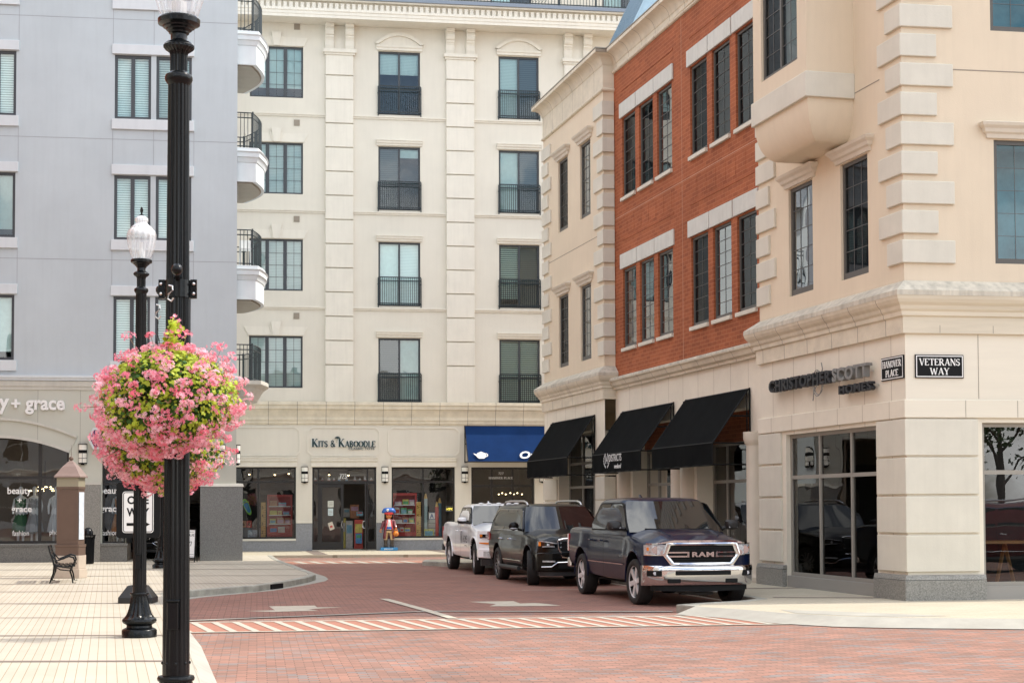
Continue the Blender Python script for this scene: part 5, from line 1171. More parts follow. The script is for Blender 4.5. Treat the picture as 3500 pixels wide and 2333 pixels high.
        m = MB(); fstrip(m, XF, rng(-.60, .60, 14), K(1.10), K(.74), -.10, .0); m.build('grille', 'blackm', T, raw=True)
        g = MB()
        for z_ in (.82, .92, 1.02, 1.10): fstrip(g, XF, rng(-.60, .60, 12), K(z_ + .02), K(z_ - .02), -.02, .02)
        g.build('grille_bars', 'chrome', T, raw=True)
        m = MB(); fstrip(m, XF, rng(-1.0, 1.0, 30), K(1.16), K(1.115), -.12, .006); fstrip(m, XF, rng(-1.0, -.61, 10), K(1.115), K(.70), -.14, .0); fstrip(m, XF, rng(.61, 1.0, 10), K(1.115), K(.70), -.14, .0); m.build('front_panel', paint, T, raw=True, smooth=40)
        for sg in (-1, 1):
            m = MB(); fstrip(m, XF, rng(sg * .62, sg * .975, 8), K(1.075), lambda y: .965 + .04 * max(0, abs(y) - .85), -.02, .008); hl = m.build('headlight', 'cg', T, raw=True)
            c = MB(); fstrip(c, XF, rng(sg * .63, sg * .93, 6), K(.985), K(.955), 0, .016); fstrip(c, XF, rng(sg * .72, sg * .84, 4), K(1.055), K(1.0), 0, .012); c.build('lamp_bowl', 'lens', hl, raw=True)
            c = MB(); fstrip(c, XF, rng(sg * .92, sg * .97, 3), K(1.07), K(1.0), 0, .016); c.build('marker', 'amber', hl, raw=True)
            m = MB(); fstrip(m, XF, rng(sg * .62, sg * .98, 8), K(.86), lambda y: .805 + .03 * max(0, abs(y) - .8) / .2, -.02, .012); m.build('turn_signal', 'amber', T, raw=True)
        m = MB(); fstrip(m, XF, rng(-1.02, 1.02, 30), K(.70), lambda y: .40 + .06 * abs(y), -.10, .05); bp_ = m.build('front_bumper', paint, T, raw=True, bevel=.03)
        for sg in (-1, 1):
            c = MB(); fstrip(c, XF, rng(sg * .74, sg * .90, 5), K(.63), lambda y: .50, .0, .058); c.build('fog_lamp', 'lens', bp_, raw=True)
        m = MB(); fstrip(m, XF, rng(-.93, .93, 20), K(.42), K(.25), -.16, .02); m.build('air_dam', 'plastic', T, raw=True)
        # lettering on the doors, load in the bed
        for sg in (-1,):
            fr_ = SideF(sg, W + .0)
            m = MB(); text_on(m, fr_, 'HOMES', .42 , .82, .62, .20, 0, .003, offset=-.01); text_on(m, fr_, 'NR', .06, .80, .28, .34, 0, .003, offset=-.01); text_on(m, fr_, 'building', .66, .72, .32, .035, 0, .003); m.build('door_lettering', 'plastic', T, raw=True)
    return T
class SideF:
    """side of a vehicle as a text frame; u = local x"""
    def __init__(s, sg, w): s.sgn = sg; s.w = w; s.sg = 1
    def p(s, u, w, z):
        return (u if s.sgn < 0 else -u, s.sgn * (s.w + w), z)
class FrontF:
    def __init__(s, x): s.x = x; s.sg = 1
    def p(s, u, w, z): return (s.x + w, u, z)
navy = pickup('navy'); white = pickup('white')

def suv(loc=(.95, 38.65), hd=(.235, -.972), paint='blackcar', first=True):
    wb = 3.07; F_ = wb / 2; rz = atan2(hd[1], hd[0])
    T = thing('suv', (loc[0], loc[1], 0.004), 'large black SUV with roof rails parked between the white and the navy pickup' if first else 'red SUV parked beyond the right edge of the photo', 'suv', 'vehicles parked along the kerb' if first else None, rz=rz)
    xf = F_ + .97; xr = -F_ - 1.22; W = 1.01; rw = .40
    st = [dict(x=xr, w=W - .14, zb=.55, zs=1.10, zt=1.2), dict(x=xr + .08, w=W - .06, zb=.50, zs=1.20, zt=1.24), dict(x=-F_ - .4, w=W - .02, zb=.44, zs=1.22, zt=1.26), dict(x=-F_ + .2, w=W, zb=.40, zs=1.22, zt=1.26), dict(x=-.3, w=W - .03, zb=.36, zs=1.20, zt=1.26), dict(x=F_ - .7, w=W - .02, zb=.37, zs=1.19, zt=1.28), dict(x=F_ - .1, w=W, zb=.42, zs=1.15, zt=1.24), dict(x=F_ + .4, w=W - .03, zb=.42, zs=1.08, zt=1.17), dict(x=xf - .35, w=W - .09, zb=.40, zs=1.02, zt=1.12), dict(x=xf - .18, w=W - .20, zb=.40, zs=.97, zt=1.05), dict(x=xf - .06, w=W - .38, zb=.42, zs=.90, zt=.98), dict(x=xf - .03, w=W - .5, zb=.44, zs=.86, zt=.92)]
    ob = body_loft(st).build('body', [paint, 'blackm'], T, raw=True, smooth=40)
    ra = .475; cut = arch_cutters(None, (-F_, F_), ra, W - .42, rw + .04)
    def inner(c, n):
        for ax in (-F_, F_):
            d = sqrt((c.x - ax) ** 2 + (c.z - rw - .04) ** 2)
            if d < ra + .004 and abs(c.y) > W - .44 and (d > ra - .03 and abs(n.y) < .3 or abs(abs(c.y) - (W - .42)) < .01): return True
        return False
    apply_bool(ob, cut, inner)
    for ax in (-F_, F_):
        for sg in (-1, 1):
            m = MB(); pth = [(ax + (ra + .012) * cos(a), sg * (W - .008 - .02 * abs(cos(a))), rw + .04 + (ra + .012) * sin(a)) for a in [R(-8 + 196 * i / 24) for i in range(25)]]
            m.tube(pth, .017, 6); m.build('wheel_arch', paint, T, raw=True, smooth=40)
    cb = Cab(1.19, 1.83, xr + .12, F_ - .42, xr + .46, F_ - 1.12, .95, .76, .14)
    cb.shell().build('cab', paint, T, raw=True, smooth=40)
    m = MB(); cb.front(m, .03, .94, .955, .93, off=.014); m.build('windshield', 'cgw', T, raw=True, smooth=True)
    m = MB(); cb.front(m, .1, .88, .85, .85, off=.02, rear=True); m.build('rear_window', 'cg', T, raw=True, smooth=True)
    zb_, zt_ = cb.zb + .06, cb.zr - .12
    for sg in (-1, 1):
        wins = [[(-.02 + .05, zb_), (.05 - .04, zt_), (cb.xr1 - .04, zt_), (cb.xr1 + .08, zt_ - .03), (cb.xb1 - .24, zb_ + .03), (cb.xb1 - .26, zb_)],
                [(-.98, zb_), (-.98, zt_), (-.07, zt_), (-.05, zb_)],
                [(xr + .46, zb_ + .06), (xr + .52, zb_ + .22), (xr + .78, zt_ - .04), (xr + .90, zt_), (-1.04, zt_), (-1.04, zb_), (xr + .52, zb_)]]
        for wn in wins: m = MB(); cb.side(m, wn, sg); m.build('side_window', 'cg', T, raw=True)
        m = MB(); ol = [(xr + .42, zb_ - .02), (cb.xb1 - .22, zb_ - .02), (cb.xb1 - .22, zb_ - .005), (xr + .46, zb_ - .005)]; cb.side(m, ol, sg, off=.014); ol = [(xr + .40, zb_ - .01), (xr + .46, zb_ + .22), (xr + .74, zt_ - .0), (xr + .9, zt_ + .02), (cb.xr1 - .04, zt_ + .02), (cb.xr1 - .04, zt_ + .008), (xr + .9, zt_ + .008), (xr + .76, zt_ - .02), (xr + .49, zb_ + .22), (xr + .43, zb_ - .01)]
        n_ = len(ol) // 2
        for i in range(n_ - 1): cb.side(m, [ol[i], ol[i + 1], ol[-2 - i], ol[-1 - i]], sg, off=.014)
        m.build('window_trim', 'chrome', T, raw=True)
        m = MB()
        for xx in (-1.02, -.0, cb.xb1 - .14): m.add([(xx - .006, sg * (W - .012), 1.14), (xx + .006, sg * (W - .012), 1.14), (xx + .006, sg * (W + .0025), .75), (xx + .006, sg * (W - .012), .42), (xx - .006, sg * (W - .012), .42), (xx - .006, sg * (W + .0025), .75)], [(0, 1, 2, 5), (5, 2, 3, 4)])
        m.build('door_seam', 'blackm', T, raw=True)
        for xx in (-.16, -1.14): m = MB(); m.tube([(xx - .09, sg * (W - .03), 1.02), (xx - .08, sg * (W + .03), 1.025), (xx + .08, sg * (W + .03), 1.03), (xx + .09, sg * (W - .03), 1.025)], .016, 6); m.build('door_handle', 'chrome', T, raw=True, smooth=True)
        m = MB(); m.tube([(-F_ + .6, sg * (W + .04), .36), (F_ - .6, sg * (W + .04), .36)], .055, 8); m.tube([(-F_ + .6, sg * (W - .1), .36), (F_ - .6, sg * (W - .1), .36)], .05, 6); m.build('running_board', 'plastic', T, raw=True, smooth=True)
        m = MB(); m.tube([(-F_ + .65, sg * (W - .012), .53), (F_ - .62, sg * (W - .012), .53)], .013, 6); m.build('side_trim', 'chrome', T, raw=True)
        m = MB(); zr_ = cb.zr; yy = sg * (cb.wr - .10)
        m.tube([(xr + .62, yy, zr_ + .0), (xr + .78, yy, zr_ + .075), (xr + 1.2, yy, zr_ + .095), (cb.xr1 - .5, yy, zr_ + .09), (cb.xr1 - .25, yy, zr_ + .055), (cb.xr1 - .12, yy, zr_ - .01)], .024, 8); m.build('roof_rail', 'steel', T, raw=True, smooth=True)
        # mirror
        mx = cb.xb1 - .30; m = MB(); m.tube([(mx, sg * .93, 1.24), (mx, sg * 1.05, 1.27)], .03, 6); m.sphere((mx, sg * 1.14, 1.34), .12, 12, (.65, 1.05, .85)); mm = m.build('wing_mirror', paint, T, raw=True, smooth=True)
        m = MB(); m.sphere((mx + .045, sg * 1.15, 1.285), .06, 8, (.7, 1.6, .4)); m.build('turn_signal', 'lens', mm, raw=True, smooth=True)
    for ax in (F_, -F_):
        for sg in (-1, 1): wheel(T, ax, sg * (W - .15), rw, .28, .285, 'fan', steer=-.24 if ax > 0 else 0, side=sg)
    m = MB(); m.box(WF, xr + .3, xf - .5, -.6, .6, .26, .5); m.build('chassis', 'blackm', T, raw=True)
    XF = lambda y: xf - .10 * y * y - 1.5 * max(0, abs(y) - .62) ** 2
    m = MB(); fstrip(m, XF, rng(-.46, .46, 12), K(1.02), K(.66), -.06, .012); m.build('grille', 'blackm', T, raw=True)
    g = MB()
    for i in range(-9, 10):
        for j in range(7):
            y = i * .05; z_ = .69 + j * .047
            g.tube([(XF(y) + .016, y - .028, z_ - .004 + (.018 if j % 2 else 0)), (XF(y) + .022, y, z_ + .012 + (.0 if j % 2 else 0)), (XF(y) + .016, y + .028, z_ - .004 + (.018 if j % 2 else 0))], .0045, 3)
    g.build('grille_mesh', 'chrome', T, raw=True)
    g = MB(); nn = [(-.52, 1.04), (-.40, 1.07), (0, 1.085), (.40, 1.07), (.52, 1.04), (.50, .85), (.44, .66), (0, .60), (-.44, .66), (-.50, .85), (-.52, 1.04)]; g.tube([(XF(y) + .02, y, z_) for y, z_ in nn], .024, 6); g.build('grille_surround', 'chrome', T, raw=True, smooth=True)
    for sg in (-1, 1):
        m = MB(); fstrip(m, XF, rng(sg * .55, sg * .93, 10), lambda y: .97 + .06 * (abs(y) - .55) / .38, lambda y: .88 + .03 * (abs(y) - .55) / .38, -.05, .012); hl = m.build('headlight', 'cg', T, raw=True)
        c = MB(); fstrip(c, XF, rng(sg * .56, sg * .92, 8), lambda y: .975 + .06 * (abs(y) - .55) / .38, lambda y: .955 + .06 * (abs(y) - .55) / .38, 0, .02); fstrip(c, XF, rng(sg * .6, sg * .86, 8), lambda y: .905, lambda y: .888, 0, .02); c.sphere((XF(.74) + .01, sg * .74, .93), .035, 8); c.build('lamp_bowl', 'lens', hl, raw=True)
        c = MB(); fstrip(c, XF, rng(sg * .885, sg * .93, 3), K(1.0), K(.91), 0, .018); c.build('marker', 'amber', hl, raw=True)
        m = MB(); fstrip(m, XF, rng(sg * .60, sg * .86, 6), K(.585), K(.55), 0, .055); m.build('fog_lamp', 'lens', T, raw=True)
    m = MB(); fstrip(m, XF, rng(-.96, .96, 26), lambda y: .80 - .06 * (y * y), K(.33), -.16, .035); bp_ = m.build('front_bumper', paint, T, raw=True, bevel=.03)
    c = MB(); fstrip(c, XF, rng(-.52, .52, 12), K(.545), K(.41), .0, .045); c.build('bumper_intake', 'blackm', bp_, raw=True)
    c = MB(); c.tube([(XF(y) + .05, y, z_) for y, z_ in ((-.88, .44), (-.68, .445), (-.55, .54), (.0, .56), (.55, .54), (.68, .445), (.88, .44))], .016, 6); c.build('bumper_trim', 'chrome', bp_, raw=True)
    m = MB(); fstrip(m, XF, rng(-.9, .9, 20), K(.34), K(.24), -.2, -.0); m.build('air_dam', 'plastic', T, raw=True)
    m = MB(); m.box(WF, xr - .06, xr + .08, -.88, .88, .45, .75); m.build('rear_bumper', paint, T, raw=True, bevel=.03)
    for sg in (-1, 1): m = MB(); m.box(WF, xr + .0, xr + .22, sg * (W - .17), sg * (W - .045), .95, 1.17); m.build('tail_light', 'redlamp', T, raw=True, bevel=.01)
    m = MB(); m.box(WF, cb.xf(1.3, .8) + .005, cb.xf(1.3, .8) + .012, -.68, -.60, 1.27, 1.31); 
    m = MB()
    for y0, y1 in ((-.60, -.02), (.06, .66)): m.tube([(cb.xf(cb.zb + .05, .6) + .05, y0, cb.zb + .06), (cb.xf(cb.zb + .07, 0) + .03, y1, cb.zb + .05)], .012, 5)
    m.build('wiper', 'blackm', T, raw=True)
    return T
blacksuv = suv()
# dark vehicle deep in the passage of the grey building
dk = copy_tree(blacksuv); dk.name = 'suv'; dk['label'] = 'dark SUV standing in the passage of the grey building behind the one way sign'; dk['group'] = ''
del dk['group']
qx = FL.p(-2.1, -4.6, 0); relocate(dk, (qx[0], qx[1], .12), R(-98))
# ================================================================== street lamps
def globe_mat():
    m = bpy.data.materials.new('ribbed acrylic globe'); m.use_nodes = True; t = m.node_tree; t.nodes.clear()
    o = t.nodes.new('ShaderNodeOutputMaterial'); mx_ = t.nodes.new('ShaderNodeMixShader'); tr = t.nodes.new('ShaderNodeBsdfTransparent'); tr.inputs[0].default_value = (.93, .95, .97, 1)
    p = t.nodes.new('ShaderNodeBsdfPrincipled'); p.inputs['Base Color'].default_value = (.80, .82, .84, 1); p.inputs['Roughness'].default_value = .12; p.inputs['Coat Weight'].default_value = 1
    tc_ = t.nodes.new('ShaderNodeTexCoord'); s_ = t.nodes.new('ShaderNodeSeparateXYZ'); t.links.new(tc_.outputs['Object'], s_.inputs[0])
    at = t.nodes.new('ShaderNodeMath'); at.operation = 'ARCTAN2'; t.links.new(s_.outputs[1], at.inputs[0]); t.links.new(s_.outputs[0], at.inputs[1])
    sn = t.nodes.new('ShaderNodeMath'); sn.operation = 'MULTIPLY'; sn.inputs[1].default_value = 16; t.links.new(at.outputs[0], sn.inputs[0])
    si = t.nodes.new('ShaderNodeMath'); si.operation = 'SINE'; t.links.new(sn.outputs[0], si.inputs[0])
    mr = t.nodes.new('ShaderNodeMapRange'); mr.inputs['From Min'].default_value = -1; mr.inputs['To Min'].default_value = .26; mr.inputs['To Max'].default_value = .46; t.links.new(si.outputs[0], mr.inputs['Value'])
    # the cap above the shoulder is milky
    gt = t.nodes.new('ShaderNodeMapRange'); gt.inputs['From Min'].default_value = 5.21; gt.inputs['From Max'].default_value = 5.27; gt.inputs['To Max'].default_value = .42; t.links.new(s_.outputs[2], gt.inputs['Value'])
    ad = t.nodes.new('ShaderNodeMath'); ad.operation = 'ADD'; ad.use_clamp = True; t.links.new(mr.outputs[0], ad.inputs[0]); t.links.new(gt.outputs[0], ad.inputs[1])
    t.links.new(ad.outputs[0], mx_.inputs[0]); t.links.new(tr.outputs[0], mx_.inputs[1]); t.links.new(p.outputs[0], mx_.inputs[2])
    bp = t.nodes.new('ShaderNodeBump'); bp.inputs['Strength'].default_value = .3; bp.inputs['Distance'].default_value = .006; t.links.new(si.outputs[0], bp.inputs['Height']); t.links.new(bp.outputs[0], p.inputs['Normal'])
    t.links.new(mx_.outputs[0], o.inputs[0]); M_['globe'] = m
globe_mat()
def lamp_post(x, y, label):
    T = thing('street_lamp', (x, y, .13), label, 'street lamp', 'black fluted street lamps along the left pavement')
    B = lambda: MB()
    m = B(); m.lathe([(.0, 0), (.224, 0), (.224, .085), (.215, .10), (.19, .115), (.165, .125), (.160, .15), (.175, .165), (.21, .185), (.222, .21), (.215, .235), (.19, .255), (.17, .28), (.155, .31), (.135, .37), (.122, .43), (.112, .50), (.106, .54), (.118, .545), (.122, .56), (.115, .575), (.09, .58)], n=64, flute=16, fd=.10, frange=(.25, .52)); m.build('lamp_base', 'black', T, raw=True, smooth=40)
    m = B(); m.lathe([(.088, .57), (.088, .60), (.0865, .9), (.082, 2.0), (.075, 3.2), (.069, 4.46), (.069, 4.48)], n=96, flute=16, fd=.13, frange=(.62, 4.46)); m.build('pole', 'black', T, raw=True, smooth=50)
    m = B(); m.lathe([(.066, 4.46), (.085, 4.485), (.091, 4.50), (.091, 4.515), (.085, 4.53), (.066, 4.54), (.059, 4.55)], n=40); m.lathe([(.057, 4.54), (.057, 4.655), (.061, 4.675), (.074, 4.69)], n=64, flute=14, fd=.16); m.lathe([(.070, 4.685), (.092, 4.70), (.102, 4.712), (.102, 4.726)], n=72, flute=22, fd=.07); m.lathe([(.102, 4.724), (.092, 4.742), (.074, 4.752), (.060, 4.757), (.055, 4.765), (.054, 4.80), (.066, 4.808), (.068, 4.818), (.084, 4.830), (.086, 4.838), (.103, 4.846), (.106, 4.856), (.124, 4.864), (.137, 4.870), (.139, 4.90), (.130, 4.912), (.11, 4.912)], n=40); m.build('capital', 'black', T, raw=True, smooth=32)
    m = B(); m.lathe([(.108, 4.905), (.13, 4.945), (.158, 5.03), (.180, 5.12), (.191, 5.20), (.189, 5.245), (.172, 5.288), (.147, 5.312), (.139, 5.318), (.136, 5.335), (.103, 5.36), (.076, 5.385), (.076, 5.402), (.087, 5.418), (.086, 5.448), (.056, 5.475), (.03, 5.488), (.0, 5.492)], n=48, cap=False); m.build('lamp_globe', 'globe', T, raw=True, smooth=25)
    m = B(); m.lathe([(.0, 4.91), (.05, 4.91), (.05, 5.02), (.02, 5.03), (.02, 5.14), (.0, 5.14)], n=16); m.build('bulb', 'white', T, raw=True)
    m = B(); m.lathe([(.034, 5.484), (.036, 5.495), (.012, 5.51), (.012, 5.525), (.02, 5.545), (.022, 5.565), (.012, 5.595), (.0, 5.61)], n=12); m.build('finial', 'black', T, raw=True)
    m = B(); m.box(WF, -.035, .035, -.118, -.06, .88, 1.06); m.box(WF, -.042, .042, -.128, -.05, 1.06, 1.075); m.build('access_cover', 'black', T, raw=True, bevel=.006)
    m = B()
    for k in range(8): a = 2 * pi * k / 8 + .2; m.sphere((.085 * cos(a), .085 * sin(a), .66), .012, 8)
    m.build('bolt', 'black', T, raw=True, smooth=True)
    return T
L1 = lamp_post(-2.20, 10.56, 'tallest looking black fluted street lamp, nearest the camera, its globe cut off by the top')
L2 = copy_tree(L1); relocate(L2, (-4.84, 20.94, .13)); L2['label'] = 'black street lamp standing complete behind the flower baskets, second of the row'
L3 = copy_tree(L1); relocate(L3, (-9.73, 44.6, .13)); L3['label'] = 'distant black street lamp showing only its base and lower pole behind the nearest lamp'
# basket brackets on the lamps (parts)
def bracket(T, wx, wy, h, arms):
    m = MB(); m.lathe([(.083, h - .06), (.083, h + .055)], n=32)
    m.box(WF, -.125, -.085, -.012, .012, h - .065, h + .06); m.box(WF, .085, .125, -.012, .012, h - .065, h + .06); m.build('bracket_clamp', 'black', T, raw=True)
    m = MB()
    for sx in (-.107, .107):
        for dz in (-.035, .03): m.sphere((sx, -.018, h + dz), .012, 8)
    m.build('bracket_bolt', 'steel', T, raw=True, smooth=True)
    for (ax, ay) in arms:
        m = MB(); d = Vector((ax, ay, 0)); m.tube([(0, 0, h + .05), tuple(d * .5 + Vector((0, 0, h + .07))), (ax, ay, h + .065)], .018, 8); m.sphere((ax, ay, h + .06), .037, 14); m.build('bracket_arm', 'black', T, raw=True, smooth=True)
bracket(L1, 0, 0, 3.11, [(.09, -.46), (-.22, .50)])
bracket(L2, 0, 0, 3.11, [(.42, -.12)])
# ================================================================== hanging baskets
M_['leaf1'] = mat('bright ivy leaf', (.52, .64, .06), .5, spec=.4, var=.3, vscale=9)
M_['leaf2'] = mat('dark ivy leaf', (.055, .15, .022), .5, spec=.4, var=.3, vscale=9)
M_['leaf3'] = mat('dry stem', (.26, .16, .07), .8)
M_['pink1'] = mat('pink petal', (.90, .29, .40), .6, var=.15, vscale=14)
M_['pink2'] = mat('pale pink petal', (.94, .55, .63), .6, var=.1, vscale=14)
M_['pink3'] = mat('coral pink petal', (.86, .20, .28), .6, var=.1, vscale=14)
for k_ in ('leaf1', 'leaf2', 'pink1', 'pink2', 'pink3'):
    m_ = M_[k_]; t_ = m_.node_tree; b_ = t_.nodes['Principled BSDF']; o_ = [n for n in t_.nodes if n.type == 'OUTPUT_MATERIAL'][0]
    tl = t_.nodes.new('ShaderNodeBsdfTranslucent'); ms = t_.nodes.new('ShaderNodeMixShader'); ms.inputs[0].default_value = .38
    src = b_.inputs['Base Color'].links[0].from_socket; t_.links.new(src, tl.inputs['Color']); t_.links.new(b_.outputs[0], ms.inputs[1]); t_.links.new(tl.outputs[0], ms.inputs[2]); t_.links.new(ms.outputs[0], o_.inputs[0])
def basket(cx, cy, cz, rx, rz_up, rz_dn, seed, label, hookz, nl=4200, nc=190, lower_fl=.0, spire=False):
    rnd = random.Random(seed); T = thing('hanging_basket', (cx, cy, cz - .1), label, 'flower basket', 'hanging baskets of pink ivy geraniums on the street lamps')
    lf = MB(); bl = MB(); O = Vector((0, 0, .1))
    lum = [(Vector((rnd.gauss(0, 1), rnd.gauss(0, 1), rnd.gauss(0, .8))).normalized(), rnd.uniform(-.20, .24)) for _ in range(20)]
    def rad(d):
        k = 1.0
        for v, a in lum: k += a * max(0, d.dot(v)) ** 7
        rz_ = rz_up if d.z > 0 else rz_dn
        e = 1 / sqrt((d.x ** 2 + d.y ** 2) / rx ** 2 + d.z ** 2 / rz_ ** 2); return e * k
    def rdir():
        return Vector((rnd.gauss(0, 1), rnd.gauss(0, 1), rnd.gauss(0, 1))).normalized()
    def basis(n):
        a = Vector((0, 0, 1)) if abs(n.z) < .9 else Vector((1, 0, 0)); x = n.cross(a).normalized(); return x, n.cross(x)
    for i in range(nl):
        d = rdir(); r = rad(d) * (rnd.random() ** .35) * .98; c = O + d * r
        n = (d * 1.0 + Vector((rnd.uniform(-.8, .8), rnd.uniform(-.8, .8), rnd.uniform(-.2, 1.1)))).normalized(); x, y = basis(n); a0 = rnd.uniform(0, 6.28); s_ = rnd.uniform(.011, .022)
        V = [tuple(c + (x * cos(a0 + pi * k / 5) + y * sin(a0 + pi * k / 5)) * s_ * (1 if k % 2 == 0 else .66) + n * (.25 * s_ if k % 2 else 0)) for k in range(10)]
        lf.add(V, [tuple(range(10))], 0 if rnd.random() < (.74 if d.z > -.15 else .55) and r > .78 * rad(d) else (1 if rnd.random() < .93 else 2))
    for i in range(nc):
        d = rdir()
        if d.z > .35 and rnd.random() < .35: continue
        out_ = rnd.uniform(.96, 1.10); c = O + d * rad(d) * out_
        if rnd.random() < .06: c += d * .06 + Vector((0, 0, .03))
        R_ = rnd.uniform(.020, .036); nf = rnd.randint(12, 18); tone = rnd.choices([0, 1, 2], [.46, .44, .10])[0]
        lf.tube([tuple(O + d * rad(d) * .8), tuple(c)], .0016, 3, m=2, cap=False)
        for j in range(nf):
            e = (rdir() + d * .5).normalized(); p = c + Vector((e.x * R_ * 1.2, e.y * R_ * 1.2, e.z * R_ * .75)); n = (e + d * .5 + rdir() * .5).normalized(); x, y = basis(n); a0 = rnd.uniform(0, 6.28); s_ = rnd.uniform(.0085, .0135)
            V = [tuple(p)]; Fq = []
            for k in range(5):
                a = a0 + 2 * pi * k / 5
                if k == 2 and rnd.random() < .4: continue
                b = len(V); V += [tuple(p + (x * cos(a - .42) + y * sin(a - .42)) * s_ * .8 + n * .004), tuple(p + (x * cos(a) + y * sin(a)) * s_ * 1.15 + n * .005), tuple(p + (x * cos(a + .42) + y * sin(a + .42)) * s_ * .8 + n * .004)]; Fq.append((0, b, b + 1, b + 2))
            bl.add(V, Fq, tone if rnd.random() < .8 else rnd.randint(0, 2))
    if spire:
        for i in range(140):
            t = rnd.random(); c = O + Vector((.02 + rnd.gauss(0, .035) * (1.3 - t), rnd.gauss(0, .04), rz_up * .85 + t * .22)); n = rdir(); x, y = basis(n); s_ = rnd.uniform(.014, .026)
            lf.add([tuple(c + (x * cos(k * pi / 5) + y * sin(k * pi / 5)) * s_ * (1 if k % 2 == 0 else .65)) for k in range(10)], [tuple(range(10))], 0)
        for (ox, oz) in ((.03, .48), (.04, .43), (.0, .39), (.33, .31), (.38, .25)):
            c0 = O + Vector((ox, rnd.uniform(-.05, .05), oz)); lf.tube([tuple(O + Vector((ox * .8, 0, oz * .5))), tuple(c0)], .0016, 3, m=2, cap=False)
            for j in range(18):
                e = rdir(); p = c0 + e * .028; n = rdir(); x, y = basis(n); s_ = .014
                bl.add([tuple(p + (x * cos(k * pi / 4) + y * sin(k * pi / 4)) * s_ * (1 if k % 2 == 0 else .5)) for k in range(8)], [tuple(range(8))], rnd.randint(0, 1))
    lf.build('foliage', ['leaf1', 'leaf2', 'leaf3'], T, raw=True); b = bl.build('blossom', ['pink1', 'pink2', 'pink3'], T, raw=True); b['kind'] = 'stuff'
    m = MB(); m.lathe([(.0, -.12), (.10, -.10), (.16, -.02), (.18, .10), (.0, .09)], n=20); m.build('planter', mat('brown coir liner', (.10, .06, .03), .95), T, raw=True)
    # hook and chains
    hz = hookz - (cz - .1); m = MB()
    m.tube([(-.012, 0, hz - .04), (.012, 0, hz - .045), (.014, 0, hz - .07), (-.012, 0, hz - .095), (-.018, 0, hz - .125), (.006, 0, hz - .14), (.02, 0, hz - .12)], .006, 6); m.build('hook', 'steel', T, raw=True, smooth=True)
    m = MB(); top = Vector((0, 0, hz - .13)); j0 = top - Vector((0, 0, .12))
    def chain(a, b):
        L = (b - a).length; n = max(3, int(L / .022)); 
        for i in range(n): m.tube([tuple(a.lerp(b, i / n)), tuple(a.lerp(b, (i + .95) / n))], .0035 if i % 2 else .0022, 4)
    chain(top, j0)
    for a in (.4, 2.5, 4.6): chain(j0, Vector((cos(a) * .17, sin(a) * .17, .12)))
    m.build('chain', 'blackm', T, raw=True)
    return T
basket(-2.15, 10.10, 2.50, .40, .30, .32, 3, 'largest ball of pink flowers, hanging in front of the nearest lamp post', 3.24, nl=8500, nc=520, spire=True)
basket(-2.44, 11.06, 2.29, .36, .30, .33, 5, 'ball of pink flowers hanging behind the nearest lamp post, lower left of the biggest one', 3.24, nl=6000, nc=430)
basket(-4.42, 20.82, 2.22, .42, .30, .30, 8, 'small green and pink flower basket hanging farther back, right of the nearest post', 3.24, nl=2600, nc=70)

# ================================================================== pavement furniture, left
def one_way():
    T = thing('one_way_sign', (-6.60, 28.45, .13), 'portable one way sign on a black panel, half hidden behind the second lamp', 'road sign')
    m = MB(); V = []
    for z, a, b in ((0, .30, .24), (.10, .30, .24), (.31, .16, .12)): V += [(-a, -b, z), (a, -b, z), (a, b, z), (-a, b, z)]
    F = [(0, 1, 2, 3), (8, 9, 10, 11)] + [(4 * j + i, 4 * j + (i + 1) % 4, 4 * j + 4 + (i + 1) % 4, 4 * j + 4 + i) for j in range(2) for i in range(4)]
    m.add(V, F); m.build('sign_base', 'plastic', T, raw=True, bevel=.015)
    m = MB(); m.box(WF, -.04, .04, -.04, .04, .31, 1.2); m.build('post', 'plastic', T, raw=True)
    f = Fr((0, 0), 90, 1)
    def rr(hw, z0, z1, r, n=5):
        P = []
        for cx_, cz_, a0 in ((hw - r, z1 - r, 0), (-hw + r, z1 - r, 90), (-hw + r, z0 + r, 180), (hw - r, z0 + r, 270)):
            for i in range(n + 1): a = R(a0 + 90 * i / n); P.append((cx_ + r * cos(a), cz_ + r * sin(a)))
        return P
    m = MB(); m.prism(f, rr(.385, 1.14, 2.12, .06), -.03, .04); m.build('sign_panel', 'blackm', T, raw=True)
    m = MB(); m.prism(f, rr(.275, 1.23, 1.96, .05), .04, .046); s_ = m.build('sign_face', 'white', T, raw=True)
    m = MB(); ribbon(m, f, rr(.262, 1.243, 1.947, .04), rr(.250, 1.255, 1.935, .03), .046, .049)
    text_on(m, f, 'ONE', -.19, 1.735, .38, .145, .046, .004, offset=.03); text_on(m, f, 'WAY', -.20, 1.52, .40, .15, .046, .004, offset=.03)
    m.prism(f, [(-.20, 1.355), (.07, 1.355), (.07, 1.305), (.21, 1.38), (.07, 1.455), (.07, 1.405), (-.20, 1.405)], .046, .050); m.build('sign_lettering', 'blackm', s_, raw=True)
one_way()
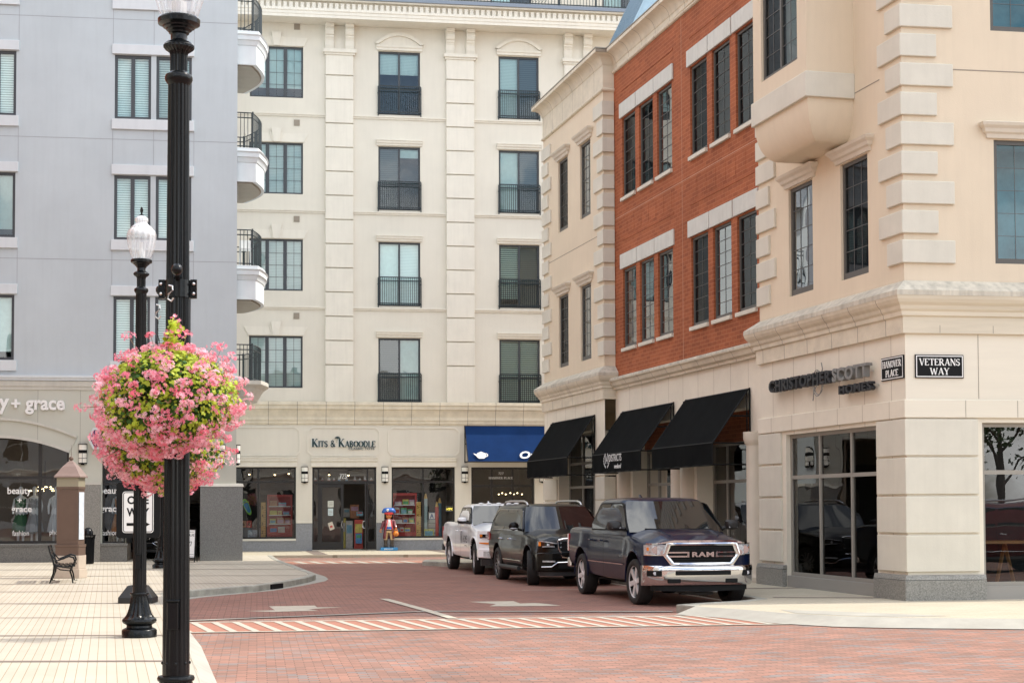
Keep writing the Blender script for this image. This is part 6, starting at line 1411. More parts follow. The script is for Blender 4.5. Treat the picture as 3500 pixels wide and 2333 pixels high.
def kiosk():
    T = thing('kiosk', (-10.62, 38.75, .13), 'brown hexagonal information pillar with domed metal roof and pale stone foot beside the bench', 'kiosk')
    def hexa(s): return [(-.26 * s, -.30 * s), (.26 * s, -.30 * s), (.335 * s, 0), (.26 * s, .30 * s), (-.26 * s, .30 * s), (-.335 * s, 0)]
    m = MB(); m.slab(hexa(1.18), 0, .22); m.slab(hexa(1.1), .22, .54); m.build('stone_foot', mat('pinkish stone', (.50, .42, .34), .8, var=.12), T, raw=True, bevel=.012)
    m = MB(); m.slab(hexa(1.06), .54, .80); m.slab(hexa(1.1), .74, .80); m.build('plinth', 'bronze', T, raw=True, bevel=.008)
    m = MB(); m.slab(hexa(.98), .80, 2.16); m.slab(hexa(1.03), 2.12, 2.18); m.box(WF, -.20, .20, -.30, -.296, .92, 2.02); m.build('pillar', 'bronze', T, raw=True, bevel=.006)
    m = MB(); m.slab(hexa(1.0), 2.18, 2.40); m.build('frieze', mat('olive metal band', (.30, .27, .19), .6), T, raw=True)
    m = MB(); V = []
    for s, z in ((1.2, 2.40), (1.2, 2.43), (1.0, 2.50), (.62, 2.66), (.34, 2.74), (.30, 2.76), (.14, 2.80), (.02, 2.84)): V += [(x, y, z) for x, y in hexa(s)]
    F = [(6 * j + i, 6 * j + (i + 1) % 6, 6 * j + 6 + (i + 1) % 6, 6 * j + 6 + i) for j in range(7) for i in range(6)] + [tuple(range(6))]
    m.add(V, F); m.build('roof', 'bronze_r', T, raw=True)
    m = MB(); m.sphere((0, 0, 2.86), .055, 12); m.tube([(0, 0, 2.9), (0, 0, 3.2)], .008, 5, r1=.002); m.build('finial', 'bronze', T, raw=True, smooth=True)
    for sg in (-1, 1):
        m = MB(); a = Vector((sg * .262, -.285)); b = Vector((sg * .322, -.05)); n = Vector((sg * .97, -.24)) * .012
        m.add([(a.x + n.x, a.y + n.y, .92), (b.x + n.x, b.y + n.y, .92), (b.x + n.x, b.y + n.y, 2.05), (a.x + n.x, a.y + n.y, 2.05)], [(0, 1, 2, 3)]); m.build('poster', mat('pale map poster', (.62, .68, .74), .4, var=.15, vscale=7), T, raw=True)
kiosk()
def bench():
    az = 14.1; T = thing('bench', (-10.02, 35.9, .13), 'black cast iron bench with slatted back seen from its end beside the brown pillar', 'bench', rz=R(az))
    for y in (0, 1.5):
        m = MB()
        m.tube([(-.30, y, .82), (-.27, y, .70), (-.20, y, .50), (-.17, y, .38), (-.19, y, .22), (-.24, y, .08), (-.27, y, .0), (-.20, y, .0)], [.022, .022, .024, .026, .022, .02, .02, .016], 7)
        m.tube([(-.26, y, .66), (-.12, y, .50), (.02, y, .55), (.14, y, .60), (.24, y, .57), (.27, y, .48), (.24, y, .42), (.27, y, .37)], [.02, .018, .02, .022, .022, .02, .016, .014], 7)
        m.tube([(-.20, y, .44), (-.10, y, .38), (.05, y, .36), (.20, y, .38), (.28, y, .40)], .022, 7)
        m.tube([(.20, y, .38), (.17, y, .26), (.21, y, .14), (.23, y, .0), (.30, y, .0)], [.022, .02, .018, .018, .014], 7)
        m.tube([(-.17, y, .38), (-.04, y, .30), (.16, y, .28)], .014, 6); m.build('end_frame', 'black', T, raw=True, smooth=True)
    m = MB()
    for x, z in ((-.12, .395), (-.03, .385), (.06, .385), (.15, .395), (.24, .41)): m.box(WF, x - .03, x + .03, .0, 1.5, z, z + .02)
    m.build('seat', 'black', T, raw=True)
    m = MB()
    for x, z in ((-.21, .50), (-.235, .58), (-.26, .66), (-.285, .74), (-.305, .81)): m.box(WF, x - .01, x + .012, .0, 1.5, z - .03, z + .03)
    m.build('backrest', 'black', T, raw=True)
bench()
def bin_():
    T = thing('litter_bin', (-12.72, 48.3, .13), 'black slatted litter bin with domed lid against the granite pier', 'litter bin')
    m = MB(); m.lathe([(.0, .0), (.155, .0), (.165, .05), (.185, .80), (.0, .80)], n=20); m.build('liner', 'blackm', T, raw=True)
    m = MB()
    for k in range(26):
        a = 2 * pi * k / 26; m.tube([(.165 * cos(a), .165 * sin(a), .02), (.185 * cos(a), .185 * sin(a), .72), (.215 * cos(a), .215 * sin(a), .86)], .013, 4)
    for z, r in ((.04, .172), (.86, .215)): m.lathe([(r - .015, z - .012), (r + .012, z - .012), (r + .012, z + .012), (r - .015, z + .012), (r - .015, z - .012)], n=28, cap=False)
    m.build('slatted_body', 'black', T, raw=True)
    m = MB(); m.lathe([(.15, .84), (.155, .88), (.145, .97), (.10, 1.05), (.04, 1.085), (.0, 1.09)], n=24, cap=False); m.build('lid', 'black', T, raw=True, smooth=True)
bin_()
def aframe():
    T = thing('sandwich_board', (-10.08, 49.6, .13), 'white boutique sandwich board in a black frame at the passage beside the granite corner', 'sandwich board')
    f = Fr((0, 0), 90, 1)
    class Tilt:
        sg = 1
        def p(s, u, w, z): return (u, -(w) - .22 + .2 * z, z)
    tl = Tilt()
    m = MB()
    for u0, u1, z0, z1 in ((-.36, -.33, 0, 1.02), (.33, .36, 0, 1.02), (-.33, .33, .12, .15), (-.33, .33, .99, 1.02)): m.box(tl, u0, u1, 0, .03, z0, z1)
    for u in (-.34, .34): m.tube([(u, -.02, 1.0), (u, .22, 0)], .015, 5)
    m.build('frame', 'blackm', T, raw=True)
    m = MB(); m.box(tl, -.33, .33, .005, .02, .15, .99); b = m.build('board', 'white', T, raw=True)
    m = MB(); text_on(m, tl, 'BOUTIQUE', -.31, .78, .62, .085, .02, .003, offset=.015); text_on(m, tl, 'congratulations', -.28, .90, .56, .045, .02, .003); text_on(m, tl, 'shop beautyandgrace.com', -.30, .165, .60, .03, .02, .003); m.box(tl, -.31, .31, .02, .022, .24, .25)
    text_on(m, tl, 'open', -.22, .42, .46, .22, .02, .003, shear=.35); m.build('board_lettering', mat('dark green ink', (.03, .06, .07), .6), b, raw=True)
aframe()

# ================================================================== wall lamps
def wall_lamp(fr, u, z, label, grp=None):
    T = thing('wall_lamp', fr.p(u, 0, z), label, 'wall lamp', grp or 'white and black wall lamps beside the shopfronts', rz=atan2(fr.d.y, fr.d.x) if fr.sg == 1 else atan2(fr.d.y, fr.d.x) + pi)
    n = 10; hw = .13; dp = .13
    def half(r0, z0, z1, mb):
        P = [(r0 / .13 * hw * cos(a), -r0 / .13 * dp * sin(a) - .02) for a in [pi * i / n for i in range(n + 1)]] ; P = [(r0 / .13 * hw, 0)] + P + [(-r0 / .13 * hw, 0)]
        mb.slab(P[1:-1] + [(-r0 / .13 * hw, .0), (r0 / .13 * hw, .0)], z0, z1)
    m = MB(); half(.125, .03, .595, m); m.build('lamp_shade', 'lampglass', T, raw=True)
    m = MB()
    for z0, z1, r in ((.0, .03, .13), (.595, .62, .135), (.33, .43, .133), (.165, .18, .13), (.02, .035, .13)): half(r, z0, z1, m)
    for a in (pi * .5,): m.box(WF, -.006, .006, -.158, -.15, .03, .33)
    for x in (-.125, .125): m.box(WF, x - .006, x + .006, -.03, .0, 0, .6)
    m.box(WF, -.05, .05, -.10, 0, -.035, 0); m.build('lamp_cage', 'blackm', T, raw=True)
    return T
wall_lamp(FB.shift(.03), -1.355, 2.77, 'wall lamp left of the toy shop door')
wall_lamp(FB.shift(.03), 1.785, 2.77, 'wall lamp above the pirate figure, right of the toy shop door')
wall_lamp(FB.shift(.03), 4.96, 2.77, 'wall lamp between the toy shop window and the blue awning')
wall_lamp(FB.shift(.03), 8.10, 2.77, 'wall lamp at the right end of the shopfronts, half hidden by the leftmost black awning')
wall_lamp(FL.shift(.03), -4.285, 3.17, 'wall lamp on the grey pier beside the arched shop window')
wall_lamp(FL.shift(.03), -.055, 3.17, 'wall lamp on the grey corner pier, half hidden by flowers')
sl = Fr(SIDE.p(.12, .0, 0)[:2], -14.1, 1); wall_lamp(sl, .16, 3.17, 'wall lamp on the street side of the grey building corner')

# ================================================================== awnings
def awning(fr, u0, u1, zt, zf, zb, p, label, mcol='awn', txt=None, hollow=True):
    uc = (u0 + u1) / 2; T = thing('awning', fr.p(uc, 0, zb), label, 'awning', 'black awnings over the shopfronts' if mcol == 'awn' else None, rz=atan2(fr.d.y, fr.d.x))
    m = MB(); nseg = 8
    for i in range(nseg):
        a, b = u0 + (u1 - u0) * i / nseg, u0 + (u1 - u0) * (i + 1) / nseg; V = []
        for (w_, z) in ((.06, zt), (.06 + (p - .06) * .5, (zt + zf) / 2 - .025), (p, zf)): V += [fr.p(a, w_, z), fr.p(b, w_, z)]
        V += [fr.p(a, w_ , z - .012) for (w_, z) in ((p, zf),)]
        m.add(V[:6], [(0, 1, 3, 2), (2, 3, 5, 4)])
    cn = m.build('canopy', mcol, T, smooth=20, doubles=True)
    pass
    if zb < zf:
        m = MB(); n = 24; V = []
        for i in range(n + 1):
            u = u0 + (u1 - u0) * i / n; wv = .006 * sin(i * 1.7); V += [fr.p(u, p, zf - .002), fr.p(u, p + wv * .3, (zf + zb) / 2), fr.p(u, p + wv, zb)]
        m.add(V, [(3 * i + j, 3 * i + j + 1, 3 * i + j + 4, 3 * i + j + 3) for i in range(n) for j in range(2)]); m.build('valance', mcol, T)
    m = MB(); t = .018
    for u in (u0 + .01, u1 - .01):
        m.tube([fr.p(u, .05, zt), fr.p(u, p - .01, zf)], t, 5); m.tube([fr.p(u, .03, zt + .03), fr.p(u, .03, zb)], t, 4); m.tube([fr.p(u, .10, zt - .02), fr.p(u, .10, zb)], t * .8, 4)
        m.tube([fr.p(u, p - .01, zf), fr.p(u, p - .01, zb)], t, 4); m.tube([fr.p(u, .03, zb + .02), fr.p(u, p, zb + .02)], t, 4); m.tube([fr.p(u, .03, zf), fr.p(u, p, zf)], t, 4)
        m.tube([fr.p(u, .03, (zt + zf) / 2), fr.p(u, p * .5, (zt + zf) / 2)], t, 4)
    for (w_, z) in ((p - .01, zb + .01), (p - .01, zf), (.05, zt)): m.tube([fr.p(u0, w_, z), fr.p(u1, w_, z)], t, 4)
    m.build('awning_frame', 'blackm', T); return T
awning(FA, 18.6, 23.1, 4.41, 3.20, 2.68, .87, 'plain black awning farthest from the camera')
AW2 = awning(FK, 12.8, 16.95, 4.41, 3.20, 2.70, .93, 'black awning with a white wreath and lettering on its valance, middle of the three')
awning(FK, 7.8, 11.9, 4.41, 3.20, 2.70, .93, 'plain black awning nearest the camera')
f2 = FK.shift(.937); m = MB()
text_on(m, f2, 'DISTRICTS', 15.38, 2.99, 1.05, .19, 0, .003, offset=.0); text_on(m, f2, 'weekend', 14.93, 2.80, .58, .12, 0, .003, shear=.3, offset=.01); text_on(m, f2, '14', 15.72, 2.94, .20, .22, 0, .003)
for sg in (-1, 1):
    for i in range(7):
        a = -1.2 + 2.3 * i / 6; cu_, cz_ = 15.62 + sg * .22 * cos(a), 3.02 + .18 * sin(a) * 1.0
        m.prism(f2, [(cu_, cz_ - .035), (cu_ + sg * .035, cz_ + .01), (cu_ + sg * .01, cz_ + .045), (cu_ - sg * .015, cz_)], 0, .003)
m.build('awning_lettering', 'white', AW2)
# blue awning of shop 727
BW = awning(FB, 4.95, 9.6, 5.0, 3.55, 3.55, 1.05, 'royal blue awning with a white teapot above shop 727', 'awnb')
class SlopeF:
    sg = 1
    def p(s, u, w, z): # z: metres up the slope from the front edge
        d = Vector((-1.0, 1.45)).normalized(); return FB.p(u, 1.05 + d.x * z + .06 + w * d.y, 3.55 + d.y * z + w * .6)
sf = SlopeF(); m = MB()
text_on(m, sf, 'Our', 7.03, .16, .95, .36, 0, .004, shear=.25, offset=.03)
tp = [(5.40, .16), (5.60, .16), (5.68, .24), (5.70, .34), (5.64, .43), (5.56, .47), (5.50, .50), (5.44, .47), (5.36, .43), (5.31, .36), (5.24, .40), (5.19, .42), (5.22, .36), (5.30, .28), (5.33, .22)]
m.prism(sf, tp, 0, .004); ringp = [(5.68 + .09 * cos(a), .33 + .09 * sin(a)) for a in [2 * pi * i / 12 for i in range(12)]]; ringq = [(5.68 + .06 * cos(a), .33 + .06 * sin(a)) for a in [2 * pi * i / 12 for i in range(12)]]; ribbon(m, sf, ringp, ringq, 0, .005)
m.build('awning_lettering', 'white', BW)

# ================================================================== signs
def sign_plate(name, fr, u0, u1, z0, z1, label, lines):
    T = thing(name, fr.p((u0 + u1) / 2, 0, z0), label, 'street sign', rz=atan2(fr.d.y, fr.d.x))
    m = MB(); m.box(fr, u0, u1, .0, .03, z0, z1); p = m.build('plate', 'blackm', T, bevel=.01)
    m = MB(); a, b = u0 + .018, u1 - .018; O = [(a, z0 + .018), (b, z0 + .018), (b, z1 - .018), (a, z1 - .018)]; t = .016; I = [(a + t, z0 + .018 + t), (b - t, z0 + .018 + t), (b - t, z1 - .018 - t), (a + t, z1 - .018 - t)]
    ribbon(m, fr, O, I, .03, .034)
    W_ = u1 - u0
    for txt, z, h, wf in lines:
        wd = W_ * wf; us = (u0 + u1) / 2 - wd / 2 if fr.sg == 1 else (u0 + u1) / 2 + wd / 2; serif(m, fr, txt, us, z, wd, h, w=.03, bold=1.15)
    m.build('sign_lettering', 'white', T); return T
sign_plate('street_name_sign', FF, .17, 1.08, 4.04, 4.455, 'black street name plate reading VETERANS WAY on the right face of the corner', [('VETERANS', 4.265, .12, .84), ('WAY', 4.10, .12, .40)])
sign_plate('street_name_sign', FA, .02, .87, 4.04, 4.455, 'black street name plate reading HANOVER PLACE on the left face of the corner', [('HANOVER', 4.265, .12, .84), ('PLACE', 4.10, .12, .56)])
def homes_sign():
    T = thing('shop_sign', FA.p(3.4, 0, 3.9), 'dark metal standoff letters of a home builder on the corner building wall', 'shop sign', rz=atan2(FA.d.y, FA.d.x))
    M_['sgd'] = mat('dark sign metal', (.035, .037, .04), .5, spec=.2); M_['sgl'] = mat('light sign metal', (.20, .20, .19), .45)
    def letters(txt, us, ue, z0, h, mt, dep):
        V, F = font_geo(txt, 1.0, offset=.03)
        n = len(txt); m = MB(); text_on(m, FA, txt, us, z0, us - ue, h, .08, dep, offset=.035, spacing=1.12); m.build('sign_letters', mt, T)
    letters('CHRISTOPHER', 5.60, 2.62, 4.155, .25, 'sgd', .12); letters('SCOTT', 2.56, 1.10, 4.15, .26, 'sgl', .12); letters('HOMES', 2.32, .98, 3.90, .165, 'sgd', .10)
    m = MB(); pts = []
    for i in range(60):
        t = i / 59 * 4.4 * pi; r = .16 + .12 * cos(t * .5); pts.append(FA.p(3.33 - .20 * cos(t) - .12 * i / 59, .16, 4.25 + .27 * sin(t) * (1 - .2 * i / 59) - .06 + .0 * r))
    m.tube(pts, .009, 5); m.tube([FA.p(3.1, .16, 4.58), FA.p(3.05, .16, 4.45), FA.p(3.25, .16, 4.2), FA.p(3.45, .16, 4.05), FA.p(3.5, .16, 3.86)], .011, 5); m.build('sign_scroll', 'sgl', T)
    m = MB()
    for i in range(12): u = 5.5 - i * .39; m.tube([FA.p(u, .0, 4.27), FA.p(u, .11, 4.27)], .008, 4); 
    for i in range(5): u = 2.2 - i * .3; m.tube([FA.p(u, .0, 3.99), FA.p(u, .11, 3.99)], .008, 4)
    m.build('standoff', 'steel', T)
homes_sign()
def kits_sign():
    fr = FB.shift(.03); T = thing('shop_sign', fr.p(.18, 0, 4.0), 'dark green serif letters of a toy shop with white outline above its door', 'shop sign', rz=R(9))
    M_['grn'] = mat('dark green sign', (.008, .035, .038), .4); txt = 'KITS & KABOODLE'; sz = [1.35, 1, 1, 1, 1, 1.1, 1, 1.35, 1, 1, 1, 1, 1, 1, 1]
    m = MB(); serif(m, fr, txt, -1.08, 4.16, 2.50, .235, w=.0, th=.035, sizes=sz, bold=2.5); text_on(m, fr, 'CLASSIC TOYS', .34, 4.045, 1.04, .095, 0, .03, offset=.035)
    m.build('letter_outline', 'white', T)
    m = MB(); serif(m, fr, txt, -1.08, 4.16, 2.50, .235, w=.036, th=.015, sizes=sz, bold=1.6); text_on(m, fr, 'CLASSIC TOYS', .35, 4.05, 1.02, .085, .03, .012, offset=.005)
    up = [(-.19 + .0, 4.50)] + [(-.08 + .11 * cos(pi - pi * i / 8), 4.49 + .08 * sin(pi * i / 8)) for i in range(9)]; m.prism(fr, up, .02, .05); m.tube([fr.p(-.08, .035, 4.5), fr.p(-.12, .035, 4.34)], .007, 4); m.build('sign_letters', 'grn', T)
kits_sign()
def grace_sign():
    fr = FL.shift(.03); T = thing('shop_sign', fr.p(-6.4, 0, 4.68), 'white rounded letters reading beauty + grace on the grey building fascia', 'shop sign', rz=R(8.5))
    m = MB()
    text_on(m, fr, 'grace', -6.02, 4.70, 1.19, .455 * .98, .03, .05, offset=.03); text_on(m, fr, '+', -6.44, 4.90, .27, .27, .03, .05, offset=.03); text_on(m, fr, 'beauty', -8.12, 4.70, 1.62, .64, .03, .05, offset=.03); m.build('sign_letters', 'white', T)
grace_sign()
def glass_text(fr, items, label, name='window_lettering', mt='white', dep=-.22):
    T = thing(name, fr.p(items[0][1], dep, items[0][2]), label, 'window lettering', rz=atan2(fr.d.y, fr.d.x)); m = MB()
    for (txt, u, z, wd, h, kind) in items:
        if kind == 's': serif(m, fr, txt, u, z, wd, h, w=dep, th=.004, bold=1.1)
        else: text_on(m, fr, txt, u, z, wd, h, dep, .003, offset=kind)
    m.build('lettering', mt, T)
glass_text(FL, [('beauty', -6.58, 2.18, .72, .27, .02), ('+', -6.28, 1.98, .13, .13, .02), ('grace', -6.46, 1.62, .62, .20, .02), ('fashion', -6.42, .95, .50, .16, 0), ('photo', -5.30, .93, .40, .20, 0)], 'white words on the glass of the arched shop window')
glass_text(FL, [('beauty', -3.80, 2.18, .72, .27, .02), ('grace', -3.76, 1.62, .62, .20, .02), ('fashion', -3.74, .95, .50, .16, 0)], 'white words on the narrow shop window right of the granite pier')
glass_text(FB, [('723', .0, 2.92, .29, .19, 's')], 'white number 723 on the glass over the toy shop door', dep=-.16)
glass_text(FB, [('727', 6.33, 3.08, .22, .09, 's'), ('HANOVER PLACE', 5.95, 2.90, .98, .085, 's')], 'white number 727 and street name on the dark shopfront under the blue awning', dep=-.17)
# purple hanging sign half hidden in the flowers
T = thing('projecting_sign', FL.p(-3.78, .03, 3.4), 'purple sign with pale border on the grey pier, peeking out left of the flowers', 'shop sign', rz=R(8.5))
f = FL.shift(.25); m = MB(); O = [(-4.12, 3.95), (-3.95, 3.62), (-3.55, 3.62), (-3.38, 3.95), (-3.55, 4.28), (-3.95, 4.28)]; m.prism(f, O, 0, .06); m.build('sign_border', 'trim_l', T)
I = [(-3.75 + (u + 3.75) * .8, 3.95 + (z - 3.95) * .8) for u, z in O]; m = MB(); m.prism(f, I, .06, .065); m.build('sign_face', mat('purple sign face', (.07, .025, .10), .5), T)
m = MB(); m.tube([FL.p(-3.75, .0, 4.2), FL.p(-3.75, .26, 4.2)], .02, 6); m.build('sign_arm', 'blackm', T)

# ================================================================== pirate figure
def pirate():
    bp = FB.p(1.90, .50, .10); T = thing('pirate_figure', bp, 'toy pirate statue in blue hat and maroon coat beside the toy shop door', 'statue', rz=R(9))
    sk = mat('orange brown toy skin', (.62, .20, .045), .35, coat=.4); coat = mat('maroon coat', (.17, .025, .035), .3, coat=.6); red = mat('red trim', (.75, .05, .05), .4); blue = mat('toy blue', (.02, .13, .50), .3, coat=.5); tan = mat('tan trousers', (.62, .42, .22), .45); boot = mat('dark boots', (.055, .04, .03), .35, coat=.3); hair = mat('black hair', (.01, .01, .01), .4); wh = M_['white']; plb = mat('plinth blue', (.03, .27, .58), .35, coat=.4)
    m = MB(); m.box(WF, -.335, .335, -.22, .22, 0, .125); pl = m.build('plinth', plb, T, raw=True, bevel=.015)
    m = MB(); f = Fr((0, -.22), 90, 1); text_on(m, f, 'playmobil', -.20, .03, .34, .07, 0, .004, offset=.015); m.build('plinth_lettering', wh, pl, raw=True)
    m = MB()
    for sg in (-1, 1): m.lathe([(0, 0), (.075, 0), (.082, .03), (.07, .09), (.068, .22), (.082, .29), (.0, .29)], c=(sg * .125, 0, .125), n=16); m.sphere((sg * .13, -.06, .155), .075, 10, (.95, 1.25, .42))
    m.build('boots', boot, T, raw=True, smooth=45)
    m = MB()
    for sg in (-1, 1): m.tube([(sg * .125, 0, .40), (sg * .118, 0, .58), (sg * .085, 0, .75)], [.062, .078, .092], 14)
    m.lathe([(.0, .70), (.15, .70), (.165, .76), (.15, .84), (0, .84)], n=20); m.build('trousers', tan, T, raw=True, smooth=50)
    m = MB(); m.lathe([(.0, .82), (.150, .82), (.152, .93), (0, .93)], n=24); m.build('sash', blue, T, raw=True, smooth=50)
    m = MB(); m.lathe([(.162, .775), (.168, .775), (.168, .815), (.162, .815), (.162, .775)], n=24, cap=False); m.build('belt', hair, T, raw=True)
    m = MB(); m.lathe([(.0, .92), (.148, .92), (.15, 1.05), (.135, 1.16), (.07, 1.22), (0, 1.22)], n=24); m.build('shirt', wh, T, raw=True, smooth=50)
    # coat: open shell behind and at the sides
    def shell(mb, a0, a1, prof, th=.018):
        n = 18; V = []; F = []
        for (r, z, sx) in prof:
            for i in range(n + 1): a = R(a0 + (a1 - a0) * i / n); V.append((r * sx * cos(a), r * .85 * sin(a), z))
        for j in range(len(prof) - 1):
            for i in range(n): F.append((j * (n + 1) + i, j * (n + 1) + i + 1, (j + 1) * (n + 1) + i + 1, (j + 1) * (n + 1) + i))
        mb.add(V, F)
    m = MB(); shell(m, -52, 232, [(.235, .46, 1.0), (.225, .60, 1.0), (.195, .78, 1.0), (.185, .90, 1.0), (.19, 1.05, 1.0), (.18, 1.16, 1.05), (.12, 1.235, 1.1), (.07, 1.25, 1)]); ob = m.build('coat', coat, T, raw=True, smooth=60); sm = ob.modifiers.new('s', 'SOLIDIFY'); sm.thickness = .022
    m = MB()
    for sg in (-1, 1):
        m.tube([(sg * .062, -.155, 1.20), (sg * .085, -.175, 1.05), (sg * .115, -.165, .90), (sg * .135, -.15, .82)], .02, 6)
    m.build('coat_trim', red, T, raw=True, smooth=True)
    m = MB()
    for (sg, hx, hy, hz_) in ((-1, -.30, -.06, .84), (1, .26, -.12, .88)):
        m.tube([(sg * .15, 0, 1.19), (sg * .20, 0, 1.13), (sg * .235, -.02, 1.0), (hx, hy, hz_)], [.05, .062, .058, .05], 12)
    m.build('sleeves', coat, T, raw=True, smooth=50)
    m = MB()
    for (hx, hy, hz_) in ((-.31, -.07, .80), (.265, -.14, .84)):
        m.tube([(hx, hy, hz_ + .05), (hx, hy, hz_)], .033, 10); pts = [(hx + .048 * cos(a), hy - .01, hz_ - .03 + .05 * sin(a)) for a in [R(-50 - 260 * i / 10) for i in range(11)]]; m.tube(pts, .017, 8)
    m.build('hands', sk, T, raw=True, smooth=True)
    m = MB(); m.tube([(0, 0, 1.20), (0, 0, 1.27)], .05, 12); m.sphere((0, -.005, 1.345), .125, 20, (1, .95, .90)); hd_ = m.build('head', sk, T, raw=True, smooth=True)
    m = MB()
    for sg in (-1, 1): m.sphere((sg * .048, -.112, 1.375), .016, 8, (1, .6, 1.2))
    m.tube([(-.03, -.118, 1.305), (0, -.124, 1.298), (.03, -.118, 1.305)], .005, 5); m.build('face_marks', hair, hd_, raw=True, smooth=True)
    m = MB(); V = []
    shell(m, -30, 210, [(.155, 1.22, 1.15), (.165, 1.30, 1.1), (.165, 1.42, 1.08), (.13, 1.50, 1.05)]); ob = m.build('hair', hair, T, raw=True, smooth=60); sm = ob.modifiers.new('s', 'SOLIDIFY'); sm.thickness = .035
    m = MB(); m.lathe([(.0, 1.415), (.175, 1.415), (.18, 1.45), (.175, 1.49), (0, 1.50)], n=24); m.build('bandana', red, T, raw=True, smooth=40)
    # hat: three cornered brim
    m = MB(); n = 36; V = []; F = []
    rows = [(.16, 0), (.22, .01), (.27, .06), (.25, .12), (.19, .165), (.10, .18), (.0, .185)]
    for j, (r, h) in enumerate(rows):
        for i in range(n):
            a = 2 * pi * i / n; sx = 1.05; sy = .78; lift = (.0 if j < 1 else (-.055 * abs(cos(a)) ** 3 if j < 4 else 0)); V.append((r * sx * cos(a), r * sy * sin(a), 1.49 + h + lift))
    for j in range(len(rows) - 1):
        for i in range(n): F.append((j * n + i, j * n + (i + 1) % n, (j + 1) * n + (i + 1) % n, (j + 1) * n + i))
    m.add(V, F); ht = m.build('hat', blue, T, raw=True, smooth=60)
    m = MB(); m.sphere((-.06, -.195, 1.585), .052, 14, (1, .35, .9)); m.box(WF, -.085, -.035, -.215, -.19, 1.53, 1.56); sk_ = m.build('skull_badge', wh, ht, raw=True, smooth=True)
    m = MB()
    for sg in (-1, 1): m.sphere((-.06 + sg * .019, -.212, 1.587), .011, 8)
    m.build('badge_marks', hair, sk_, raw=True)
    # pumpkin bucket held in the hand
    P = thing('pumpkin_bucket', (bp[0] + .29, bp[1] - .12, bp[2] + .56), 'orange pumpkin bucket hanging from the hand of the pirate figure', 'bucket')
    org = mat('pumpkin orange', (.85, .25, .015), .35, coat=.4); m = MB(); V = []; F = []; n = 32
    for j in range(11):
        t = .25 + (pi - .25) * j / 10
        for i in range(n): a = 2 * pi * i / n; k = 1 - .05 * (.5 + .5 * cos(8 * a)); V.append((.115 * k * sin(t) * cos(a), .115 * k * sin(t) * sin(a), .105 * cos(t) + .1))
    for j in range(10):
        for i in range(n): F.append((j * n + i, j * n + (i + 1) % n, (j + 1) * n + (i + 1) % n, (j + 1) * n + i))
    m.add(V, F); bd = m.build('bucket_body', org, P, raw=True, smooth=True)
    m = MB(); m.tube([(.05 * cos(a) * 1.2, 0, .19 + .09 * sin(a)) for a in [pi * i / 10 for i in range(11)]], .012, 6); m.build('bucket_handle', org, P, raw=True, smooth=True)
    m = MB()
    for sg in (-1, 1): m.sphere((sg * .045, -.105, .125), .014, 6)
    m.sphere((0, -.115, .10), .011, 6); m.tube([(-.055, -.10, .07), (0, -.112, .05), (.055, -.10, .07)], .007, 5); m.build('face_marks', hair, bd, raw=True)
pirate()
# ================================================================== goods in the toy shop windows
M_['redw'] = mat('red painted wood', (.42, .035, .03), .5); M_['yel'] = mat('yellow wood', (.60, .38, .10), .6)
def col(i): return mat('toy colour %d' % i, [(.55, .08, .06), (.08, .25, .5), (.6, .5, .12), (.1, .35, .15), (.55, .52, .48), (.45, .2, .1), (.2, .4, .5), (.5, .3, .4)][i % 8], .6, var=.3, vscale=9)
def bookcase(u0, u1, z0, z1, w, label, seed):
    rnd = random.Random(seed); T = thing('bookcase', FB.p((u0 + u1) / 2, w, z0), label, 'bookcase', rz=R(9)); d = .35
    m = MB(); m.box(FB, u0, u0 + .07, w - d, w, z0, z1); m.box(FB, u1 - .07, u1, w - d, w, z0, z1); m.box(FB, u0 + .07, u1 - .07, w - d, w - .002, z1 - .1, z1); m.box(FB, u0 + .07, u1 - .07, w - d, w - .002, z0, z0 + .18); m.box(FB, u0 + .07, u1 - .07, w - d, w - d + .02, z0 + .18, z1 - .1); m.build('case', 'redw', T)
    n = 3; zs = [z0 + .18 + (z1 - z0 - .3) * (i) / (n + 1) for i in range(1, n + 1)]
    for z in zs: m = MB(); m.box(FB, u0 + .07, u1 - .07, w - d + .02, w - .01, z - .012, z + .012); m.build('shelf', 'white', T)
    k = 0
    for z in [z0 + .18] + zs:
        u = u0 + .1
        while u < u1 - .28:
            bw_ = rnd.uniform(.14, .30); bh = rnd.uniform(.12, .25); uu = min(u + bw_, u1 - .09)
            b = thing('toy_box', FB.p((u + uu) / 2, w - .1, z + .013), 'one of the small coloured toy boxes on the shelves of the red bookcases', 'toy box', 'toy boxes on the red bookcases', rz=R(9)); 
            m = MB(); m.box(FB, u, uu, w - .22, w - .03, z + .013, z + .013 + bh); m.build('carton', col(rnd.randint(0, 7)), b); m = MB(); m.box(FB, u + .02, uu - .02, w - .03, w - .027, z + .035, z + bh * .75); m.build('label_panel', col(rnd.randint(0, 7)), b)
            u = uu + rnd.uniform(.02, .06); k += 1
bookcase(-2.80, -1.82, .62, 2.30, -.55, 'red bookcase with toys in the left window of the toy shop', 2)
bookcase(2.13, 3.10, .62, 2.35, -.55, 'red bookcase with toys in the right window of the toy shop', 4)
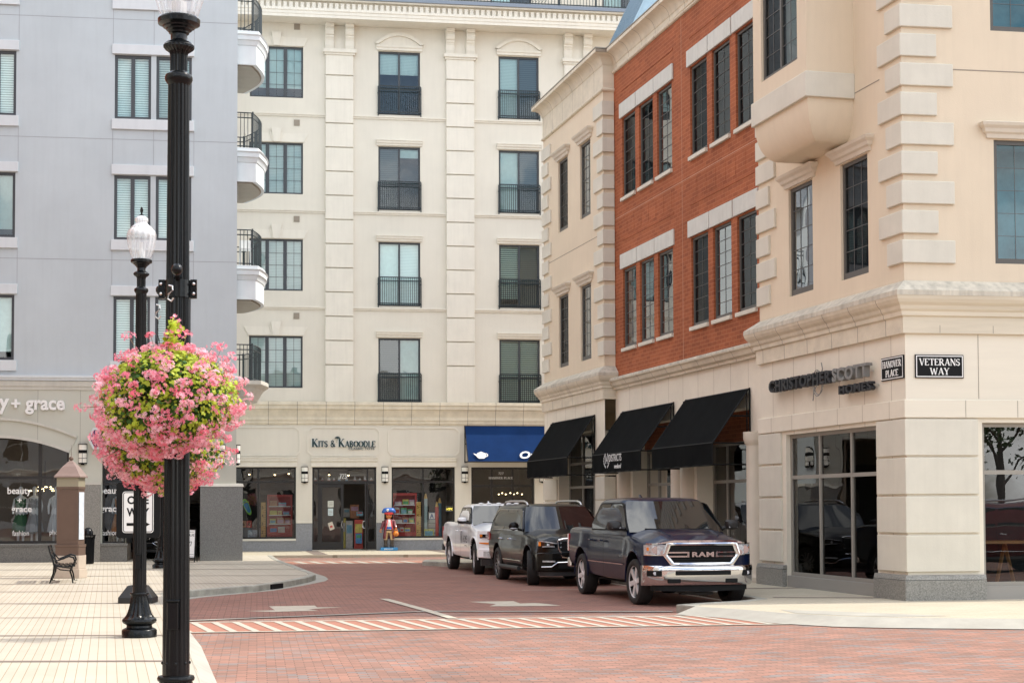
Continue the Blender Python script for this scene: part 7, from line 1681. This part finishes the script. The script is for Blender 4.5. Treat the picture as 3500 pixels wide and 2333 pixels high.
for (u, lab) in ((-2.95, 'giant yellow ruler left of the left red bookcase'), (3.17, 'giant yellow ruler right of the right red bookcase')):
    T = thing('giant_ruler', FB.p(u, -.5, .62), lab, 'ruler', rz=R(9)); m = MB(); m.box(FB, u - .09, u + .09, -.55, -.52, .62, 2.0); m.build('strip', 'yel', T); m = MB()
    for i in range(14): m.box(FB, u + (.03 if i % 2 else -.01), u + .088, -.52, -.518, .70 + i * .09, .708 + i * .09)
    for i, ch in enumerate('2345'): text_on(m, FB, ch, u - .07, .78 + i * .32, .07, .11, -.52, .002)
    m.build('ruler_marks', 'blackm', T)
for (u, w_, z0, z1, c, lab) in ((3.46, -.6, .62, 2.38, (.38, .50, .52), 'giant pale blue pencil standing in the right toy window'), (3.92, -.7, .62, 2.05, (.5, .04, .03), 'giant red pencil standing in the right toy window'), (4.06, -.9, .62, 2.2, (.03, .14, .22), 'giant dark blue pencil standing in the right toy window')):
    T = thing('giant_pencil', FB.p(u, w_, z0), lab, 'pencil'); p0 = FB.p(u, w_, 0); m = MB(); m.lathe([(0, z0), (.075, z0), (.075, z1 - .25)], c=(p0[0], p0[1], 0), n=6, cap=False); m.build('barrel', mat('pencil %s' % lab[6:10], c, .5), T)
    m = MB(); m.lathe([(.075, z1 - .25), (.02, z1 - .05)], c=(p0[0], p0[1], 0), n=6, cap=False); m.build('cone', 'yel', T); m = MB(); m.lathe([(.02, z1 - .05), (0, z1)], c=(p0[0], p0[1], 0), n=6, cap=False); m.build('lead', 'blackm', T)
T = thing('letter_block', FB.p(3.72, -.8, 1.28), 'blue and white letter block between the giant pencils', 'toy block', rz=R(9)); m = MB(); m.box(FB, 3.60, 3.84, -.9, -.7, 1.30, 1.58); m.build('block', 'white', T); m = MB(); text_on(m, FB, 'A', 3.64, 1.34, .16, .19, -.70, .004, offset=.02); m.box(FB, 3.60, 3.84, -.70, -.698, 1.30, 1.32); m.box(FB, 3.60, 3.84, -.70, -.698, 1.56, 1.58); m.build('letter', mat('block blue', (.03, .10, .25), .5), T)
T = thing('display_crate', FB.p(3.72, -.8, .60), 'white display crate under the letter block', 'crate', rz=R(9)); m = MB(); m.box(FB, 3.57, 3.86, -.95, -.68, .58, 1.295); m.build('crate_body', mat('pale crate', (.42, .42, .38), .7), T); m = MB(); 
for z in (.75, .95, 1.15): m.box(FB, 3.57, 3.86, -.68, -.677, z, z + .015)
m.build('crate_slat', 'blackm', T)
T = thing('toy_box', FB.p(3.6, -.45, .60), 'yellow and green toy carton lying in front of the display crate', 'toy box', rz=R(9)); m = MB(); m.box(FB, 3.36, 3.76, -.5, -.35, .59, .92); m.build('carton', mat('yellow green carton', (.55, .55, .15), .6, var=.6, vscale=14), T); m = MB(); m.box(FB, 3.40, 3.72, -.35, -.348, .66, .84); m.build('label_panel', col(6), T)
T = thing('open_sign', FB.p(4.3, -.35, 1.62), 'yellow lit open sign seen from behind in the right toy window', 'open sign', rz=R(9)); m = MB(); text_on(m, FB, 'OPEN', 4.27, 1.66, .28, .10, -.30, .01, offset=.0, flip=True); m.build('neon_letters', mat('yellow neon', (.9, .75, .1), .5, emis=((1, .8, .12), 1.2)), T); m = MB(); ribbon(m, FB, [(4.24, 1.62), (4.58, 1.62), (4.58, 1.82), (4.24, 1.82)], [(4.25, 1.63), (4.57, 1.63), (4.57, 1.81), (4.25, 1.81)], -.32, -.31); m.build('sign_frame', 'steel', T)
# giant flip flop
T = thing('giant_sandal', FB.p(-3.55, -.5, 1.45), 'giant blue and green sandal hanging in the left toy window', 'sandal', rz=R(9)); m = MB(); c0 = Vector((-3.58, 1.82)); ax = Vector((.38, -.92)).normalized(); nx = Vector((ax.y, -ax.x)); P = []
for i in range(20):
    a = 2 * pi * i / 20; q = c0 + ax * .34 * cos(a) + nx * (.13 + .02 * cos(2 * a) - .02 * cos(a)) * sin(a); P.append((q.x, q.y))
m.prism(FB, P, -.56, -.50); m.build('sole', mat('lime foam', (.25, .6, .08), .6), T); m = MB(); P2 = [(c0.x + (x - c0.x) * .8, c0.y + (z - c0.y) * .72) for x, z in P]; m.prism(FB, P2, -.50, -.492); m.build('insole', mat('sandal blue', (.03, .22, .45), .6), T)
m = MB(); m.tube([FB.p(-3.72, -.49, 1.95), FB.p(-3.66, -.40, 2.0), FB.p(-3.52, -.49, 2.02)], .02, 5); m.build('strap', mat('lime strap', (.45, .65, .1), .6), T)
for (u, z, c, lab) in ((-3.5, 1.02, 0, 'red letter block below the giant sandal'), (-3.72, 1.02, 5, 'brown toy block left of the red letter block')):
    T = thing('letter_block', FB.p(u, -.6, z), lab, 'toy block', rz=R(9)); m = MB(); m.box(FB, u - .1, u + .1, -.7, -.5, z, z + .26); m.build('block', col(c), T); m = MB(); text_on(m, FB, '&', u - .06, z + .06, .12, .14, -.5, .003); m.build('letter', 'blackm', T)
T = thing('display_shelf', FB.p(-3.6, -.7, .58), 'low white display shelf with picture books in the left toy window', 'shelf', rz=R(9)); m = MB(); m.box(FB, -4.1, -3.05, -.9, -.48, .585, 1.0); m.build('shelf_body', mat('grey shelf', (.16, .16, .17), .7), T); m = MB(); m.box(FB, -3.55, -3.1, -.48, -.475, .63, .92); m.build('picture_book', mat('picture book', (.35, .45, .55), .6, var=.8, vscale=9), T)
# toy boats on the transom
for i, u in enumerate((-.93, -.66, -.40, -.20, .0, .30, .62, .82, 1.02, 1.27)):
    T = thing('toy_boat', FB.p(u, -.26, 2.84), 'small toy sailing boat on the ledge over the toy shop door', 'toy boat', 'toy boats over the toy shop door', rz=R(9)); h = (.12, .10, .16, .10, .16, .18, .18, .11, .18, .12)[i]
    m = MB(); m.prism(FB, [(u - .05, 2.87), (u - .005, 2.87), (u - .005, 2.87 + h)], -.262, -.258); m.prism(FB, [(u + .005, 2.87), (u + .05, 2.87), (u + .005, 2.87 + h * .9)], -.262, -.258); m.build('sail', 'white', T); m = MB(); m.prism(FB, [(u - .06, 2.865), (u + .06, 2.865), (u + .045, 2.838), (u - .045, 2.838)], -.28, -.24); m.build('hull', ('redw', 'grn')[i in (4, 7)] if i not in (4, 5) else mat('boat blue', (.05, .3, .55), .5), T)
# notices on the closed door
for (u0, u1, z0, z1, c, lab) in ((-.45, -.22, 1.80, 2.05, (.6, .62, .55), 'white shaped hanging notice on the closed toy shop door'), (-.44, -.24, 1.47, 1.75, (.55, .65, .66), 'pale blue notice below the hanging notice on the toy shop door')):
    T = thing('door_notice', FB.p(u0, -.12, z0), lab, 'notice', rz=R(9)); m = MB(); m.box(FB, u0, u1, -.128, -.122, z0, z1); m.build('paper', mat(lab[:12], c, .7, var=.15, vscale=12), T); m = MB(); 
    for k in range(3): m.box(FB, u0 + .04, u1 - .04, -.122, -.121, z0 + .06 + k * .06, z0 + .075 + k * .06)
    m.build('print', 'gap', T)
T = thing('door_notice', FB.p(-.35, -.12, .9), 'tilted cream notice low on the closed toy shop door', 'notice', rz=R(9)); m = MB(); m.prism(FB, [(-.36, .88), (-.18, .96), (-.27, 1.24), (-.45, 1.17)], -.128, -.122); m.build('paper', mat('cream notice', (.62, .55, .45), .7, var=.2, vscale=12), T); m = MB(); m.prism(FB, [(-.34, .98), (-.25, 1.02), (-.28, 1.10), (-.37, 1.06)], -.122, -.121); m.build('print', col(0), T)
# goods seen through the open door
rnd = random.Random(11)
for i, (u0, u1, z0, z1, w_, c) in enumerate(((.66, 1.0, .14, 1.30, -1.2, 0), (.35, .62, .14, 1.25, -1.7, 4), (.20, .36, .14, 1.35, -1.9, 2), (.55, .9, 1.35, 1.9, -2.2, 5), (.3, .55, 1.4, 1.75, -2.6, 4), (.75, 1.0, 1.45, 1.62, -1.25, 6), (.70, .95, .35, .75, -1.05, 1))):
    T = thing('shop_display', FB.p((u0 + u1) / 2, w_, z0 if i < 3 else .14), ('red gondola of toys just inside the open door', 'white gondola behind the red one inside the open door', 'yellow rack at the left of the open doorway', 'heap of brown soft toys deep in the shop', 'cream boxes stacked deep in the shop', 'blue and yellow toy on the red gondola', 'blue packet on the front of the red gondola')[i], 'shop display', rz=R(9))
    m = MB(); m.box(FB, u0, u1, w_ - .2, w_, z0, z1); m.build('display_body', col(c), T); m = MB(); m.box(FB, u0 + .03, u1 - .03, w_, w_ + .004, z0 + (z1 - z0) * .55, z0 + (z1 - z0) * .85); m.build('display_card', col(c + 2), T)
# chandelier and mannequins
T = thing('chandelier', FB.p(6.9, -1.6, 2.2), 'row of small warm bulbs glowing inside shop 727', 'chandelier'); m = MB()
for i in range(7): p = FB.p(6.55 + .16 * i, -1.5 - .1 * (i % 3), 2.30 + .05 * (i % 2)); m.sphere(p, .022, 8)
m.build('bulbs', mat('warm bulb', (1, .9, .6), .5, emis=((1, .72, .35), 9)), T); m = MB(); m.tube([FB.p(6.5, -1.6, 2.24), FB.p(7.6, -1.6, 2.24)], .012, 5); m.tube([FB.p(7.05, -1.6, 2.24), FB.p(7.05, -1.6, 3.3)], .01, 5); m.build('chandelier_frame', 'blackm', T)
for (u, z, lab) in ((-3.5, 3.12, 'left ceiling spot in the left toy window'), (-2.5, 3.10, 'middle ceiling spot in the left toy window'), (-1.95, 3.14, 'right ceiling spot in the left toy window'), (-.35, 3.1, 'left ceiling spot over the toy shop door'), (.42, 3.08, 'right ceiling spot over the toy shop door')):
    T = thing('ceiling_spot', FB.p(u, -1.2, z), lab, 'ceiling lamp'); p = FB.p(u, -1.2, z); m = MB(); m.sphere(p, .035, 8); m.build('bulb', M_.setdefault('bulb', mat('warm bulb', (1, .9, .6), .5)), T); m = MB(); m.lathe([(.0, .12), (.045, .10), (.05, .0), (.045, .0), (.04, .09)], c=p, n=12, cap=False); m.build('spot_shade', 'blackm', T)
def mannequin(u, w_, lab, c1, c2, fr=FL):
    p = fr.p(u, w_, .70); T = thing('mannequin', p, lab, 'mannequin'); m = MB()
    m.lathe([(.10, .72), (.15, .80), (.17, .95), (.14, 1.08), (.12, 1.18), (.17, 1.35), (.19, 1.42), (.10, 1.48), (.045, 1.51), (.045, 1.58)], n=18); m.sphere((0, 0, 1.68), .095, 12, (.85, .95, 1.2))
    for sg in (-1, 1): m.tube([(sg * .18, 0, 1.40), (sg * .24, -.02, 1.15), (sg * .22, -.08, .92)], [.045, .038, .026], 8); m.tube([(sg * .07, 0, .74), (sg * .08, 0, .40), (sg * .08, 0, .04)], [.07, .055, .035], 8)
    m.build('torso', 'trim_l', T, raw=True, smooth=50)
    m = MB(); m.lathe([(.30, .35), (.26, .6), (.19, .85), (.15, 1.02), (.145, 1.10), (.185, 1.30), (.20, 1.40), (.12, 1.46)], n=24, flute=9, fd=.15, cap=False); m.build('dress', mat('dress ' + lab[14:30], c1, .8, var=.2), T, raw=True, smooth=50)
mannequin(-3.22, -.85, 'mannequin in an orange dress in the narrow window', (.55, .20, .03), None)
mannequin(-5.9, -1.2, 'mannequin in a striped grey dress behind the arched window', (.30, .32, .34), None)
mannequin(-6.35, -1.4, 'mannequin in a dark green dress behind the arched window', (.05, .14, .07), None)
mannequin(-5.2, -1.0, 'mannequin in a pale dress at the right of the arched window', (.45, .48, .50), None)
T = thing('chandelier', FL.p(-5.6, -1.3, 2.4), 'bead chandelier glowing behind the arched shop window', 'chandelier'); m = MB()
for i in range(34): a = i * 2.4; p = FL.p(-5.6 + .5 * cos(a) * (1 - .3 * (i % 3)), -1.3 + .2 * sin(a), 2.35 + .06 * (i % 3)); m.sphere(p, .014, 6)
m.build('bulbs', 'bulb', T); m = MB(); m.tube([FL.p(-5.6, -1.3, 2.5), FL.p(-5.6, -1.3, 3.3)], .01, 5); m.build('chandelier_frame', 'blackm', T)
# office and showroom furniture behind the big corner windows
for (fr, u, lab) in ((FA, 1.75, 'black office chair behind the corner window, right one'), (FA, 2.15, 'black office chair behind the corner window, left one')):
    T = thing('office_chair', fr.p(u, -.9, .15), lab, 'office chair'); m = MB(); m.box(WF, -.22, .22, -.22, .22, .45, .50); m.build('seat', 'plastic', T, raw=True, bevel=.02); m = MB(); m.box(WF, -.21, .21, .18, .22, .55, 1.1); m.build('backrest', 'plastic', T, raw=True, bevel=.02)
    m = MB()
    for sx in (-.22, .22): m.tube([(sx, .22, 1.1), (sx, .2, .5), (sx, -.2, .48), (sx, -.22, .02)], .014, 6); 
    m.build('chair_frame', 'steel', T, raw=True)
T = thing('easel_table', FF.p(2.0, -.9, .15), 'varnished wooden trestle table behind the right window', 'table'); 
for x in (-.45, .25):
    m = MB(); f_ = Fr((0, 0), 81, 1)
    m.tube([f_.p(x - .22, 0, .0), f_.p(x, 0, .95)], .035, 4); m.tube([f_.p(x + .22, 0, 0), f_.p(x, 0, .95)], .035, 4); m.build('leg', 'wood', T, raw=True)
m = MB(); f_ = Fr((0, 0), 81, 1); m.box(f_, -.8, 1.2, -.4, .4, .95, 1.0); m.build('tabletop', 'wood', T, raw=True)
T = thing('white_chair', SIDE.p(1.0, .35, 9.41), 'white high stool on the second curved balcony of the grey building from the bottom', 'stool', rz=R(14)); m = MB(); m.box(WF, -.18, .18, -.18, .18, .70, .74); m.build('seat', 'white', T, raw=True)
for sx in (-.16, .16):
    for sy in (-.16, .16): m = MB(); m.tube([(sx * 1.15, sy * 1.15, 0), (sx, sy, .7)], .018, 5); m.build('leg', 'white', T, raw=True)
m = MB(); m.box(WF, -.18, .18, .15, .18, .74, 1.05); m.build('backrest', 'white', T, raw=True)
# ================================================================== neighbouring buildings outside the frame (seen in reflections)
def block(fr, u0, u1, h, label, mt, n, depth=12, awn=False):
    c = fr.p((u0 + u1) / 2, 0, 0); T = thing('town_building', c, label, 'building', rz=atan2(fr.d.y, fr.d.x))
    W = (u1 - u0) / n; holes = []
    for i in range(n):
        for k in range(3): holes.append((u0 + W * (i + .5) - .8, u0 + W * (i + .5) + .8, 5.6 + 3.8 * k, 7.9 + 3.8 * k))
        holes.append((u0 + W * (i + .5) - 1.7, u0 + W * (i + .5) + 1.7, .6, 3.6))
    g = MB(); g.wall(fr, u0, u1, 0, h, holes, depth=.15); g.box(fr, u0, u1, -depth, -depth + .2, 0, h); g.box(fr, u0, u0 + .2, -depth, -.01, 0, h); g.box(fr, u1 - .2, u1, -depth, -.01, 0, h); g.box(fr, u0, u1, -depth, -.01, h - .5, h - .3); g.build('wall', mt, T)
    for k, hh in enumerate(holes):
        g = MB(); g.box(fr, hh[0], hh[1], -.18, -.15, hh[2], hh[3]); wn = g.build('window', 'cg', T); g = MB(); c_ = (hh[0] + hh[1]) / 2; g.box(fr, c_ - .04, c_ + .04, -.15, -.12, hh[2], hh[3]); g.box(fr, hh[0], hh[1], -.15, -.118, (hh[2] + hh[3]) / 2 - .04, (hh[2] + hh[3]) / 2 + .04); g.build('muntin', 'white', wn)
    g = MB(); g.sweep([xy(fr, u0), xy(fr, u1)], [(0, h - .9), (.15, h - .8), (.5, h - .3), (.5, h), (0, h)], side=-1 if fr.sg == 1 else 1); g.sweep([xy(fr, u0), xy(fr, u1)], [(0, 4.4), (.25, 4.6), (.25, 4.8), (0, 4.9)], side=-1 if fr.sg == 1 else 1); g.build('cornice', 'trim_b', T)
block(Fr((-19, -12), 2, 1), 0, 26, 22, 'grey stucco block beyond the left pavement, outside the photo', 'trim_g', 5)
block(Fr((-18.1, 15), 2, 1), 0, 27, 20, 'brick block beyond the left pavement, outside the photo', 'brick', 5)
block(Fr((30, -34), -84, 1), 0, 30, 15, 'cream block behind the camera, right part', 'stucco_b', 5)
block(Fr((-3, -31), -84, 1), 0, 20, 13, 'grey block behind the camera, left part', 'stucco_l', 4)

M_['redcar'] = mat('dark red car paint', (0.16, 0.008, 0.015), 0.3, coat=.8)
suv(loc=(17.5, 15.2), hd=(-.985, -.17), paint='redcar', first=False)
M_['treeleaf'] = mat('tree leaf', (.055, .12, .025), .6, var=.4, vscale=3); M_['bark'] = mat('bark', (.10, .07, .05), .9, var=.3, vscale=9)
def tree(x, y, h, r, seed, label):
    rnd = random.Random(seed); T = thing('shade_tree', (x, y, 0), label, 'tree', 'trees across the side street outside the photo'); m = MB()
    m.tube([(0, 0, 0), (.05, .02, h * .3), (.0, .05, h * .6), (.1, 0, h * .85)], [.16, .12, .07, .02], 8); tips = []
    for i in range(9):
        a = i * 2.4; z0 = h * (.3 + .05 * i); e = (r * .75 * cos(a), r * .75 * sin(a), z0 + h * .18); m.tube([(.03, .02, z0), (e[0] * .5, e[1] * .5, z0 + h * .12), e], [.06, .035, .01], 5); tips.append(Vector(e))
    m.build('trunk', 'bark', T, raw=True, smooth=True); m = MB(); tips.append(Vector((0, 0, h * .9)))
    cl = [t + Vector((rnd.gauss(0, .5), rnd.gauss(0, .5), rnd.gauss(0, .5))) for t in tips for _ in range(3)]
    for i in range(2600):
        c = rnd.choice(cl) + Vector((rnd.gauss(0, 1), rnd.gauss(0, 1), rnd.gauss(0, .8))) * r * .2; n = Vector((rnd.gauss(0, 1), rnd.gauss(0, 1), rnd.gauss(0, 1))).normalized(); x_ = n.orthogonal().normalized() * rnd.uniform(.07, .14); y_ = n.cross(x_)
        m.add([tuple(c + x_), tuple(c + y_ * .6), tuple(c - x_), tuple(c - y_ * .6)], [(0, 1, 2, 3)])
    m.build('crown', 'treeleaf', T, raw=True)
for i, (x, y) in enumerate(((20, 7), (25.5, 4.5), (31, 6.5), (16, 1.5), (23, -3))): tree(x, y, 7.0 + i % 3, 2.4, 20 + i, ('shade tree nearest the red SUV outside the photo', 'second shade tree across the side street outside the photo', 'farthest right shade tree outside the photo', 'leftmost shade tree outside the photo', 'shade tree behind the others outside the photo')[i])
bpy.context.view_layer.update()
